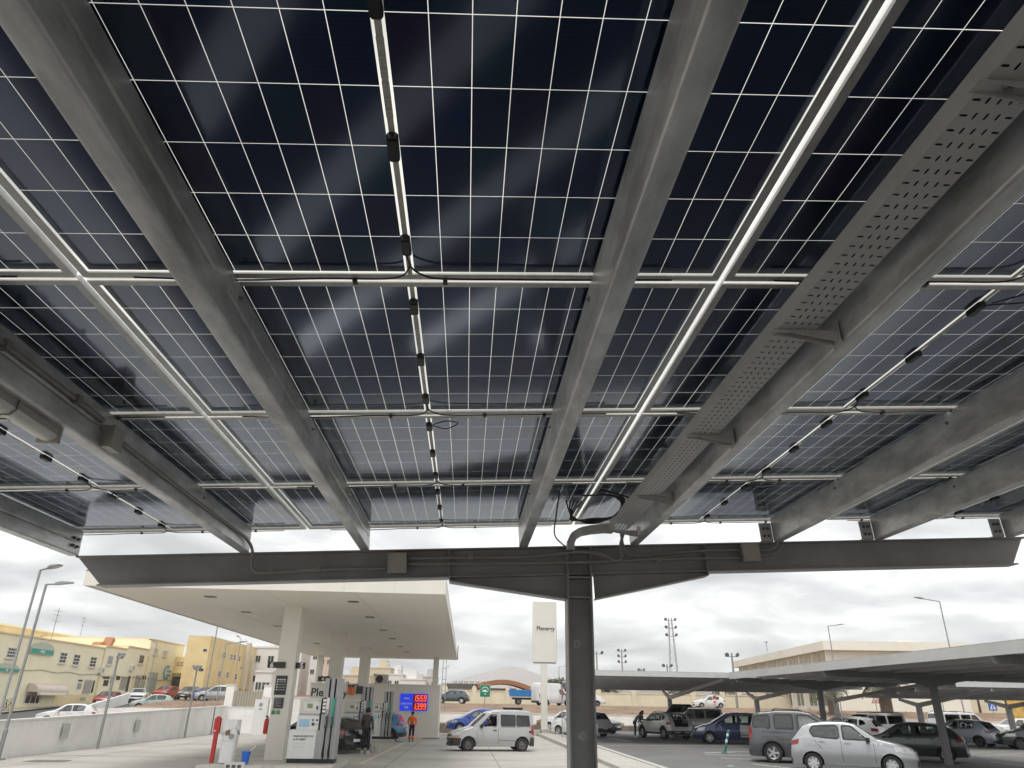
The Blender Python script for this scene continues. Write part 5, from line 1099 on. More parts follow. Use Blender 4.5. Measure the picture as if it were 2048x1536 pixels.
for k, (px, py, y, lab) in enumerate(((1362, 1382, 112.5, 'fan of palm fronds left of the second gap in the cream wall'), (1448, 1383, 112.5, 'palm behind the cream wall above the white hatchback'), (1196, 1378, 113, 'palm at the wall just right of the grey column'), (1218, 1380, 114, 'second palm beside it under the far carport roof'))):
    p = onY(px, py, y); palm(lab, p.x, y, 1.9, max(.8, p.z - 1.7), 24, 2.3, k)
for k, (px, py, y, r_, lab) in enumerate(((1100, 1366, 160, 2.6, 'dark pine behind the white vans, left one'), (1118, 1358, 165, 3.4, 'tallest dark pine behind the white vans'), (1085, 1372, 150, 2.2, 'low dark bush left of the white vans'), (1132, 1362, 170, 3.0, 'dark pine next to the grey column'))):
    p = onY(px, py, y); tree(lab, p.x, y, 2, p.z - 2 + .5, (r_, r_, r_ * .7), 1500, 20 + k, M_=LEAF2, sz=.3)
p = onY(1772, 1410, 80); palm('thick palm trunk with dark fronds seen through the right carports', p.x, 80, .9, 4.1, 30, 2.3, 9, trunk=.62)
p = onY(1660, 1400, 78); palm('slim palm trunk behind the grey minivan', p.x, 78, .9, 3.6, 20, 2.2, 10, trunk=.3)
for k, (px, y, h, r_, lab) in enumerate(((1725, 96, 5.2, 2.3, 'thin leafy tree left of the thick palm'), (1800, 98, 5.0, 2.2, 'leafy tree right of the thick palm'), (1955, 92, 5.6, 3.0, 'broad leafy tree near the blue crossing sign'), (2010, 95, 5.5, 2.6, 'leafy tree at the far right'), (1890, 130, 8.5, 3.5, 'tree crown showing above the right rear carport'), (2030, 120, 9.0, 4.0, 'tree crown above the right rear carport at the frame edge'))):
    p = onY(px, 1400, y); tree(lab, p.x, y, 1.2, h, (r_, r_, r_ * .75), 1500, 40 + k, M_=LEAF2, sz=.22)
SHR = [(860, 1458, 66.5, .9, 'low dry shrub by the silver van'), (1228, 1450, 66, 1.1, 'low brown shrub at the white wall'), (1085, 1455, 66, .7, 'small shrub by the pylon'), (915, 1452, 64.8, .8, 'small yellowish shrub in front of the blue car')]
for k, (px, py, y, r_, lab) in enumerate(SHR):
    p = onY(px, py, y); t = thing('shrub', lab, 'shrub', (p.x, y, .05)); q = random.Random(k + 60); m = MB(); crown(m, (0, 0, .35), (r_ * .8, .5, .35), 260, .09, q); m.build('leaves', mat('dry_leaves', (.17, .14, .05), rough=.8, var=.4), t, kind='stuff'); m = MB(); m.tube([(0, 0, -.1), (0, 0, .4)], .04, 5); m.build('stem', BARK, t)
# grass and stone scatter on the bank
m = MB(); q = random.Random(77)
for _ in range(2600):
    x, y = q.uniform(-8, 60), q.uniform(71, 86)
    if q.random() < .35: x, y = q.uniform(-29, -18), q.uniform(66.4, 78)
    z = terrain_z(x, y); s_ = q.uniform(.02, .075); a = q.uniform(0, 3.14); c_, d_ = s_ * math.cos(a), s_ * math.sin(a)
    m.add([(x - c_, y - d_, z - .02), (x + c_, y + d_, z - .02), (x, y, z + s_ * .9), (x + d_, y - c_, z)], [(0, 1, 2), (1, 3, 2), (3, 0, 2)])
m.build('loose_stones', mat('bank_stone', (.26, .19, .13), rough=.9, var=.4, scale=1), kind='stuff')

# ---------------------------------------------------------------- further carports
CPG = mat('carport_grey', (.62, .62, .61), rough=.5, metal=.35, var=.12, scale=1.2, dirt=(.24, .23, .21), dirt_amt=.5, dirt_scale=1.2, stretch=(1, .3, 1)); CPD = mat('carport_dark', (.22, .22, .22), rough=.5, var=.1); PVT = mat('far_panel', (.02, .024, .035), rough=.18)
PVF = mat('far_panel_frame', (.5, .5, .49), rough=.4, metal=.5)
def carport(lab, x0, x1, y0, y1, ztop, slope, along, cols, beams, arm=False, skew=0.0):
    # roof over [x0,x1]x[y0,y1]; purlins run along `along`
    t = thing('far_carport', lab, 'carport', (x0, y0, 0))
    def Z(x, y): return ztop + slope * ((x - x0) if along == 'Y' else (y - y0))
    if along == 'Y': N_ = 6; us = [x0 + (x1 - x0) * k / N_ for k in range(N_ + 1)]
    else: N_ = 5; us = [y0 + (y1 - y0) * k / N_ for k in range(N_ + 1)]
    for u in us:
        z = Z(u, y0) if along == 'Y' else Z(x0, u); m = MB()
        if along == 'Y': sheet_profile(m, [(.07, -.30), (.0, -.30), (0, 0), (.07, 0)], .006, 0, y1 - y0, (u - x0, z)); m.build('purlin', CPG, t)
        else:
            m2 = MB(); sheet_profile(m2, [(.07, -.24), (.0, -.24), (0, 0), (.07, 0)], .006, 0, x1 - x0, (0, 0)); m2.v = [(v[1], u - y0 + v[0], v[2] + z) for v in m2.v]; m2.build('purlin', CPG, t)
    # panels in rows
    L_ = (y1 - y0) if along == 'Y' else (x1 - x0); n = max(1, int(L_ / 1.33)); W_ = (x1 - x0) if along == 'Y' else (y1 - y0); mrow = max(1, round(W_ / 2.3))
    for i in range(n):
        for j in range(mrow):
            a0, a1 = L_ * i / n + .01, L_ * (i + 1) / n - .01; b0, b1 = W_ * j / mrow + .01, W_ * (j + 1) / mrow - .01
            def pt(a, b, dz): 
                return ((b, a, Z(x0 + b, y0) + dz) if along == 'Y' else (a, b, Z(x0, y0 + b) + dz))
            vs = [pt(a0, b0, .004), pt(a1, b0, .004), pt(a1, b1, .004), pt(a0, b1, .004), pt(a0, b0, .04), pt(a1, b0, .04), pt(a1, b1, .04), pt(a0, b1, .04)]
            m = MB(); m.cur = 0; m.add(vs, [(0, 3, 2, 1), (4, 5, 6, 7)]); m.cur = 1; m.add(vs, [(0, 1, 5, 4), (1, 2, 6, 5), (2, 3, 7, 6), (3, 0, 4, 7)]); m.build('roof_panel', [PVT, PVF], t)
    for k, (cx_, cy_) in enumerate(cols):
        z = Z(cx_, cy_) - .245
        if not arm:
            # beam along x with haunches
            m = MB(); zb = [Z(x0, cy_) - .245, Z(x1, cy_) - .245] if along == 'Y' else [z, z]
            m.prism([(0, zb[0]), (0.15, zb[0] - .25), (x1 - x0 - .15, zb[1] - .25), (x1 - x0, zb[1])], 'Y', cy_ - y0 - .09, cy_ - y0 + .09); m.build('beam', CPD, t)
            c_ = cx_ - x0; zc = Z(cx_, cy_) - .5; m = MB(); m.prism([(c_ - 1.5, zc), (c_ - .1, zc - .25), (c_ + .1, zc - .25), (c_ + 1.5, zc)], 'Y', cy_ - y0 - .088, cy_ - y0 + .088); m.build('haunch', CPD, t)
            MB().box(c_ - .12, c_ + .12, cy_ - y0 - .1, cy_ - y0 + .1, 0, zc - .2).build('column', CPD, t)
        else:
            c_ = cx_ - x0; d_ = cy_ - y0; zl = z - .55
            MB().box(c_ - .13, c_ + .13, d_ - .14, d_ + .14, 0, zl).build('column', CPG, t)
            m = MB(); zf = Z(x0, y0 + .4) - .245; zr = Z(x0, y1 - .3) - .245
            m.prism([(.3, zf), (d_ - .12, zl - .05), (d_ + .12, zl - .05), (y1 - y0 - .3, zr), (y1 - y0 - .3, zr - .0) , (d_, zl + .28)], 'X', c_ - .07, c_ + .07) if 0 else None
            for e_, ze in ((.3, zf), (y1 - y0 - .3, zr)):
                vs = []
                for (yy, zz2, th) in ((d_, zl - .12, .26), (e_, ze - .16, .15)):
                    vs += [(c_ - .06, yy, zz2), (c_ + .06, yy, zz2), (c_ + .06, yy, zz2 + th), (c_ - .06, yy, zz2 + th)]
                m = MB(); m.add(vs, [(0, 1, 2, 3), (7, 6, 5, 4), (0, 4, 5, 1), (1, 5, 6, 2), (2, 6, 7, 3), (3, 7, 4, 0)]); m.build('arm', CPG, t)
    return t
carport('right hand carport roof with dark haunched beams over the parked cars', 14.3, 23.2, 13.0, 41.0, 3.60, -.012, 'Y', [(18.85, 30.1), (18.85, 40.2), (18.85, 20.0)], None)
carport('far carport with braced columns behind the white crossover and open boot car', 6.85, 26.4, 41.8, 55.4, 3.62, -.033, 'X', [(14.25, 53.5), (20.4, 53.4), (25.9, 53.0)], None, True)
carport('carport at the far right behind the silver hatchbacks', 27.0, 45.0, 41.0, 51.0, 3.38, -.05, 'X', [(29.2, 48.6), (35.2, 48.6), (41.0, 48.6)], None, True)
t = thing('strip_lamp', 'strip lamp under the far right carport roof', 'lamp', (30.5, 44, 2.98)); MB().box(-.8, .8, -.06, .06, 0, .08).build('diffuser', LAMP, t); MB().box(-.82, .82, -.07, .07, .081, .12).build('housing', PVCW, t)

# ---------------------------------------------------------------- signs and small things on the right
def sign_post(lab, px, py, y, z0, hh, kind):
    p = onY(px, py, y); t = thing('road_sign', lab, 'road sign', (p.x, y, z0)); h = p.z - z0; MB().box(-.035, .035, -.035, .035, -.3, h).build('post', POST, t)
    if kind == 'tri':
        m = MB(); m.prism([(-.5, h - .43), (.5, h - .43), (0, h + .43)], 'Y', -.07, -.04); m.build('plate', SRED, t); m = MB(); m.prism([(-.36, h - .35), (.36, h - .35), (0, h + .26)], 'Y', -.076, -.0705); m.build('face', WHITE, t)
        m = MB(); m.prism([(-.17, h - .26), (.17, h - .26), (.09, h - .13), (-.09, h - .13)], 'Y', -.08, -.0765); m.build('symbol', BT, t)
    elif kind == 'cross':
        MB().box(-.45, .45, -.07, -.04, h - .45, h + .45).build('plate', SBLUE, t); m = MB(); m.prism([(-.33, h - .32), (.33, h - .32), (0, h + .3)], 'Y', -.076, -.0705); m.build('face', WHITE, t)
        m = MB(); m.prism([(-.12, h - .3), (-.05, h - .3), (0, h - .1), (.06, h - .3), (.13, h - .3), (.05, h + .08), (-.05, h + .08)], 'Y', -.08, -.0765); m.build('symbol', SBLUE, t)
    elif kind == 'back': MB().box(-.32, .32, -.06, -.04, h - .35, h + .35).build('plate', mat('sign_back', (.22, .24, .27), rough=.5), t)
    elif kind == 'redtall': MB().box(-.15, .15, -.06, -.04, h - .45, h + .3).build('plate', SRED, t); MB().box(-.11, .11, -.066, -.0605, h - .3, h - .05).build('bar', WHITE, t)
sign_post('red bordered warning triangle left of the thick palm', 1750, 1398, 84, .9, 2, 'tri'); sign_post('blue pedestrian crossing sign at the right', 1984, 1412, 80, .9, 2, 'cross'); sign_post('dark back of a road sign in front of the cream wall on the right', 1883, 1398, 88, 1.2, 2, 'back'); sign_post('small red sign on a post by the white hatchback on the upper road', 1429, 1397, 88, 1.6, 2, 'redtall')
p = onY(2040, 1425, 62); t = thing('billboard', 'orange red advertising board at the right edge', 'billboard', (p.x, 62, 0)); m = MB(); MB().box(-.95, 1.6, -.05, 0, .5, 3.25).build('panel', mat('poster_print', (.62, .38, .10), rough=.5, var=.5, scale=1.8), t); MB().box(-.98, 1.63, -.08, -.0505, 3.0, 3.32).build('header', SRED, t); MB().box(.6, 1.4, -.085, -.0505, 2.3, 2.95).build('badge', SRED, t)
for x in (-.7, 1.3): MB().box(x - .05, x + .05, .001, .1, -.1, 3.2).build('leg', POST, t)
GB = mat('green_flex_post', (.02, .16, .11), rough=.45); WB = mat('white_band', (.6, .66, .6), rough=.4)
g = onZ(1449, 1507, 0); t = thing('bollard', 'bent green flexible bollard with pale bands on the white marked island', 'bollard', (g.x, g.y, .006)); t.rotation_euler = (0, R(17), 0)
MB().lathe([(.16, 0), (.14, .05), (.06, .07)], n=12).build('foot', GB, t)
for k in range(6): MB().lathe([(.055, .071 + k * .13), (.055, .071 + (k + 1) * .13)], n=12).build('band' if k % 2 else 'shaft', WB if k in (3, 5) else GB, t, smooth=40)
MB().lathe([(.055, .852), (.075, .87), (.085, .93), (.05, 1.0), (0, 1.01)], (.02, 0, 0), n=12).build('head', GB, t, smooth=40)
# bicycle at the left edge
bk = onX(28, 1432, -39.8); t = thing('bicycle', 'bicycle leaning against the ochre base of the cream building', 'bicycle', (-40.6, bk.y, zleft(bk.y) + .12))
for s_ in (-.5, .5):
    m = MB(); m.tube([(0, s_ + .33 * math.cos(a), .34 + .33 * math.sin(a)) for a in [2 * math.pi * k / 20 for k in range(21)]], .022, 5); m.build('wheel', RUBBER, t)
m = MB()
for a, b in (((0, -.5, .34), (0, -.1, .3)), ((0, -.1, .3), (0, -.28, .85)), ((0, -.28, .75), (0, .35, .8)), ((0, -.1, .3), (0, .35, .72)), ((0, .5, .34), (0, .33, .95)), ((-.2, .33, .98), (.2, .33, .98)), ((0, -.5, .34), (0, -.25, .75))): m.tube([a, b], .02, 5)
m.build('frame', mat('bike_paint', (.05, .05, .06), rough=.4), t); MB().box(-.07, .07, -.38, -.16, .86, .91).build('saddle', BLACKP, t)
# ---------------------------------------------------------------- vehicles
def paint(name, col, metal=.0, rough=.34, coat=.7): return mat(name, col, rough=rough, metal=metal, var=.03, scale=1.5, coat=coat, spec=.5, dirt=tuple(c * .75 + .03 for c in col), dirt_amt=.3, dirt_scale=1.2)
CGL = glass('car_glass', (.48, .54, .53), .03, f0=.11); CGLD = glass('dark_car_glass', (.12, .13, .14), .03, f0=.10); TRIM = mat('car_trim_black', (.018, .018, .019), rough=.5, var=.15); CLAD = mat('car_cladding_grey', (.055, .056, .058), rough=.65, var=.1)
TYRE = mat('tyre', (.02, .02, .021), rough=.85, var=.3, scale=8, dirt=(.10, .09, .075), dirt_amt=.3); ALLOY = mat('alloy_silver', (.52, .52, .53), rough=.3, metal=.6, var=.05); ALLOYD = mat('alloy_dark', (.035, .035, .037), rough=.35, metal=.4); STEELR = mat('steel_rim', (.16, .16, .16), rough=.5, metal=.4); HUBW = mat('hub_cap', (.55, .56, .57), rough=.35, metal=.3)
HEADL = mat('headlight_lens', (.55, .56, .55), rough=.08, spec=.8, coat=.8, var=.25, scale=9); TAILL = mat('taillight_lens', (.26, .012, .014), rough=.12, coat=.8, var=.2, scale=7); AMBER = mat('amber_lens', (.6, .2, .12), rough=.15, coat=.6)
SEATM = mat('car_interior', (.03, .03, .031), rough=.9); PLATEM = mat('number_plate', (.68, .68, .66), rough=.4); SEAM = mat('panel_gap', (.01, .01, .01), rough=.8); CHROME = mat('chrome', (.6, .6, .6), rough=.15, metal=.9)
def interp(pts, x):
    if x <= pts[0][0]: return pts[0][1]
    for (a, b), (c, d) in zip(pts[:-1], pts[1:]):
        if x <= c: return b + (d - b) * (x - a) / max(1e-6, c - a)
    return pts[-1][1]
def smooth_prof(pts, n=4):
    # gently rounded version of a polyline profile
    return pts
def inset(poly, d):
    n = len(poly); out = []; cx_ = sum(p[0] for p in poly) / n; cz_ = sum(p[1] for p in poly) / n
    for i in range(n):
        p, a, b = Vector(poly[i]), Vector(poly[i - 1]), Vector(poly[(i + 1) % n]); u, v = (p - a).normalized(), (b - p).normalized()
        n1, n2 = Vector((-u.y, u.x)), Vector((-v.y, v.x)); c = Vector((cx_, cz_)) - p
        if n1.dot(c) < 0: n1 = -n1
        if n2.dot(c) < 0: n2 = -n2
        bi = (n1 + n2); bi = bi.normalized() if bi.length > 1e-4 else n1; k = d / max(.45, bi.dot(n1)); out.append((p.x + bi.x * k, p.y + bi.y * k))
    return out
def inside(poly, x, z):
    r = False; n = len(poly)
    for i in range(n):
        (a, b), (c, d) = poly[i], poly[(i + 1) % n]
        if (b > z) != (d > z) and x < (c - a) * (z - b) / (d - b) + a: r = not r
    return r
def roundpoly(poly, r=.05):
    out = []; n = len(poly)
    for i in range(n):
        p, a, b = Vector(poly[i]), Vector(poly[i - 1]), Vector(poly[(i + 1) % n]); u, v = a - p, b - p; d = min(r, u.length * .4, v.length * .4); q0, q1 = p + u.normalized() * d, p + v.normalized() * d
        for k in range(4):
            t = k / 3; out.append(tuple(q0 * (1 - t) ** 2 + p * 2 * t * (1 - t) + q1 * t * t))
    return out
WHEELS = {}
def wheel_meshes(r, kind):
    key = (round(r, 3), kind)
    if key in WHEELS: return WHEELS[key]
    w_ = .105; m = MB(); ri = r * (.64 if kind != 'steel' else .58)
    m.lathe([(ri, -w_), (r * .9, -w_), (r * .975, -w_ * .8), (r, -w_ * .5), (r, w_ * .5), (r * .975, w_ * .8), (r * .9, w_), (ri, w_)], (0, 0, 0), 'Y', 26, False); ty = m.mesh('tyre', TYRE, 35)
    m = MB(); mt = {'dark': ALLOYD, 'steel': STEELR, 'hub': HUBW}.get(kind, ALLOY)
    m.lathe([(ri, -w_ * .9), (ri * .93, -w_ * .82), (ri * .9, -w_ * .3), (0, -w_ * .25)], (0, 0, 0), 'Y', 26, False); base = MB(); base.lathe([(ri * .99, -w_ * .33), (0, -w_ * .33)], (0, 0, 0), 'Y', 20, False)
    if kind == 'steel':
        m = MB(); m.lathe([(ri, -w_ * .9), (ri * .9, -w_ * .8), (ri * .85, -w_ * .35), (ri * .55, -w_ * .4), (ri * .42, -w_ * .62), (ri * .2, -w_ * .62), (ri * .16, -w_ * .75), (0, -w_ * .75)], (0, 0, 0), 'Y', 24, False); rim = m.mesh('rim', [mt], 40); WHEELS[key] = (ty, [rim]); return WHEELS[key]
    m = MB(); m.lathe([(ri, -w_ * .92), (ri * .97, -w_ * .98), (ri * .9, -w_ * .85), (ri * .9, -w_ * .5), (ri, -w_ * .5)], (0, 0, 0), 'Y', 26, False)
    ns = {'multi': 13, 'hub': 7}.get(kind, 5); wd = {'multi': .075, 'hub': .17}.get(kind, .13)
    for k in range(ns):
        a = 2 * math.pi * k / ns; c_, s_ = math.cos(a), math.sin(a); vs = []
        for rr, ww, yy in ((ri * .12, ri * wd * 1.1, -w_ * .80), (ri * .93, ri * wd * (1.25 if kind != 'multi' else .9), -w_ * .86)):
            for sg in (-1, 1):
                for dz in (0, .03): vs.append((rr * c_ - sg * ww * s_, yy + dz, rr * s_ + sg * ww * c_))
        m.add(vs, [(0, 2, 6, 4), (1, 5, 7, 3), (0, 4, 5, 1), (2, 3, 7, 6), (4, 6, 7, 5)])
    m.lathe([(ri * .2, -w_ * .7), (ri * .18, -w_ * .92), (0, -w_ * .95)], (0, 0, 0), 'Y', 12)
    WHEELS[key] = (ty, [m.mesh('rim', mt, 35), base.mesh('brake_disc', STEELR if kind != 'hub' else HUBW)]); return WHEELS[key]
def car(name, lab, cat, loc, heading, S, group='cars', cut=None):
    """S: L W H, top profile (x from the front bumper, z), belt profile, wheel x positions, windows ..."""
    L_, W_ = S['L'], S['W'] / 2; top, belt = S['top'], S['belt']; zb = S.get('zb', .22); wr = S.get('wr', .31); ax = S['ax']; ar = wr + .055; P_ = S['paint']
    t = thing(name, lab, cat, loc, heading, group); Hm = max(z for _, z in top); tumble = S.get('tumble', .16)
    def wx(x):
        f = 1 - S.get('fr', .22) * max(0, 1 - x / .65) ** 2.2 - S.get('rr', .13) * max(0, 1 - (L_ - x) / .5) ** 2.2
        return W_ * f
    def Wd(x, z):
        b = interp(belt, x); w_ = wx(x); lo = .93 + .07 * sstep(zb, zb + .28, z)
        if z <= b: return w_ * (lo - .03 * sstep(b - .22, b, z) + .012 * math.exp(-((z - (b * .62)) / .07) ** 2))
        u = (z - b) / max(.2, Hm - b); return w_ * .97 - tumble * (u ** 1.15) - .01
    def bottom(x):
        z = zb
        for a in ax:
            d = abs(x - a)
            if d < ar: z = max(z, wr + math.sqrt(max(0, ar * ar - d * d)))
        return z
    XS = set()
    n = int(L_ / .085)
    for i in range(n + 1): XS.add(round(L_ * i / n, 4))
    for a in ax:
        for k in range(13): XS.add(round(a - ar * math.cos(math.pi * k / 12), 4))
        XS.add(round(a - ar - .004, 4)); XS.add(round(a + ar + .004, 4))
    for x, _ in top: XS.add(round(x, 4))
    XS = sorted(x for x in XS if 0 <= x <= L_); xs = [XS[0]]
    for x in XS[1:]:
        if x - xs[-1] > .003: xs.append(x)
    wins = [roundpoly(w_['p'], w_.get('r', .05)) for w_ in S['win']]
    holes = [inset(w_, .03) for w_ in wins]
    cols = []
    for x in xs:
        zt = interp(top, x); b0 = bottom(x); b0 = min(b0, zt - .08); bl_ = min(interp(belt, x), zt - .035); bl_ = max(bl_, b0 + .02); pts = []
        for k in range(7): z = b0 + (bl_ - b0) * k / 6; pts.append((x, Wd(x, z), z))
        ed = min(.05, (zt - bl_) * .5)
        for k in range(1, 9): z = bl_ + (zt - ed - bl_) * k / 8; pts.append((x, Wd(x, z), z))
        wt = Wd(x, zt - ed); pts.append((x, wt - ed * .28, zt - ed * .35)); pts.append((x, wt - ed * .9, zt)); cols.append(pts)
    nr = len(cols[0]); m = MB(); crown_ = .035; NT = 6
    ws_, rw = S['ws'], S.get('rw'); roofcut = S.get('boot_open')
    for sg in (-1, 1):
        o = len(m.v); vs = [(x, sg * y, z) for c in cols for (x, y, z) in c]; fs = []
        for i in range(len(cols) - 1):
            for j in range(nr - 1):
                a, b, c, d = i * nr + j, (i + 1) * nr + j, (i + 1) * nr + j + 1, i * nr + j + 1
                xc = sum(vs[k][0] for k in (a, b, c, d)) / 4; zc = sum(vs[k][2] for k in (a, b, c, d)) / 4
                if any(inside(h, xc, zc) for h in holes): continue
                fs.append((a, b, c, d) if sg < 0 else (d, c, b, a))
        m.add(vs, fs)
    def topz(i, u): x, y, z = cols[i][-1]; return (x, y * u, z + crown_ * min(1, y) * (1 - u * u))
    o = len(m.v); vs = [topz(i, -1 + 2 * k / NT) for i in range(len(cols)) for k in range(NT + 1)]; fs = []
    for i in range(len(cols) - 1):
        xc = (cols[i][0][0] + cols[i + 1][0][0]) / 2
        for k in range(NT):
            hole = (roofcut and xc > L_ * .865 and 0 < k < NT - 1) or (ws_[0] + .05 < xc < ws_[1] - .04 and 0 < k < NT - 1) or (rw and rw[0] + .04 < xc < rw[1] - .05 and 0 < k < NT - 1)
            if hole: continue
            a = i * (NT + 1) + k; fs.append((a, a + NT + 1, a + NT + 2, a + 1)[::-1])
    m.add(vs, fs)
    # rounded nose and tail
    def endface(i, sgx, bulge):
        c = cols[i]; vs = []; NY = 8
        for (x, y, z) in c:
            for k in range(NY + 1):
                u = -1 + 2 * k / NY; zr = (z - c[0][2]) / max(.1, c[-1][2] - c[0][2]); b = bulge * (1 - u * u) * (1 - .45 * abs(zr - .4)) 
                vs.append((x - sgx * b, y * u, z + (crown_ * min(1, y) * (1 - u * u) if (x, y, z) == c[-1] else 0)))
        fs = []
        for j in range(len(c) - 1):
            for k in range(NY):
                a = j * (NY + 1) + k; f = (a, a + 1, a + NY + 2, a + NY + 1); fs.append(f if sgx > 0 else f[::-1])
        if sgx < 0 and roofcut:
            fs = [f for f in fs if not (roofcut[0] < sum(vs[q][2] for q in f) / 4 < roofcut[1] and abs(sum(vs[q][1] for q in f) / 4) < W_ * .78)]
        m.add(vs, fs); return vs
    fb, rb = S.get('fb', .14), S.get('rb', .07); endface(0, 1, fb); endface(len(cols) - 1, -1, rb)
    # flat floor
    body = m.build('body', P_, t, smooth=38)
    def side(poly, off, sg, mname, M_, parent=t, th=.0):
        mm = MB(); k = len(poly); out = [(x, sg * (Wd(x, z) + off), z) for x, z in poly]; inn = [(x, sg * (Wd(x, z) + off - .012), z) for x, z in poly]
        mm.add(out + inn, [tuple(range(k)) if sg < 0 else tuple(range(k - 1, -1, -1))] + [((i + 1) % k, i, k + i, k + (i + 1) % k) if sg < 0 else (i, (i + 1) % k, k + (i + 1) % k, k + i) for i in range(k)]); return mm.build(mname, M_, parent)
    def sgrid(q4, off, sg, mname, M_, nu=5, nv=3, parent=t):
        def fn(u, v):
            a = [q4[0][i] + (q4[1][i] - q4[0][i]) * u for i in (0, 1)]; b = [q4[3][i] + (q4[2][i] - q4[3][i]) * u for i in (0, 1)]; x, z = a[0] + (b[0] - a[0]) * v, a[1] + (b[1] - a[1]) * v
            return (x, sg * (Wd(min(max(x, 0), L_), z) + off), z)
        mm = MB(); mm.grid(fn, nu, nv, flip=sg > 0); return mm.build(mname, M_, parent, smooth=True)
    for sg in (-1, 1):
        for w_, po in zip(S['win'], wins):
            outer = inset(po, -.012); inner = inset(po, .035); k = len(po)
            mm = MB(); vs = [(x, sg * (Wd(x, z) + .006), z) for x, z in outer] + [(x, sg * (Wd(x, z) + .003), z) for x, z in inner]
            mm.add(vs, [(i, (i + 1) % k, k + (i + 1) % k, k + i) if sg < 0 else (i, k + i, k + (i + 1) % k, (i + 1) % k) for i in range(k)])
            fr = mm.build('side_window', TRIM, t)
            if not (w_.get('open') and sg == w_['open']):
                mm = MB(); mm.add([(x, sg * (Wd(x, z) + .0035), z) for x, z in inner], [tuple(range(k)) if sg < 0 else tuple(range(k - 1, -1, -1))]); mm.build('pane', CGLD if w_.get('dark') else CGL, fr)
        for dl in S.get('doors', []):
            mm = MB()
            for (x0, z0), (x1, z1) in zip(dl[:-1], dl[1:]):
                d = Vector((x1 - x0, z1 - z0)).normalized() * .0; px_, pz_ = -(z1 - z0), (x1 - x0); l_ = math.hypot(px_, pz_); px_, pz_ = px_ / l_ * .006, pz_ / l_ * .006; nn = max(1, int(l_ / .08))
                for i in range(nn):
                    a, b = (x0 + (x1 - x0) * i / nn, z0 + (z1 - z0) * i / nn), (x0 + (x1 - x0) * (i + 1) / nn, z0 + (z1 - z0) * (i + 1) / nn)
                    q4 = [(a[0] - px_, a[1] - pz_), (b[0] - px_, b[1] - pz_), (b[0] + px_, b[1] + pz_), (a[0] + px_, a[1] + pz_)]
                    mm.add([(x, sg * (Wd(x, z) + .0025), z) for x, z in q4], [(0, 1, 2, 3) if sg < 0 else (3, 2, 1, 0)])
            mm.build('door_gap', SEAM, t)
        for (x, z) in S.get('handles', []):
            y = Wd(x, z); mm = MB(); mm.box(x - .09, x + .09, sg * (y + .012) - .012, sg * (y + .012) + .016, z - .018, z + .018); mm.build('door_handle', S.get('handle_m', P_), t)
        for q4, M_, nm in S.get('sidep', []): sgrid(q4, .007, sg, nm, M_)
        if S.get('arch'):
            for a in ax:
                mm = MB(); pts = [(a - (ar + dr) * math.cos(math.pi * k / 16), wr + (ar + dr) * math.sin(math.pi * k / 16)) for dr in (-.004, S['arch']) for k in range(17)]
                pts = [(x, max(z, zb)) for x, z in pts]; mm.add([(x, sg * (Wd(min(max(x, 0), L_), z) + .012), z) for x, z in pts], [(k, k + 1, 17 + k + 1, 17 + k) if sg > 0 else (17 + k, 17 + k + 1, k + 1, k) for k in range(16)]); mm.build('wheel_arch', CLAD, t, smooth=True)
        for part, q4 in (('headlight', S.get('hl')), ('taillight', S.get('tl'))):
            if q4: 
                mm = sgrid(q4, .009, sg, part, HEADL if part == 'headlight' else TAILL, 6, 3)
        # mirrors
        mxr = S['mir']; y = Wd(*mxr); mm = MB(); M4 = Matrix.Translation((mxr[0], sg * (y + .11), mxr[1] + .04)); mm.box(-.05, .06, -.11, .10, -.06, .07, M4); mr_ = mm.build('mirror', S.get('mirror_m', P_), t); mm = MB(); mm.box(mxr[0] - .01, mxr[0] + .04, min(sg * y - sg * .02, sg * (y + .03)), max(sg * y - sg * .02, sg * (y + .03)), mxr[1] - .01, mxr[1] + .03); mm.build('mirror_arm', TRIM, mr_)
        for k, a in enumerate(ax):
            ty, rims = wheel_meshes(wr, S.get('rim', 'alloy')); ya = sg * (W_ - .115)
            e_ = obj('wheel', ty, t, (a, ya, wr), (0, 0, 0 if sg < 0 else math.pi))
            for rm in rims: obj(rm.name.split('.')[0], rm, e_, (0, 0, 0), (0, rnd.uniform(0, 1), 0))
    # windscreen and rear window laid on the top surface
    def topq(x0, x1, yin, nm, M_, off=.008):
        def fn(u, v):
            x = x0 + (x1 - x0) * v; z = interp(top, x); wt = Wd(x, z - .05) - .05 - yin; uu = -1 + 2 * u; d = .02; sl = (interp(top, x + d) - interp(top, x - d)) / (2 * d); nl = math.hypot(1, sl); cu = crown_ * (1 - uu * uu)
            return (x - sl / nl * off, wt * uu, z + cu + off / nl)
        mm = MB(); mm.grid(fn, 8, 6); return mm.build(nm, M_, t, smooth=True)
    def ring(x0, x1, nm, glassm):
        r_ = topq(x0, x1, .0, nm, glassm); return r_
    ring(ws_[0] + .02, ws_[1] - .01, 'windscreen', CGL)
    if rw and not S.get('boot_open'): ring(rw[0] + .01, rw[1] - .02, 'rear_window', CGLD)
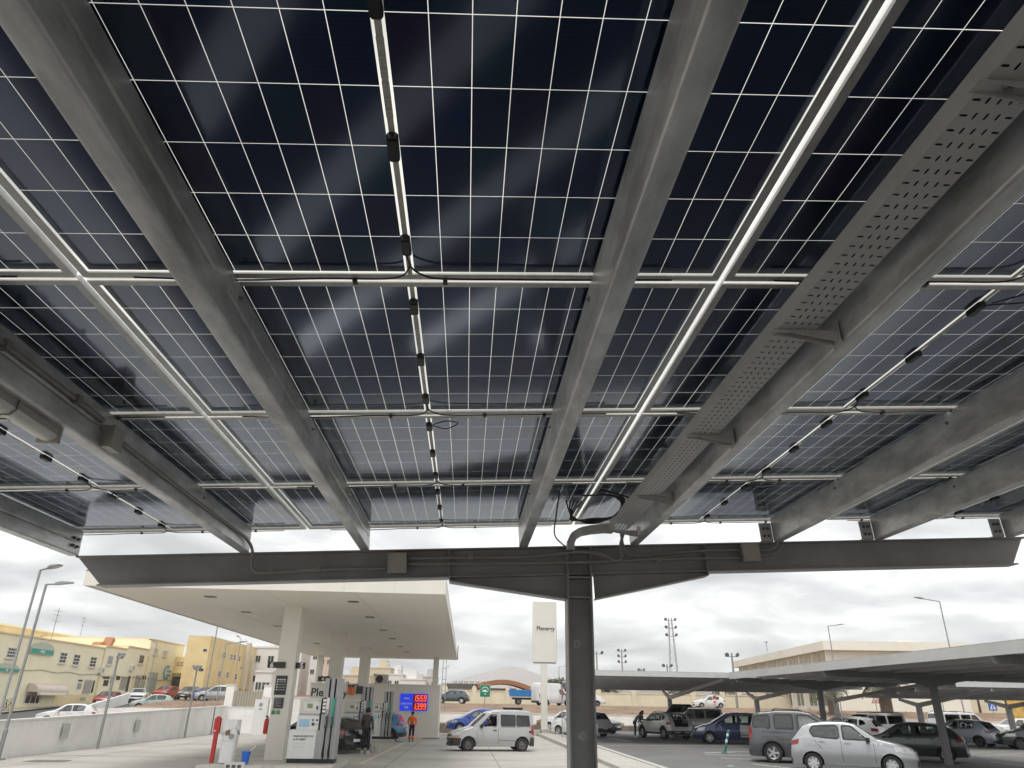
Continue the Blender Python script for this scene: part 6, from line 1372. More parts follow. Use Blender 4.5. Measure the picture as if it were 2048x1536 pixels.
    # front and rear pieces
    def endp(q, rear, nm, M_, off=.012, n=8):
        y0, y1, z0, z1 = q; i = len(cols) - 1 if rear else 0; c = cols[i]
        def fn(u, v):
            y = y0 + (y1 - y0) * u; z = z0 + (z1 - z0) * v; wz = Wd(c[0][0], z); uu = max(-1, min(1, y / wz)); zr = (z - c[0][2]) / max(.1, c[-1][2] - c[0][2]); b = (rb if rear else fb) * (1 - uu * uu) * (1 - .45 * abs(zr - .4))
            return (c[0][0] + (b + off if rear else -b - off), y, z)
        mm = MB(); mm.grid(fn, n, 2, flip=not rear); return mm.build(nm, M_, t, smooth=True)
    for q, M_, nm in S.get('front', []): endp(q, False, nm, M_)
    for q, M_, nm in S.get('rear', []): endp(q, True, nm, M_)
    endp((-.26, .26, S.get('pz', (.45, .45))[0] - .055, S.get('pz', (.45, .45))[0] + .055), False, 'number_plate', PLATEM, .022, 4)
    endp((-.26, .26, S.get('pz', (.45, .6))[1] - .055, S.get('pz', (.45, .6))[1] + .055), True, 'number_plate', PLATEM, .022, 4)
    # inside: dark tub, dashboard, seats
    mm = MB(); zbelt = interp(belt, L_ * .5); x_d = ws_[0] + .1
    mm.box(.35, x_d + .2, -W_ + .28, W_ - .28, zb - .02, min(interp(top, .4) - .12, zbelt - .15)); mm.box(x_d + .201, L_ - .25, -W_ + .3, W_ - .3, zb - .02, .42)
    for sg in (-1, 1): mm.box(x_d + .25, L_ - .45, sg * (W_ - .16) - .02, sg * (W_ - .16) + .02, .35, zbelt - .06)
    for a in ax:
        for sg in (-1, 1): mm.prism([(a - (ar + .01) * math.cos(math.pi * k / 10), wr + (ar + .01) * math.sin(math.pi * k / 10)) for k in range(11)], 'Y', sg * (W_ - .30), sg * (W_ - .285))
    mm.build('underbody', SEATM, t)
    mm = MB(); mm.prism([(x_d + .15, .42), (x_d + .75, .42), (x_d + .55, zbelt - .05), (x_d + .15, zbelt - .02)], 'Y', -W_ + .2, W_ - .2); mm.build('dashboard', SEATM, t)
    rows = S.get('seats', [ws_[1] + .35, ws_[1] + 1.2])
    for i, xs_ in enumerate(rows):
        for yy in ((-.36, .36) if i == 0 else (-.42, 0, .42)):
            mm = MB(); zt = min(zbelt + .12, interp(top, xs_ + .3) - .35); mm.prism([(xs_ - .35, .42), (xs_ + .15, .42), (xs_ + .34, zt), (xs_ + .22, zt), (xs_ - .0, .62), (xs_ - .35, .62)], 'Y', yy - .22, yy + .22); mm.box(xs_ + .26, xs_ + .36, yy - .12, yy + .12, zt + .03, zt + .2); mm.build('seat', SEATM, t)
    if S.get('rails'):
        x0, x1, rm = S['rails']
        for sg in (-1, 1):
            y = Wd((x0 + x1) / 2, Hm - .06) - .1; mm = MB(); mm.tube([(x0, sg * y, interp(top, x0) + .0), (x0 + .08, sg * y, interp(top, x0) + .06), ((x0 + x1) / 2, sg * y, Hm + .075), (x1 - .08, sg * y, interp(top, x1) + .06), (x1, sg * y, interp(top, x1))], .018, 6); mm.build('roof_rail', rm, t)
    if S.get('antenna'): mm = MB(); x = S['antenna']; mm.tube([(x, 0, interp(top, x) + .03), (x + .25, 0, interp(top, x) + .28)], .008, 5); mm.build('antenna', TRIM, t)
    t['dims'] = (L_, W_ * 2, Hm); return t, Wd, interp
# body styles (lengths in metres, x measured back from the nose)
def style(kind, P_, **k):
    if kind == 'hatch':
        S = dict(L=4.0, W=1.74, top=[(0, .66), (.05, .74), (.45, .86), (1.0, .97), (1.15, 1.0), (1.78, 1.40), (2.1, 1.46), (2.7, 1.47), (3.3, 1.40), (3.55, 1.32), (3.88, .98), (3.96, .90), (4.0, .72)], belt=[(0, .64), (.6, .8), (1.15, .9), (2.6, .94), (3.4, 1.0), (4, .98)], ax=(.80, 3.32), wr=.30, ws=(1.13, 1.80), rw=(3.5, 3.90),
                 win=[dict(p=[(1.42, .95), (2.28, .96), (2.28, 1.36), (1.92, 1.36)]), dict(p=[(2.38, .97), (3.12, 1.0), (3.20, 1.30), (2.98, 1.36), (2.38, 1.38)]), ], doors=[[(1.28, .32), (1.28, .86), (1.36, .93)], [(2.33, .28), (2.33, 1.4)], [(2.95, .66), (3.18, .9), (3.22, 1.0)]], handles=[(2.12, .86), (2.95, .89)],
                 hl=[(.03, .60), (.62, .66), (.66, .80), (.22, .78)], tl=[(3.76, .80), (3.99, .76), (3.97, .89), (3.70, .95)], mir=(1.44, .93), front=[((-.55, .55, .26, .42), TRIM, 'grille'), ((-.5, .5, .60, .66), TRIM, 'grille')], rear=[((-.7, .7, .24, .36), TRIM, 'bumper_insert')], pz=(.47, .52))
    elif kind == 'mpv':   # compact one-box
        S = dict(L=4.15, W=1.72, top=[(0, .68), (.05, .78), (.5, .93), (.9, 1.02), (1.02, 1.06), (1.95, 1.56), (2.3, 1.62), (3.1, 1.62), (3.7, 1.56), (3.92, 1.48), (4.10, 1.02), (4.13, .95), (4.15, .7)], belt=[(0, .66), (.6, .86), (1.1, .97), (2.6, 1.0), (4.15, 1.02)], ax=(.78, 3.36), wr=.31, ws=(1.0, 1.97), rw=(3.9, 4.11), fr=.2,
                 win=[dict(p=[(1.25, 1.02), (1.62, 1.02), (1.62, 1.26)], r=.02), dict(p=[(1.68, 1.02), (2.42, 1.03), (2.42, 1.50), (2.02, 1.50), (1.68, 1.30)]), dict(p=[(2.52, 1.03), (3.30, 1.05), (3.34, 1.48), (2.52, 1.52)]), dict(p=[(3.42, 1.06), (3.86, 1.10), (3.78, 1.44), (3.44, 1.48)], dark=1)], doors=[[(1.18, .32), (1.18, .9)], [(2.47, .3), (2.47, 1.52)], [(3.02, .66), (3.3, .9), (3.38, 1.05)]], handles=[(2.26, .93), (3.12, .95)],
                 hl=[(.03, .60), (.5, .68), (.58, .86), (.2, .82)], tl=[(4.03, .74), (4.145, .72), (4.12, 1.08), (4.03, 1.10)], mir=(1.5, 1.0), front=[((-.6, .6, .26, .42), TRIM, 'grille')], rear=[((-.7, .7, .24, .38), TRIM, 'bumper_insert')], pz=(.46, .6), tumble=.15)
    elif kind == 'van':   # small panel-sided passenger van
        S = dict(L=4.0, W=1.68, top=[(0, .62), (.04, .74), (.4, .90), (.85, 1.02), (1.0, 1.07), (1.62, 1.60), (1.85, 1.72), (2.3, 1.79), (3.3, 1.79), (3.8, 1.76), (3.93, 1.70), (3.97, 1.5), (4.0, .9)], belt=[(0, .6), (.5, .82), (1.0, 1.0), (1.7, 1.08), (4, 1.08)], ax=(.80, 3.42), wr=.305, ws=(.98, 1.66), rw=None, rr=.05, tumble=.10, fr=.24,
                 win=[dict(p=[(1.30, 1.06), (2.16, 1.06), (2.16, 1.60), (1.86, 1.60)], open=0), dict(p=[(2.36, 1.06), (3.08, 1.06), (3.08, 1.58), (2.36, 1.60)], dark=1), dict(p=[(3.13, 1.06), (3.82, 1.06), (3.76, 1.56), (3.13, 1.58)], dark=1)], doors=[[(1.2, .3), (1.2, .95)], [(2.24, .28), (2.24, 1.68), (1.9, 1.70)], [(2.26, .48), (3.1, .48)]], handles=[(2.06, .92)], handle_m=TRIM,
                 hl=[(.02, .68), (.42, .72), (.46, .90), (.16, .86)], tl=[(3.86, .75), (3.99, .72), (3.98, 1.15), (3.86, 1.15)], mir=(1.40, 1.04), mirror_m=TRIM, front=[((-.72, .72, .24, .58), CLAD, 'bumper'), ((-.5, .5, .66, .72), TRIM, 'grille')], rear=[((-.78, .78, .24, .62), CLAD, 'bumper')], sidep=[([(0.0, .25), (.40, .25), (.44, .58), (.0, .58)], CLAD, 'bumper'), ([(3.78, .25), (3.995, .25), (3.995, .62), (3.80, .62)], CLAD, 'bumper'), ([(.03, .60), (.36, .62), (.36, .67), (.03, .66)], AMBER, 'indicator')], rim='steel', pz=(.42, .8), antenna=None)
    elif kind == 'suv':
        S = dict(L=4.2, W=1.78, top=[(0, .74), (.05, .86), (.5, .98), (1.0, 1.07), (1.12, 1.1), (1.8, 1.50), (2.1, 1.56), (3.0, 1.57), (3.6, 1.50), (3.8, 1.42), (4.08, 1.06), (4.16, .98), (4.2, .72)], belt=[(0, .72), (.6, .92), (1.2, 1.0), (2.8, 1.04), (4.2, 1.08)], ax=(.83, 3.42), wr=.345, zb=.27, ws=(1.10, 1.82), rw=(3.78, 4.09), arch=.055, rim='alloy',
                 win=[dict(p=[(1.40, 1.05), (2.32, 1.06), (2.32, 1.46), (1.94, 1.46)]), dict(p=[(2.42, 1.07), (3.10, 1.10), (3.16, 1.44), (2.42, 1.48)]), dict(p=[(3.24, 1.13), (3.58, 1.22), (3.46, 1.40), (3.24, 1.44)], dark=1)], doors=[[(1.26, .4), (1.26, .96)], [(2.37, .36), (2.37, 1.5)], [(3.02, .76), (3.22, 1.0), (3.24, 1.1)]], handles=[(2.16, .95), (2.92, .98)],
                 hl=[(.03, .72), (.55, .78), (.6, .90), (.2, .88)], tl=[(3.82, .86), (4.18, .84), (4.16, 1.0), (3.82, 1.02)], mir=(1.46, 1.03), front=[((-.6, .6, .3, .5), TRIM, 'grille'), ((-.55, .55, .66, .8), TRIM, 'grille')], rear=[((-.78, .78, .29, .52), CLAD, 'bumper')], sidep=[([(1.22, .28), (3.03, .28), (3.03, .40), (1.22, .40)], CLAD, 'sill'), ([(3.86, .28), (4.195, .28), (4.195, .52), (3.86, .50)], CLAD, 'bumper'), ([(0, .28), (.42, .28), (.42, .46), (0, .44)], CLAD, 'bumper')], pz=(.5, .66), rails=(1.95, 3.45, TRIM))
    elif kind == 'offroad':
        S = dict(L=4.6, W=1.82, top=[(0, .86), (.05, .98), (.9, 1.08), (1.25, 1.12), (1.35, 1.16), (1.85, 1.70), (2.0, 1.78), (3.4, 1.82), (4.3, 1.82), (4.5, 1.76), (4.58, 1.2), (4.6, .7)], belt=[(0, .84), (.9, 1.0), (1.4, 1.1), (4.6, 1.12)], ax=(.86, 3.62), wr=.37, zb=.34, ws=(1.33, 1.9), rw=(4.5, 4.57), rr=.06, fr=.12, tumble=.10, arch=.06, rim='alloy',
                 win=[dict(p=[(1.6, 1.13), (2.3, 1.13), (2.3, 1.66), (1.98, 1.66)]), dict(p=[(2.42, 1.13), (3.1, 1.13), (3.1, 1.68), (2.42, 1.68)], dark=1), dict(p=[(3.24, 1.14), (4.36, 1.16), (4.32, 1.68), (3.24, 1.68)], dark=1)], doors=[[(1.5, .45), (1.5, 1.1)], [(2.36, .45), (2.36, 1.7)], [(3.15, .8), (3.17, 1.7)]], handles=[(2.2, 1.0), (3.02, 1.0)],
                 hl=[(.02, .78), (.32, .80), (.34, .95), (.1, .95)], tl=[(4.5, .9), (4.595, .9), (4.59, 1.3), (4.5, 1.3)], mir=(1.68, 1.12), front=[((-.6, .6, .36, .56), CLAD, 'bumper'), ((-.5, .5, .74, .92), TRIM, 'grille')], rear=[((-.8, .8, .36, .56), CLAD, 'bumper')], pz=(.5, .75), rails=(2.1, 4.3, TRIM))
    S['paint'] = P_; S.update(k); return S
def scaleS(S, kx, kz):
    # stretch a body style
    f = lambda p: (p[0] * kx, p[1] * kz)
    for k in ('top', 'belt', 'handles', 'hl', 'tl'): S[k] = [f(p) for p in S[k]]
    S['L'] *= kx; S['ax'] = tuple(a * kx for a in S['ax']); S['ws'] = tuple(a * kx for a in S['ws']); S['rw'] = tuple(a * kx for a in S['rw']) if S.get('rw') else None
    for w_ in S['win']: w_['p'] = [f(p) for p in w_['p']]
    S['doors'] = [[f(p) for p in d] for d in S['doors']]; S['mir'] = f(S['mir']); S['sidep'] = [([f(p) for p in q], m, n) for q, m, n in S.get('sidep', [])]
    S['front'] = [((q[0], q[1], q[2] * kz, q[3] * kz), m, n) for q, m, n in S['front']]; S['rear'] = [((q[0], q[1], q[2] * kz, q[3] * kz), m, n) for q, m, n in S['rear']]
    if S.get('rails'): S['rails'] = (S['rails'][0] * kx, S['rails'][1] * kx, S['rails'][2])
    return S
def place(lab, kind, P_, pf, pr, cat='car', name='parked_car', group='cars parked around the station', kx=1, kz=1, z=None, **k):
    """front and rear: ground points (x, y) of the nearer wheels' axle line; the car is turned to run through them"""
    S = scaleS(style(kind, P_, **k), kx, kz); f, r = Vector(pf[:2]), Vector(pr[:2]); d = (r - f).normalized(); ax = S['ax']; mid = (f + r) / 2; c0 = mid - d * (ax[0] + ax[1]) / 2
    zz_ = z if z is not None else ground(mid.x, mid.y)
    return car(name, lab, cat, (c0.x, c0.y, zz_), math.atan2(d.y, d.x), S, group)
def near_side(px_f, px_r, near=True, W=1.74, z=None, hd=None):
    """ground points under the near-side wheels, moved in to the car's centre line"""
    g = (lambda p: onZ(p[0], p[1], z)) if z is not None else (lambda p: onG(*p))
    a, b = g(px_f), g(px_r)
    if hd is not None:
        mid = (a + b) / 2; hl = (a - b).length / 2; dv = Vector((math.cos(R(hd)), math.sin(R(hd)), 0)); a, b = mid - dv * hl, mid + dv * hl
    d = Vector((b.x - a.x, b.y - a.y, 0)).normalized(); nrm = Vector((-d.y, d.x, 0))
    if nrm.y < 0: nrm = -nrm
    o = nrm * (W / 2 - .12); return (a + o, b + o)
SILV = paint('silver_paint', (.43, .445, .46), .5, .3); WHITEP = paint('white_car_paint', (.72, .73, .74)); GREYP = paint('grey_car_paint', (.105, .108, .118), .4); BLKP = paint('black_car_paint', (.018, .018, .021), .2, .25); BLUEP = paint('blue_car_paint', (.03, .09, .42), .2); NAVYP = paint('navy_car_paint', (.025, .035, .11), .3); LBLUE = paint('light_blue_paint', (.10, .26, .48), .3); VANP = paint('pale_silver_paint', (.42, .425, .425), .35); LGREY = paint('light_grey_paint', (.70, .705, .70), .15); BEIGE = paint('beige_grey_paint', (.56, .56, .53), .2); MAROON = paint('maroon_paint', (.25, .02, .03), .3); REDP = paint('red_car_paint', (.42, .03, .04), .2); CHAR = paint('charcoal_paint', (.055, .057, .062), .4); PALEB = paint('ice_silver_paint', (.46, .50, .56), .5); TEALP = paint('slate_car_paint', (.085, .12, .145), .4); PALEG = paint('pale_green_paint', (.38, .46, .42), .3)
# silver van in the middle with its driver
a, b = near_side((938, 1502), (1042, 1504), W=1.68, hd=9); VAN = place('small silver van with a driver at its open window, crossing the forecourt', 'van', VANP, a, b, 'van', 'small_van', win=[dict(p=[(1.30, 1.06), (2.16, 1.06), (2.16, 1.60), (1.86, 1.60)], open=0), dict(p=[(2.36, 1.06), (3.08, 1.06), (3.08, 1.58), (2.36, 1.60)], dark=1), dict(p=[(3.13, 1.06), (3.82, 1.06), (3.76, 1.56), (3.13, 1.58)], dark=1)])
vt = VAN[0]
for o in [o for o in vt.children if o.name.startswith('side_window')][:6]:
    # the driver's window nearest the viewer is wound down
    me = o.data; c = sum((v.co for v in me.vertices), Vector()) / len(me.vertices); wc = Matrix.Rotation(vt.rotation_euler.z, 4, 'Z') @ c + vt.location
    if c.x < 2.0 and (wc.y < (vt.location.y + math.sin(vt.rotation_euler.z) * 2)):
        for ch in list(o.children): bpy.data.objects.remove(ch)
MB().lathe([(.0, .0), (.055, 0), (.055, .008), (0, .008)], n=14).build('fuel_cap', TRIM, vt, loc=(3.80, -VAN[1](3.8, .86) - .002, .86) if math.cos(vt.rotation_euler.z) > 0 else (3.80, VAN[1](3.8, .86) + .002, .86), rot=(R(90), 0, 0))
# station cars
a, b = near_side((532, 1502), (687, 1509)); place('black hatchback parked behind the nearest pump, red tail lamp showing', 'hatch', BLKP, a, b, rim='multi', kx=1.06, kz=.99)
p = onG(792, 1484); BLUEC = place('light blue crossover at the farthest pump with a black wheel arch', 'suv', LBLUE, (p.x - 2.95, p.y + .95), (p.x - .36, p.y + .78), rim='dark', kz=.98)
p = onZ(897, 1452, -.05); a = Vector((-.1, 60.8)); place('blue compact people carrier behind the silver van', 'mpv', BLUEP, (-.45, 59.6), (2.1, 60.0), z=-.1, kz=.97)
place('slate grey crossover standing on the upper road above the kiosk corner', 'suv', TEALP, (-2.9, 97.0), (-.3, 96.6), z=1.78, rim='hub', rails=None)
# white hatchback partly behind the grey column, and neighbours
place('white crossover half hidden behind the grey carport column', 'hatch', WHITEP, (6.9, 53.2), (8.7, 51.3), kz=1.05, z=.0, rear=[((-.75, .75, .26, .50), CLAD, 'bumper')])
place('dark car nose just right of the half hidden white crossover', 'hatch', CHAR, (10.6, 57.5), (8.6, 59.2), z=.0)
a, b = near_side((1287, 1474), (1332, 1480), z=0, W=1.78, hd=-72)
SUV = place('pale grey crossover with its boot lid raised', 'suv', LGREY, a, b, z=0, boot_open=(.72, 1.5), rw=None, rim='alloy', kx=1.0, kz=.985)
a, b = near_side((1425, 1487), (1510, 1490), z=0, hd=-10); place('navy people carrier with one pale silver rear door', 'mpv', NAVYP, a, b, z=0, rim='alloy', kz=1.0, sidep=[([(2.50, .36), (3.16, .36), (3.42, .95), (2.50, 1.0)], VANP, 'silver_door')])
place('beige grey off-road wagon behind the navy people carrier', 'offroad', BEIGE, (14.6, 55.0), (17.3, 55.4), z=0)
a, b = near_side((1705, 1531), (1549, 1527), z=0, W=1.86, hd=157)
place('tall grey minivan with black roof rails, rear towards the green bollard', 'mpv', GREYP, a, b, 'minivan', 'minivan', z=0, kx=1.06, kz=1.115, W=1.88, rim='alloy', wr=.35, rails=(2.2, 4.1, TRIM), arch=.05, fr=.2,
      win=[dict(p=[(1.25, 1.02), (1.62, 1.02), (1.62, 1.26)], r=.02), dict(p=[(1.68, 1.02), (2.42, 1.03), (2.42, 1.50), (2.02, 1.50), (1.68, 1.30)]), dict(p=[(2.56, 1.03), (3.22, 1.04), (3.22, 1.50), (2.56, 1.52)], dark=1, r=.1), dict(p=[(3.36, 1.04), (4.0, 1.08), (3.92, 1.46), (3.36, 1.50)], dark=1, r=.12)], sidep=[([(2.55, .93), (3.9, .95), (3.9, .965), (2.55, .945)], TRIM, 'sliding_rail')])
a, b = near_side((1796, 1551), (1622, 1544), z=0, W=1.66, hd=155)
place('silver hatchback nearest the viewer in the car park', 'hatch', SILV, a, b, z=0, kx=.93, kz=1.03, rim='hub', W=1.66, wr=.285, mirror_m=TRIM, antenna=2.0, win=[dict(p=[(1.42, .95), (2.24, .96), (2.24, 1.37), (1.92, 1.37)]), dict(p=[(2.36, .97), (3.22, 1.0), (3.34, 1.2), (3.20, 1.34), (2.36, 1.38)], r=.1)])
a, b = near_side((1768, 1519), (1880, 1527), z=0, hd=-35); place('charcoal hatchback behind the slanting carport column', 'hatch', CHAR, a, b, z=0, kx=1.06, kz=.985, rim='alloy')
place('white crossover with red tail lamp behind the grey minivan', 'suv', WHITEP, (20.4, 44.6), (22.6, 42.6), z=0, rails=None, kz=.97)
place('white pickup with a boxy cab behind the charcoal hatchback', 'offroad', WHITEP, (24.6, 49.2), (27.3, 49.6), 'pickup', 'pickup', z=0, kz=.93)
a, b = near_side((1890, 1488), (1946, 1497), z=0, hd=-55); place('ice silver hatchback with red tail lamps at the zebra markings', 'hatch', PALEB, a, b, z=0, rim='dark', kz=.99)
place('white off-road wagon behind the ice silver hatchback', 'offroad', WHITEP, (37.0, 54.0), (34.2, 53.8), z=0, kz=1.0)
place('dark grey hatchback cut by the right edge of the frame', 'hatch', CHAR, (31.3, 43.4), (33.8, 42.4), z=0, kz=1.03, rim='dark')
place('white hatchback far back by the blue crossing sign', 'hatch', WHITEP, (41.2, 58.5), (43.8, 58.3), z=0, rim='hub')
place('white hatchback standing on the upper road above the off-road wagon', 'hatch', WHITEP, (30.6, 100), (33.1, 100), z=1.78, rim='alloy')
place('silver white hatchback nose by the foot of the pylon sign', 'hatch', WHITEP, (7.2, 62.5), (9.2, 60.9), z=0, rim='hub')
# vans and tipper on the upper road
def wheelset(t, xs_, y, r, kind='steel'):
    ty, rims = wheel_meshes(r, kind)
    for x in xs_:
        for sg in (-1, 1):
            e_ = obj('wheel', ty, t, (x, sg * y, r), (0, 0, 0 if sg < 0 else math.pi))
            for rm in rims: obj(rm.name.split('.')[0], rm, e_)
p = onY(1047, 1408, 100); t = thing('tipper_truck', 'tipper truck with an empty bright blue tray on the upper road', 'truck', (p.x, 100, 1.78), group='vehicles on the upper road'); TB = mat('tipper_blue', (.03, .20, .50), rough=.45, var=.08)
m = MB(); m.prism([(-1.75, .95), (1.6, .95), (1.6, 1.75), (-1.95, 1.75)], 'Y', -1.0, -.94); m.prism([(-1.75, .95), (1.6, .95), (1.6, 1.75), (-1.95, 1.75)], 'Y', .94, 1.0); m.box(-1.75, 1.6, -.94, .94, .95, 1.0); m.box(1.55, 1.6, -.94, .94, 1.0, 1.75); m.build('tray', TB, t)
for k in range(3): MB().box(-1.8, 1.55, -1.03, -1.0005, 1.05 + .25 * k, 1.1 + .25 * k).build('rib', TB, t)
MB().box(-1.85, -1.75, -1.0, -.9, 1.75, 2.05).build('post', TB, t); MB().box(-1.5, 3.6, -.45, .45, .6, .85).build('chassis', TRIM, t); m = MB(); m.prism([(1.9, .6), (3.7, .6), (3.7, 1.3), (3.3, 2.1), (1.9, 2.1)], 'Y', -.9, .9); m.build('cab', WHITEP, t); m = MB(); m.prism([(2.2, 1.35), (3.3, 1.35), (3.1, 1.95), (2.2, 1.95)], 'Y', -.91, -.901); m.build('window', PANE2, t); wheelset(t, (-.7, 3.0), .85, .38)
def panel_van(lab, x, y, z, rz, H=2.5, L_=5.2):
    t = thing('panel_van', lab, 'van', (x, y, z), rz, group='vehicles on the upper road')
    S = dict(L=L_, W=1.95, top=[(0, .75), (.05, .95), (.6, 1.15), (.9, 1.25), (1.6, H - .25), (1.9, H - .05), (2.3, H), (L_ - .2, H), (L_ - .06, H - .1), (L_, H - .5)], belt=[(0, .72), (.8, 1.1), (1.2, 1.3), (L_, 1.35)], ax=(.95, L_ - 1.1), wr=.34, zb=.3, ws=(.88, 1.66), rw=None, rr=.03, fr=.15, tumble=.10, win=[dict(p=[(1.25, 1.3), (2.1, 1.3), (2.1, 1.9), (1.6, 1.9)])], doors=[[(1.1, .4), (1.1, 1.2)], [(2.2, .4), (2.2, 2.1)], [(3.4, .45), (3.4, H - .2)]], handles=[(2.05, 1.1)], handle_m=TRIM, hl=[(.03, .8), (.4, .85), (.42, 1.05), (.15, 1.0)], tl=[(L_ - .12, .9), (L_ - .01, .9), (L_ - .01, 1.4), (L_ - .12, 1.4)], mir=(1.3, 1.3), mirror_m=TRIM, front=[((-.8, .8, .3, .6), CLAD, 'bumper')], rear=[((-.9, .9, .3, .55), CLAD, 'bumper'), ((-.01, .01, .6, H - .2), SEAM, 'door_gap')], paint=WHITEP, rim='steel', pz=(.5, .9), seats=[1.9])
    bpy.data.objects.remove(t); return car('panel_van', lab, 'van', (x, y, z), rz, S, 'vehicles on the upper road')
p = onY(1072, 1410, 98); panel_van('tall white panel van with its rear towards the blue tipper', p.x + 4.5, 100.5, 1.75, R(180 + 28), 2.6)
p = onY(1128, 1412, 95); panel_van('second white panel van just behind the pylon pole', p.x + 5.6, 98.5, 1.72, R(180 - 4), 2.1, 4.6)
# cars on the left street
place('white hatchback passing behind the boundary wall at the left', 'hatch', WHITEP, (-31.6, 61.6), (-29.0, 62.4), z=-.12, group='cars on the left street', rim='alloy')
place('maroon hatchback by the cream building doors', 'hatch', MAROON, (-37.6, 83.2), (-37.8, 85.8), z=.95, group='cars on the left street')
place('white crossover behind the maroon hatchback on the street', 'suv', WHITEP, (-37.4, 91.0), (-38.3, 93.5), z=1.25, group='cars on the left street', front=[((-.7, .7, .3, .5), TRIM, 'grille'), ((-.65, .65, .66, .82), TRIM, 'grille')])
place('red hatchback at the corner of the cream building', 'hatch', REDP, (-37.2, 97.2), (-36.9, 99.7), z=1.75, group='cars on the left street')
place('grey hatchback next to the red one, half behind a lamp post', 'hatch', GREYP, (-33.6, 95.4), (-33.6, 97.9), z=1.72, group='cars on the left street')
place('blue hatchback facing the camera in front of the yellow building', 'hatch', BLUEP, (-30.6, 92.2), (-30.3, 94.8), z=1.62, group='cars on the left street')
place('silver people carrier parked along the top of the bank', 'mpv', SILV, (-27.7, 84.0), (-25.1, 84.4), z=1.62, group='cars on the left street', kz=.95)
place('pale green saloon behind the ramp parapet', 'hatch', PALEG, (-33.0, 81.2), (-30.6, 82.0), z=.72, group='cars on the left street')
place('dark car whose roof just shows above the boundary wall', 'hatch', CHAR, (-24.6, 62.0), (-22.1, 62.3), z=-.42, group='cars on the left street')
place('white hatchback standing beyond the beige gate', 'hatch', WHITEP, (-24.0, 92.0), (-21.6, 92.4), z=1.5, group='cars on the left street')
# raised boot lid of the pale grey crossover
st = SUV[0]; L_ = 4.2
bd_ = MB(); bd_.grid(lambda u, v: (3.52 + .95 * v + .10 * math.sin(v * 3.1), -.66 + 1.32 * u, 1.52 + .62 * v - 1.5 * max(0, v - .72) ** 1.3), 6, 8); bl_ = bd_.build('boot_lid', BLKP, st, smooth=True)
md = bl_.modifiers.new('thick', 'SOLIDIFY'); md.thickness = .07
bd_ = MB(); bd_.grid(lambda u, v: (3.70 + .42 * v, -.5 + u, 1.56 + .27 * v), 3, 3); bd_.build('boot_lid_glass', CGLD, bl_)
MB().box(3.3, 4.05, -.62, .62, .45, .78).build('boot_floor', SEATM, st)
for sg in (-1, 1): m = MB(); m.tube([(3.75, sg * .60, 1.15), (4.15, sg * .58, 1.60)], .015, 5); m.build('strut', TRIM, st)
m = MB(); m.box(4.262, 4.275, -.55, .55, .40, .46); m.build('skid_plate', ALLOY, st)

# ---------------------------------------------------------------- people
SKIN = mat('skin', (.42, .24, .16), rough=.6); SKIN2 = mat('skin_tan', (.34, .19, .125), rough=.6); HAIR = mat('dark_hair', (.015, .012, .010), rough=.7)
def cloth(n, c): return mat(n, c, rough=.9, var=.15, scale=8)
def skin_mesh(name, nodes, edges, M_, parent, root=0, sub=1):
    me = bpy.data.meshes.new(name); me.from_pydata([n_[0] for n_ in nodes], edges, []); me.materials.append(M_); o = obj(name, me, parent); md = o.modifiers.new('skin', 'SKIN'); md.use_smooth_shade = True; md.branch_smoothing = .6
    if not me.skin_vertices: me.attributes.new('skin', 'FLOAT', 'POINT')
    for i, n_ in enumerate(nodes):
        sv = me.skin_vertices[0].data[i]; r_ = n_[1]; sv.radius = (r_, r_) if not isinstance(r_, tuple) else r_; sv.use_root = i == root
    s_ = o.modifiers.new('sub', 'SUBSURF'); s_.levels = sub; s_.render_levels = sub; return o
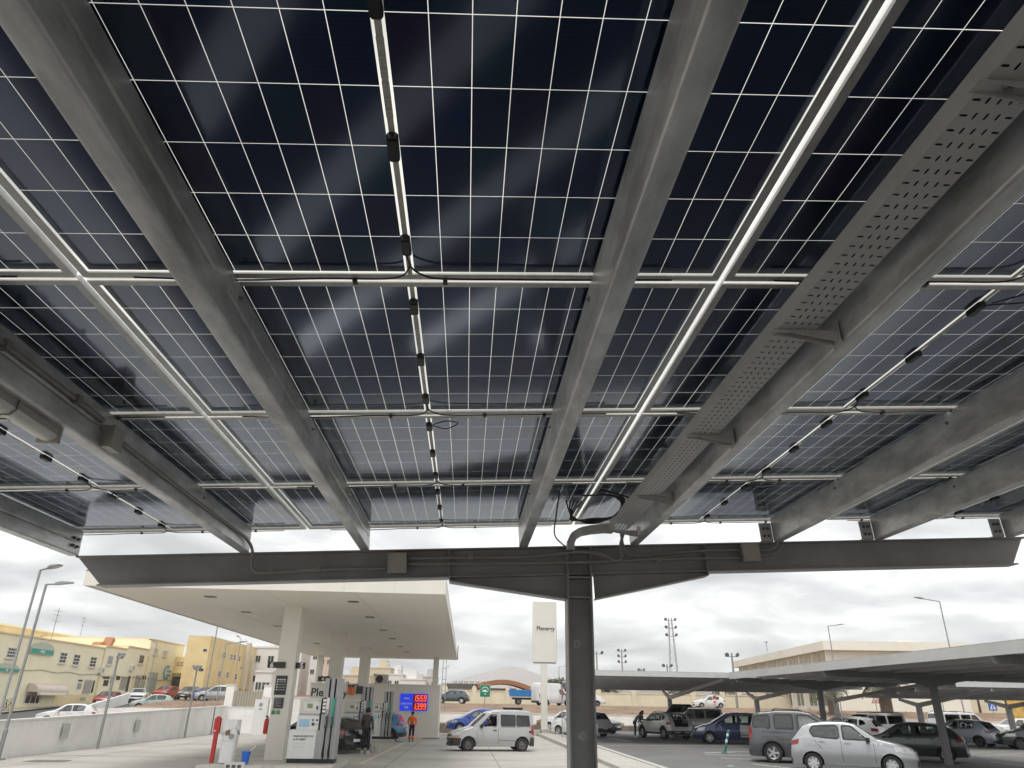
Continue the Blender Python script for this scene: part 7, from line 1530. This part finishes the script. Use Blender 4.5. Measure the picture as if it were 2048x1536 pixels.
def person(lab, loc, rz, hgt, J, top_c, leg_c, shoe_c, skin=SKIN, hair='short', cuff=None, group='people'):
    """J: joint positions for a 1.75 m figure facing -y"""
    t = thing('person', lab, 'person', loc, rz, group); k = hgt / 1.75; V = lambda *p: tuple(c * k for c in p); j = {a: Vector(b) * k for a, b in J.items()}
    N = [(j['pelvis'], (.10 * k, .08 * k)), (j['waist'], (.09 * k, .07 * k)), (j['chest'], (.115 * k, .08 * k)), (j['neck'], .055 * k), (j['head'] - Vector((0, 0, .05)) * k, .078 * k), (j['head'] + Vector((0, 0, .06)) * k, .088 * k)]; E = [(0, 1), (1, 2), (2, 3), (3, 4), (4, 5)]
    for s_ in 'lr':
        b = len(N); N += [(j['sh' + s_], .055 * k), (j['el' + s_], .042 * k), (j['wr' + s_], .03 * k), (j['wr' + s_] + (j['wr' + s_] - j['el' + s_]).normalized() * .07 * k, (.042 * k, .022 * k))]; E += [(2, b), (b, b + 1), (b + 1, b + 2), (b + 2, b + 3)]
        b = len(N); N += [(j['hip' + s_], .085 * k), (j['kn' + s_], .06 * k), (j['an' + s_], .042 * k), (j['an' + s_] + Vector((0, -.13, -.045)) * k, .035 * k)]; E += [(0, b), (b, b + 1), (b + 1, b + 2), (b + 2, b + 3)]
    body = skin_mesh('body', N, E, skin, t)
    # fingers and thumb on each hand
    for s_ in 'lr':
        d = (j['wr' + s_] - j['el' + s_]).normalized(); a = j['wr' + s_] + d * .09 * k; sd = d.cross(Vector((0, 1, .2))).normalized(); fw = sd.cross(d); m = MB()
        for i in range(4): L2 = (.075, .085, .08, .06)[i] * k; o_ = sd * ((i - 1.5) * .018 * k); m.tube([a + o_, a + o_ + d * L2 * .55 + fw * .006, a + o_ + d * L2 * .9 + fw * .022 * k], .0085 * k, 5, r1=.006 * k)
        m.tube([a - d * .05 * k - sd * .03 * k, a - d * .01 * k - sd * .055 * k + fw * .01, a + d * .025 * k - sd * .05 * k + fw * .02], .01 * k, 5, r1=.007 * k); m.build('fingers', skin, t, kind='stuff')
    # clothing
    up = 1.16; jn = [(j['pelvis'] - Vector((0, 0, .06)), (.15 * k, .14 * k)), (j['waist'], (.15 * k, .135 * k)), (j['chest'], (.17 * k, .145 * k)), (j['chest'] * .35 + j['neck'] * .65, (.12 * k, .10 * k)), (j['neck'] + Vector((0, 0, .01)) * k, .076 * k)]; je = [(0, 1), (1, 2), (2, 3), (3, 4)]
    for s_ in 'lr': b = len(jn); jn += [(j['sh' + s_], .078 * k), (j['el' + s_], .062 * k), (j['wr' + s_], .05 * k)]; je += [(2, b), (b, b + 1), (b + 1, b + 2)]
    skin_mesh('jacket', jn, je, top_c, t)
    ln = [(j['pelvis'], (.125 * k, .125 * k))]; le = []
    for s_ in 'lr': b = len(ln); ln += [(j['hip' + s_], .105 * k), (j['kn' + s_], .082 * k), (j['an' + s_] + Vector((0, 0, .04)) * k, .068 * k)]; le += [(0, b), (b, b + 1), (b + 1, b + 2)]
    skin_mesh('trousers', ln, le, leg_c, t)
    for s_ in 'lr':
        a = j['an' + s_]; m = MB(); m.prism([(a.y + .07 * k, a.z - .085 * k), (a.y - .19 * k, a.z - .085 * k), (a.y - .20 * k, a.z - .05 * k), (a.y - .10 * k, a.z - .015 * k), (a.y - .04 * k, a.z + .03 * k), (a.y + .06 * k, a.z + .03 * k)], 'X', a.x - .045 * k, a.x + .045 * k); m.build('shoe', shoe_c, t)
        if cuff:
            c_ = a + (j['kn' + s_] - a) * .32; m = MB(); m.lathe([(.083 * k, -.07 * k), (.087 * k, 0), (.085 * k, .12 * k)], tuple(c_), n=12); m.build('reflective_band', cuff, t, smooth=True)
    h = j['head']; m = MB()
    m.grid(lambda u, v: tuple(h + Vector((.108 * k * math.cos(2 * math.pi * u) * math.sin(v * (1.75 + .55 * math.sin(2 * math.pi * u))), .120 * k * math.sin(2 * math.pi * u) * math.sin(v * (1.75 + .55 * math.sin(2 * math.pi * u))) + .03 * k, .045 * k + .125 * k * math.cos(v * (1.75 + .55 * math.sin(2 * math.pi * u)))))), 16, 8); m.build('hair', HAIR, t, smooth=True)
    if hair == 'long': m = MB(); m.tube([h + Vector((0, .09, .04)) * k, h + Vector((0, .12, -.06)) * k, h + Vector((0, .10, -.2)) * k], .05 * k, 8, r1=.02 * k); m.build('hair', HAIR, t, smooth=True)
    m = MB(); m.prism([(-.10 * k, -.03 * k), (-.125 * k, -.035 * k), (-.09 * k, .02 * k)], 'X', -.013 * k, .013 * k); o = m.build('nose', skin, t); o.location = h
    for s_ in (-1, 1):
        m = MB(); m.lathe([(0, -.104 * k), (.013 * k, -.100 * k), (.013 * k, -.09 * k)], (s_ * .033 * k, 0, .012 * k), 'Y', 8); o = m.build('eye', BT, t); o.location = h
        m = MB(); m.box(s_ * .088 * k - .012 * k, s_ * .088 * k + .012 * k, -.01 * k, .03 * k, -.03 * k, .025 * k); o = m.build('ear', skin, t); o.location = h
    m = MB(); m.box(-.025 * k, .025 * k, -.094 * k, -.085 * k, -.065 * k, -.056 * k); o = m.build('mouth', mat('lips', (.30, .12, .10)), t); o.location = h
    return t
STAND = dict(pelvis=(0, 0, .96), waist=(0, 0, 1.12), chest=(0, .01, 1.33), neck=(0, .01, 1.49), head=(0, -.01, 1.61), shl=(-.19, .01, 1.41), shr=(.19, .01, 1.41), ell=(-.25, .03, 1.13), elr=(.25, .03, 1.13), wrl=(-.26, -.05, .89), wrr=(.26, -.05, .89), hipl=(-.09, 0, .90), hipr=(.09, 0, .90), knl=(-.10, -.02, .50), knr=(.10, -.02, .50), anl=(-.105, .02, .085), anr=(.105, .02, .085))
def pose(**k): d = dict(STAND); d.update(k); return d
ORANGE = cloth('hi_vis_orange', (.85, .16, .02)); NAVYC = cloth('navy_cloth', (.02, .022, .045)); GREYC = cloth('grey_cloth', (.07, .068, .064)); DKC = cloth('dark_cloth', (.03, .03, .032)); JEAN = cloth('denim', (.07, .12, .20)); CHECK = cloth('faded_check', (.20, .24, .27)); SHOEB = mat('black_shoe', (.02, .02, .02), rough=.5); SHOEW = mat('white_shoe', (.6, .6, .58), rough=.6)
CUFF = cloth('hi_vis_cuff', (.9, .20, .08))
g = onG(822, 1483); person('woman in an orange hi-vis jacket and navy trousers standing by the price display', (g.x, g.y, g.z), R(4), 1.62, pose(ell=(-.27, .04, 1.14), elr=(.27, .04, 1.14), wrl=(-.20, -.10, .98), wrr=(.20, -.10, .98)), ORANGE, NAVYC, SHOEB, SKIN2, 'long', CUFF)
g = onG(729, 1507); person('man in a dark grey jacket seen from behind at the middle pump', (g.x, g.y, g.z), R(172), 1.80, pose(head=(.0, -.05, 1.60), elr=(.24, -.02, 1.14), wrr=(.22, -.22, 1.02), knl=(-.12, -.03, .5), anl=(-.14, .02, .085)), GREYC, DKC, SHOEW, SKIN2)
g = onZ(1271, 1475, 0); person('person in a faded check top and jeans bending to the crossover wheel', (g.x, g.y, 0), R(75), 1.72, pose(chest=(0, -.22, 1.26), waist=(0, -.07, 1.10), neck=(0, -.36, 1.35), head=(0, -.46, 1.40), shl=(-.19, -.26, 1.30), shr=(.19, -.26, 1.30), ell=(-.22, -.32, 1.03), elr=(.22, -.32, 1.03), wrl=(-.18, -.48, .88), wrr=(.18, -.48, .88)), CHECK, JEAN, SHOEW)
g = onZ(1283, 1474, 0); person('dark haired person in a dark top behind the one bending over', (g.x, g.y + .35, 0), R(60), 1.68, pose(chest=(0, -.12, 1.30), neck=(0, -.2, 1.43), head=(0, -.27, 1.52), shl=(-.19, -.14, 1.37), shr=(.19, -.14, 1.37), ell=(-.24, -.2, 1.1), elr=(.24, -.2, 1.1), wrl=(-.18, -.38, 1.0), wrr=(.18, -.38, 1.0)), DKC, JEAN, SHOEW)
# driver of the silver van
vz = vt.rotation_euler.z; c_, s_ = math.cos(vz), math.sin(vz); sgn = -1 if c_ > 0 else 1
lx, ly = 1.90, sgn * .40; dp = Vector((vt.location.x + lx * c_ - ly * s_, vt.location.y + lx * s_ + ly * c_, vt.location.z - .06))
person('driver in a dark top at the open window of the silver van', dp, vz - R(90) + R(14) * (1 if c_ > 0 else -1), 1.74, pose(pelvis=(0, 0, .72), waist=(0, .03, .88), chest=(0, .02, 1.10), neck=(0, .0, 1.27), head=(0, -.03, 1.40), shl=(-.19, .0, 1.19), shr=(.19, .0, 1.19), ell=(-.24, -.12, .96), elr=(.24, -.12, .96), wrl=(-.15, -.38, .98), wrr=(.15, -.38, .98), hipl=(-.09, -.02, .70), hipr=(.09, -.02, .70), knl=(-.12, -.42, .70), knr=(.12, -.42, .70), anl=(-.12, -.55, .42), anr=(.12, -.55, .42)), DKC, DKC, SHOEB, SKIN)
# ---------------------------------------------------------------- thin air between here and the hills
hz = bpy.data.materials.new('haze'); hz.use_nodes = True; N = hz.node_tree.nodes; L = hz.node_tree.links; N.clear()
pv = N.new('ShaderNodeVolumePrincipled'); pv.inputs['Color'].default_value = (.93, .95, .97, 1); pv.inputs['Density'].default_value = .00030; pv.inputs['Anisotropy'].default_value = .2
o = N.new('ShaderNodeOutputMaterial'); L.new(pv.outputs[0], o.inputs['Volume'])
MB().box(-1400, 1400, -160, 3200, -3, 170).build('haze', hz, kind='stuff')
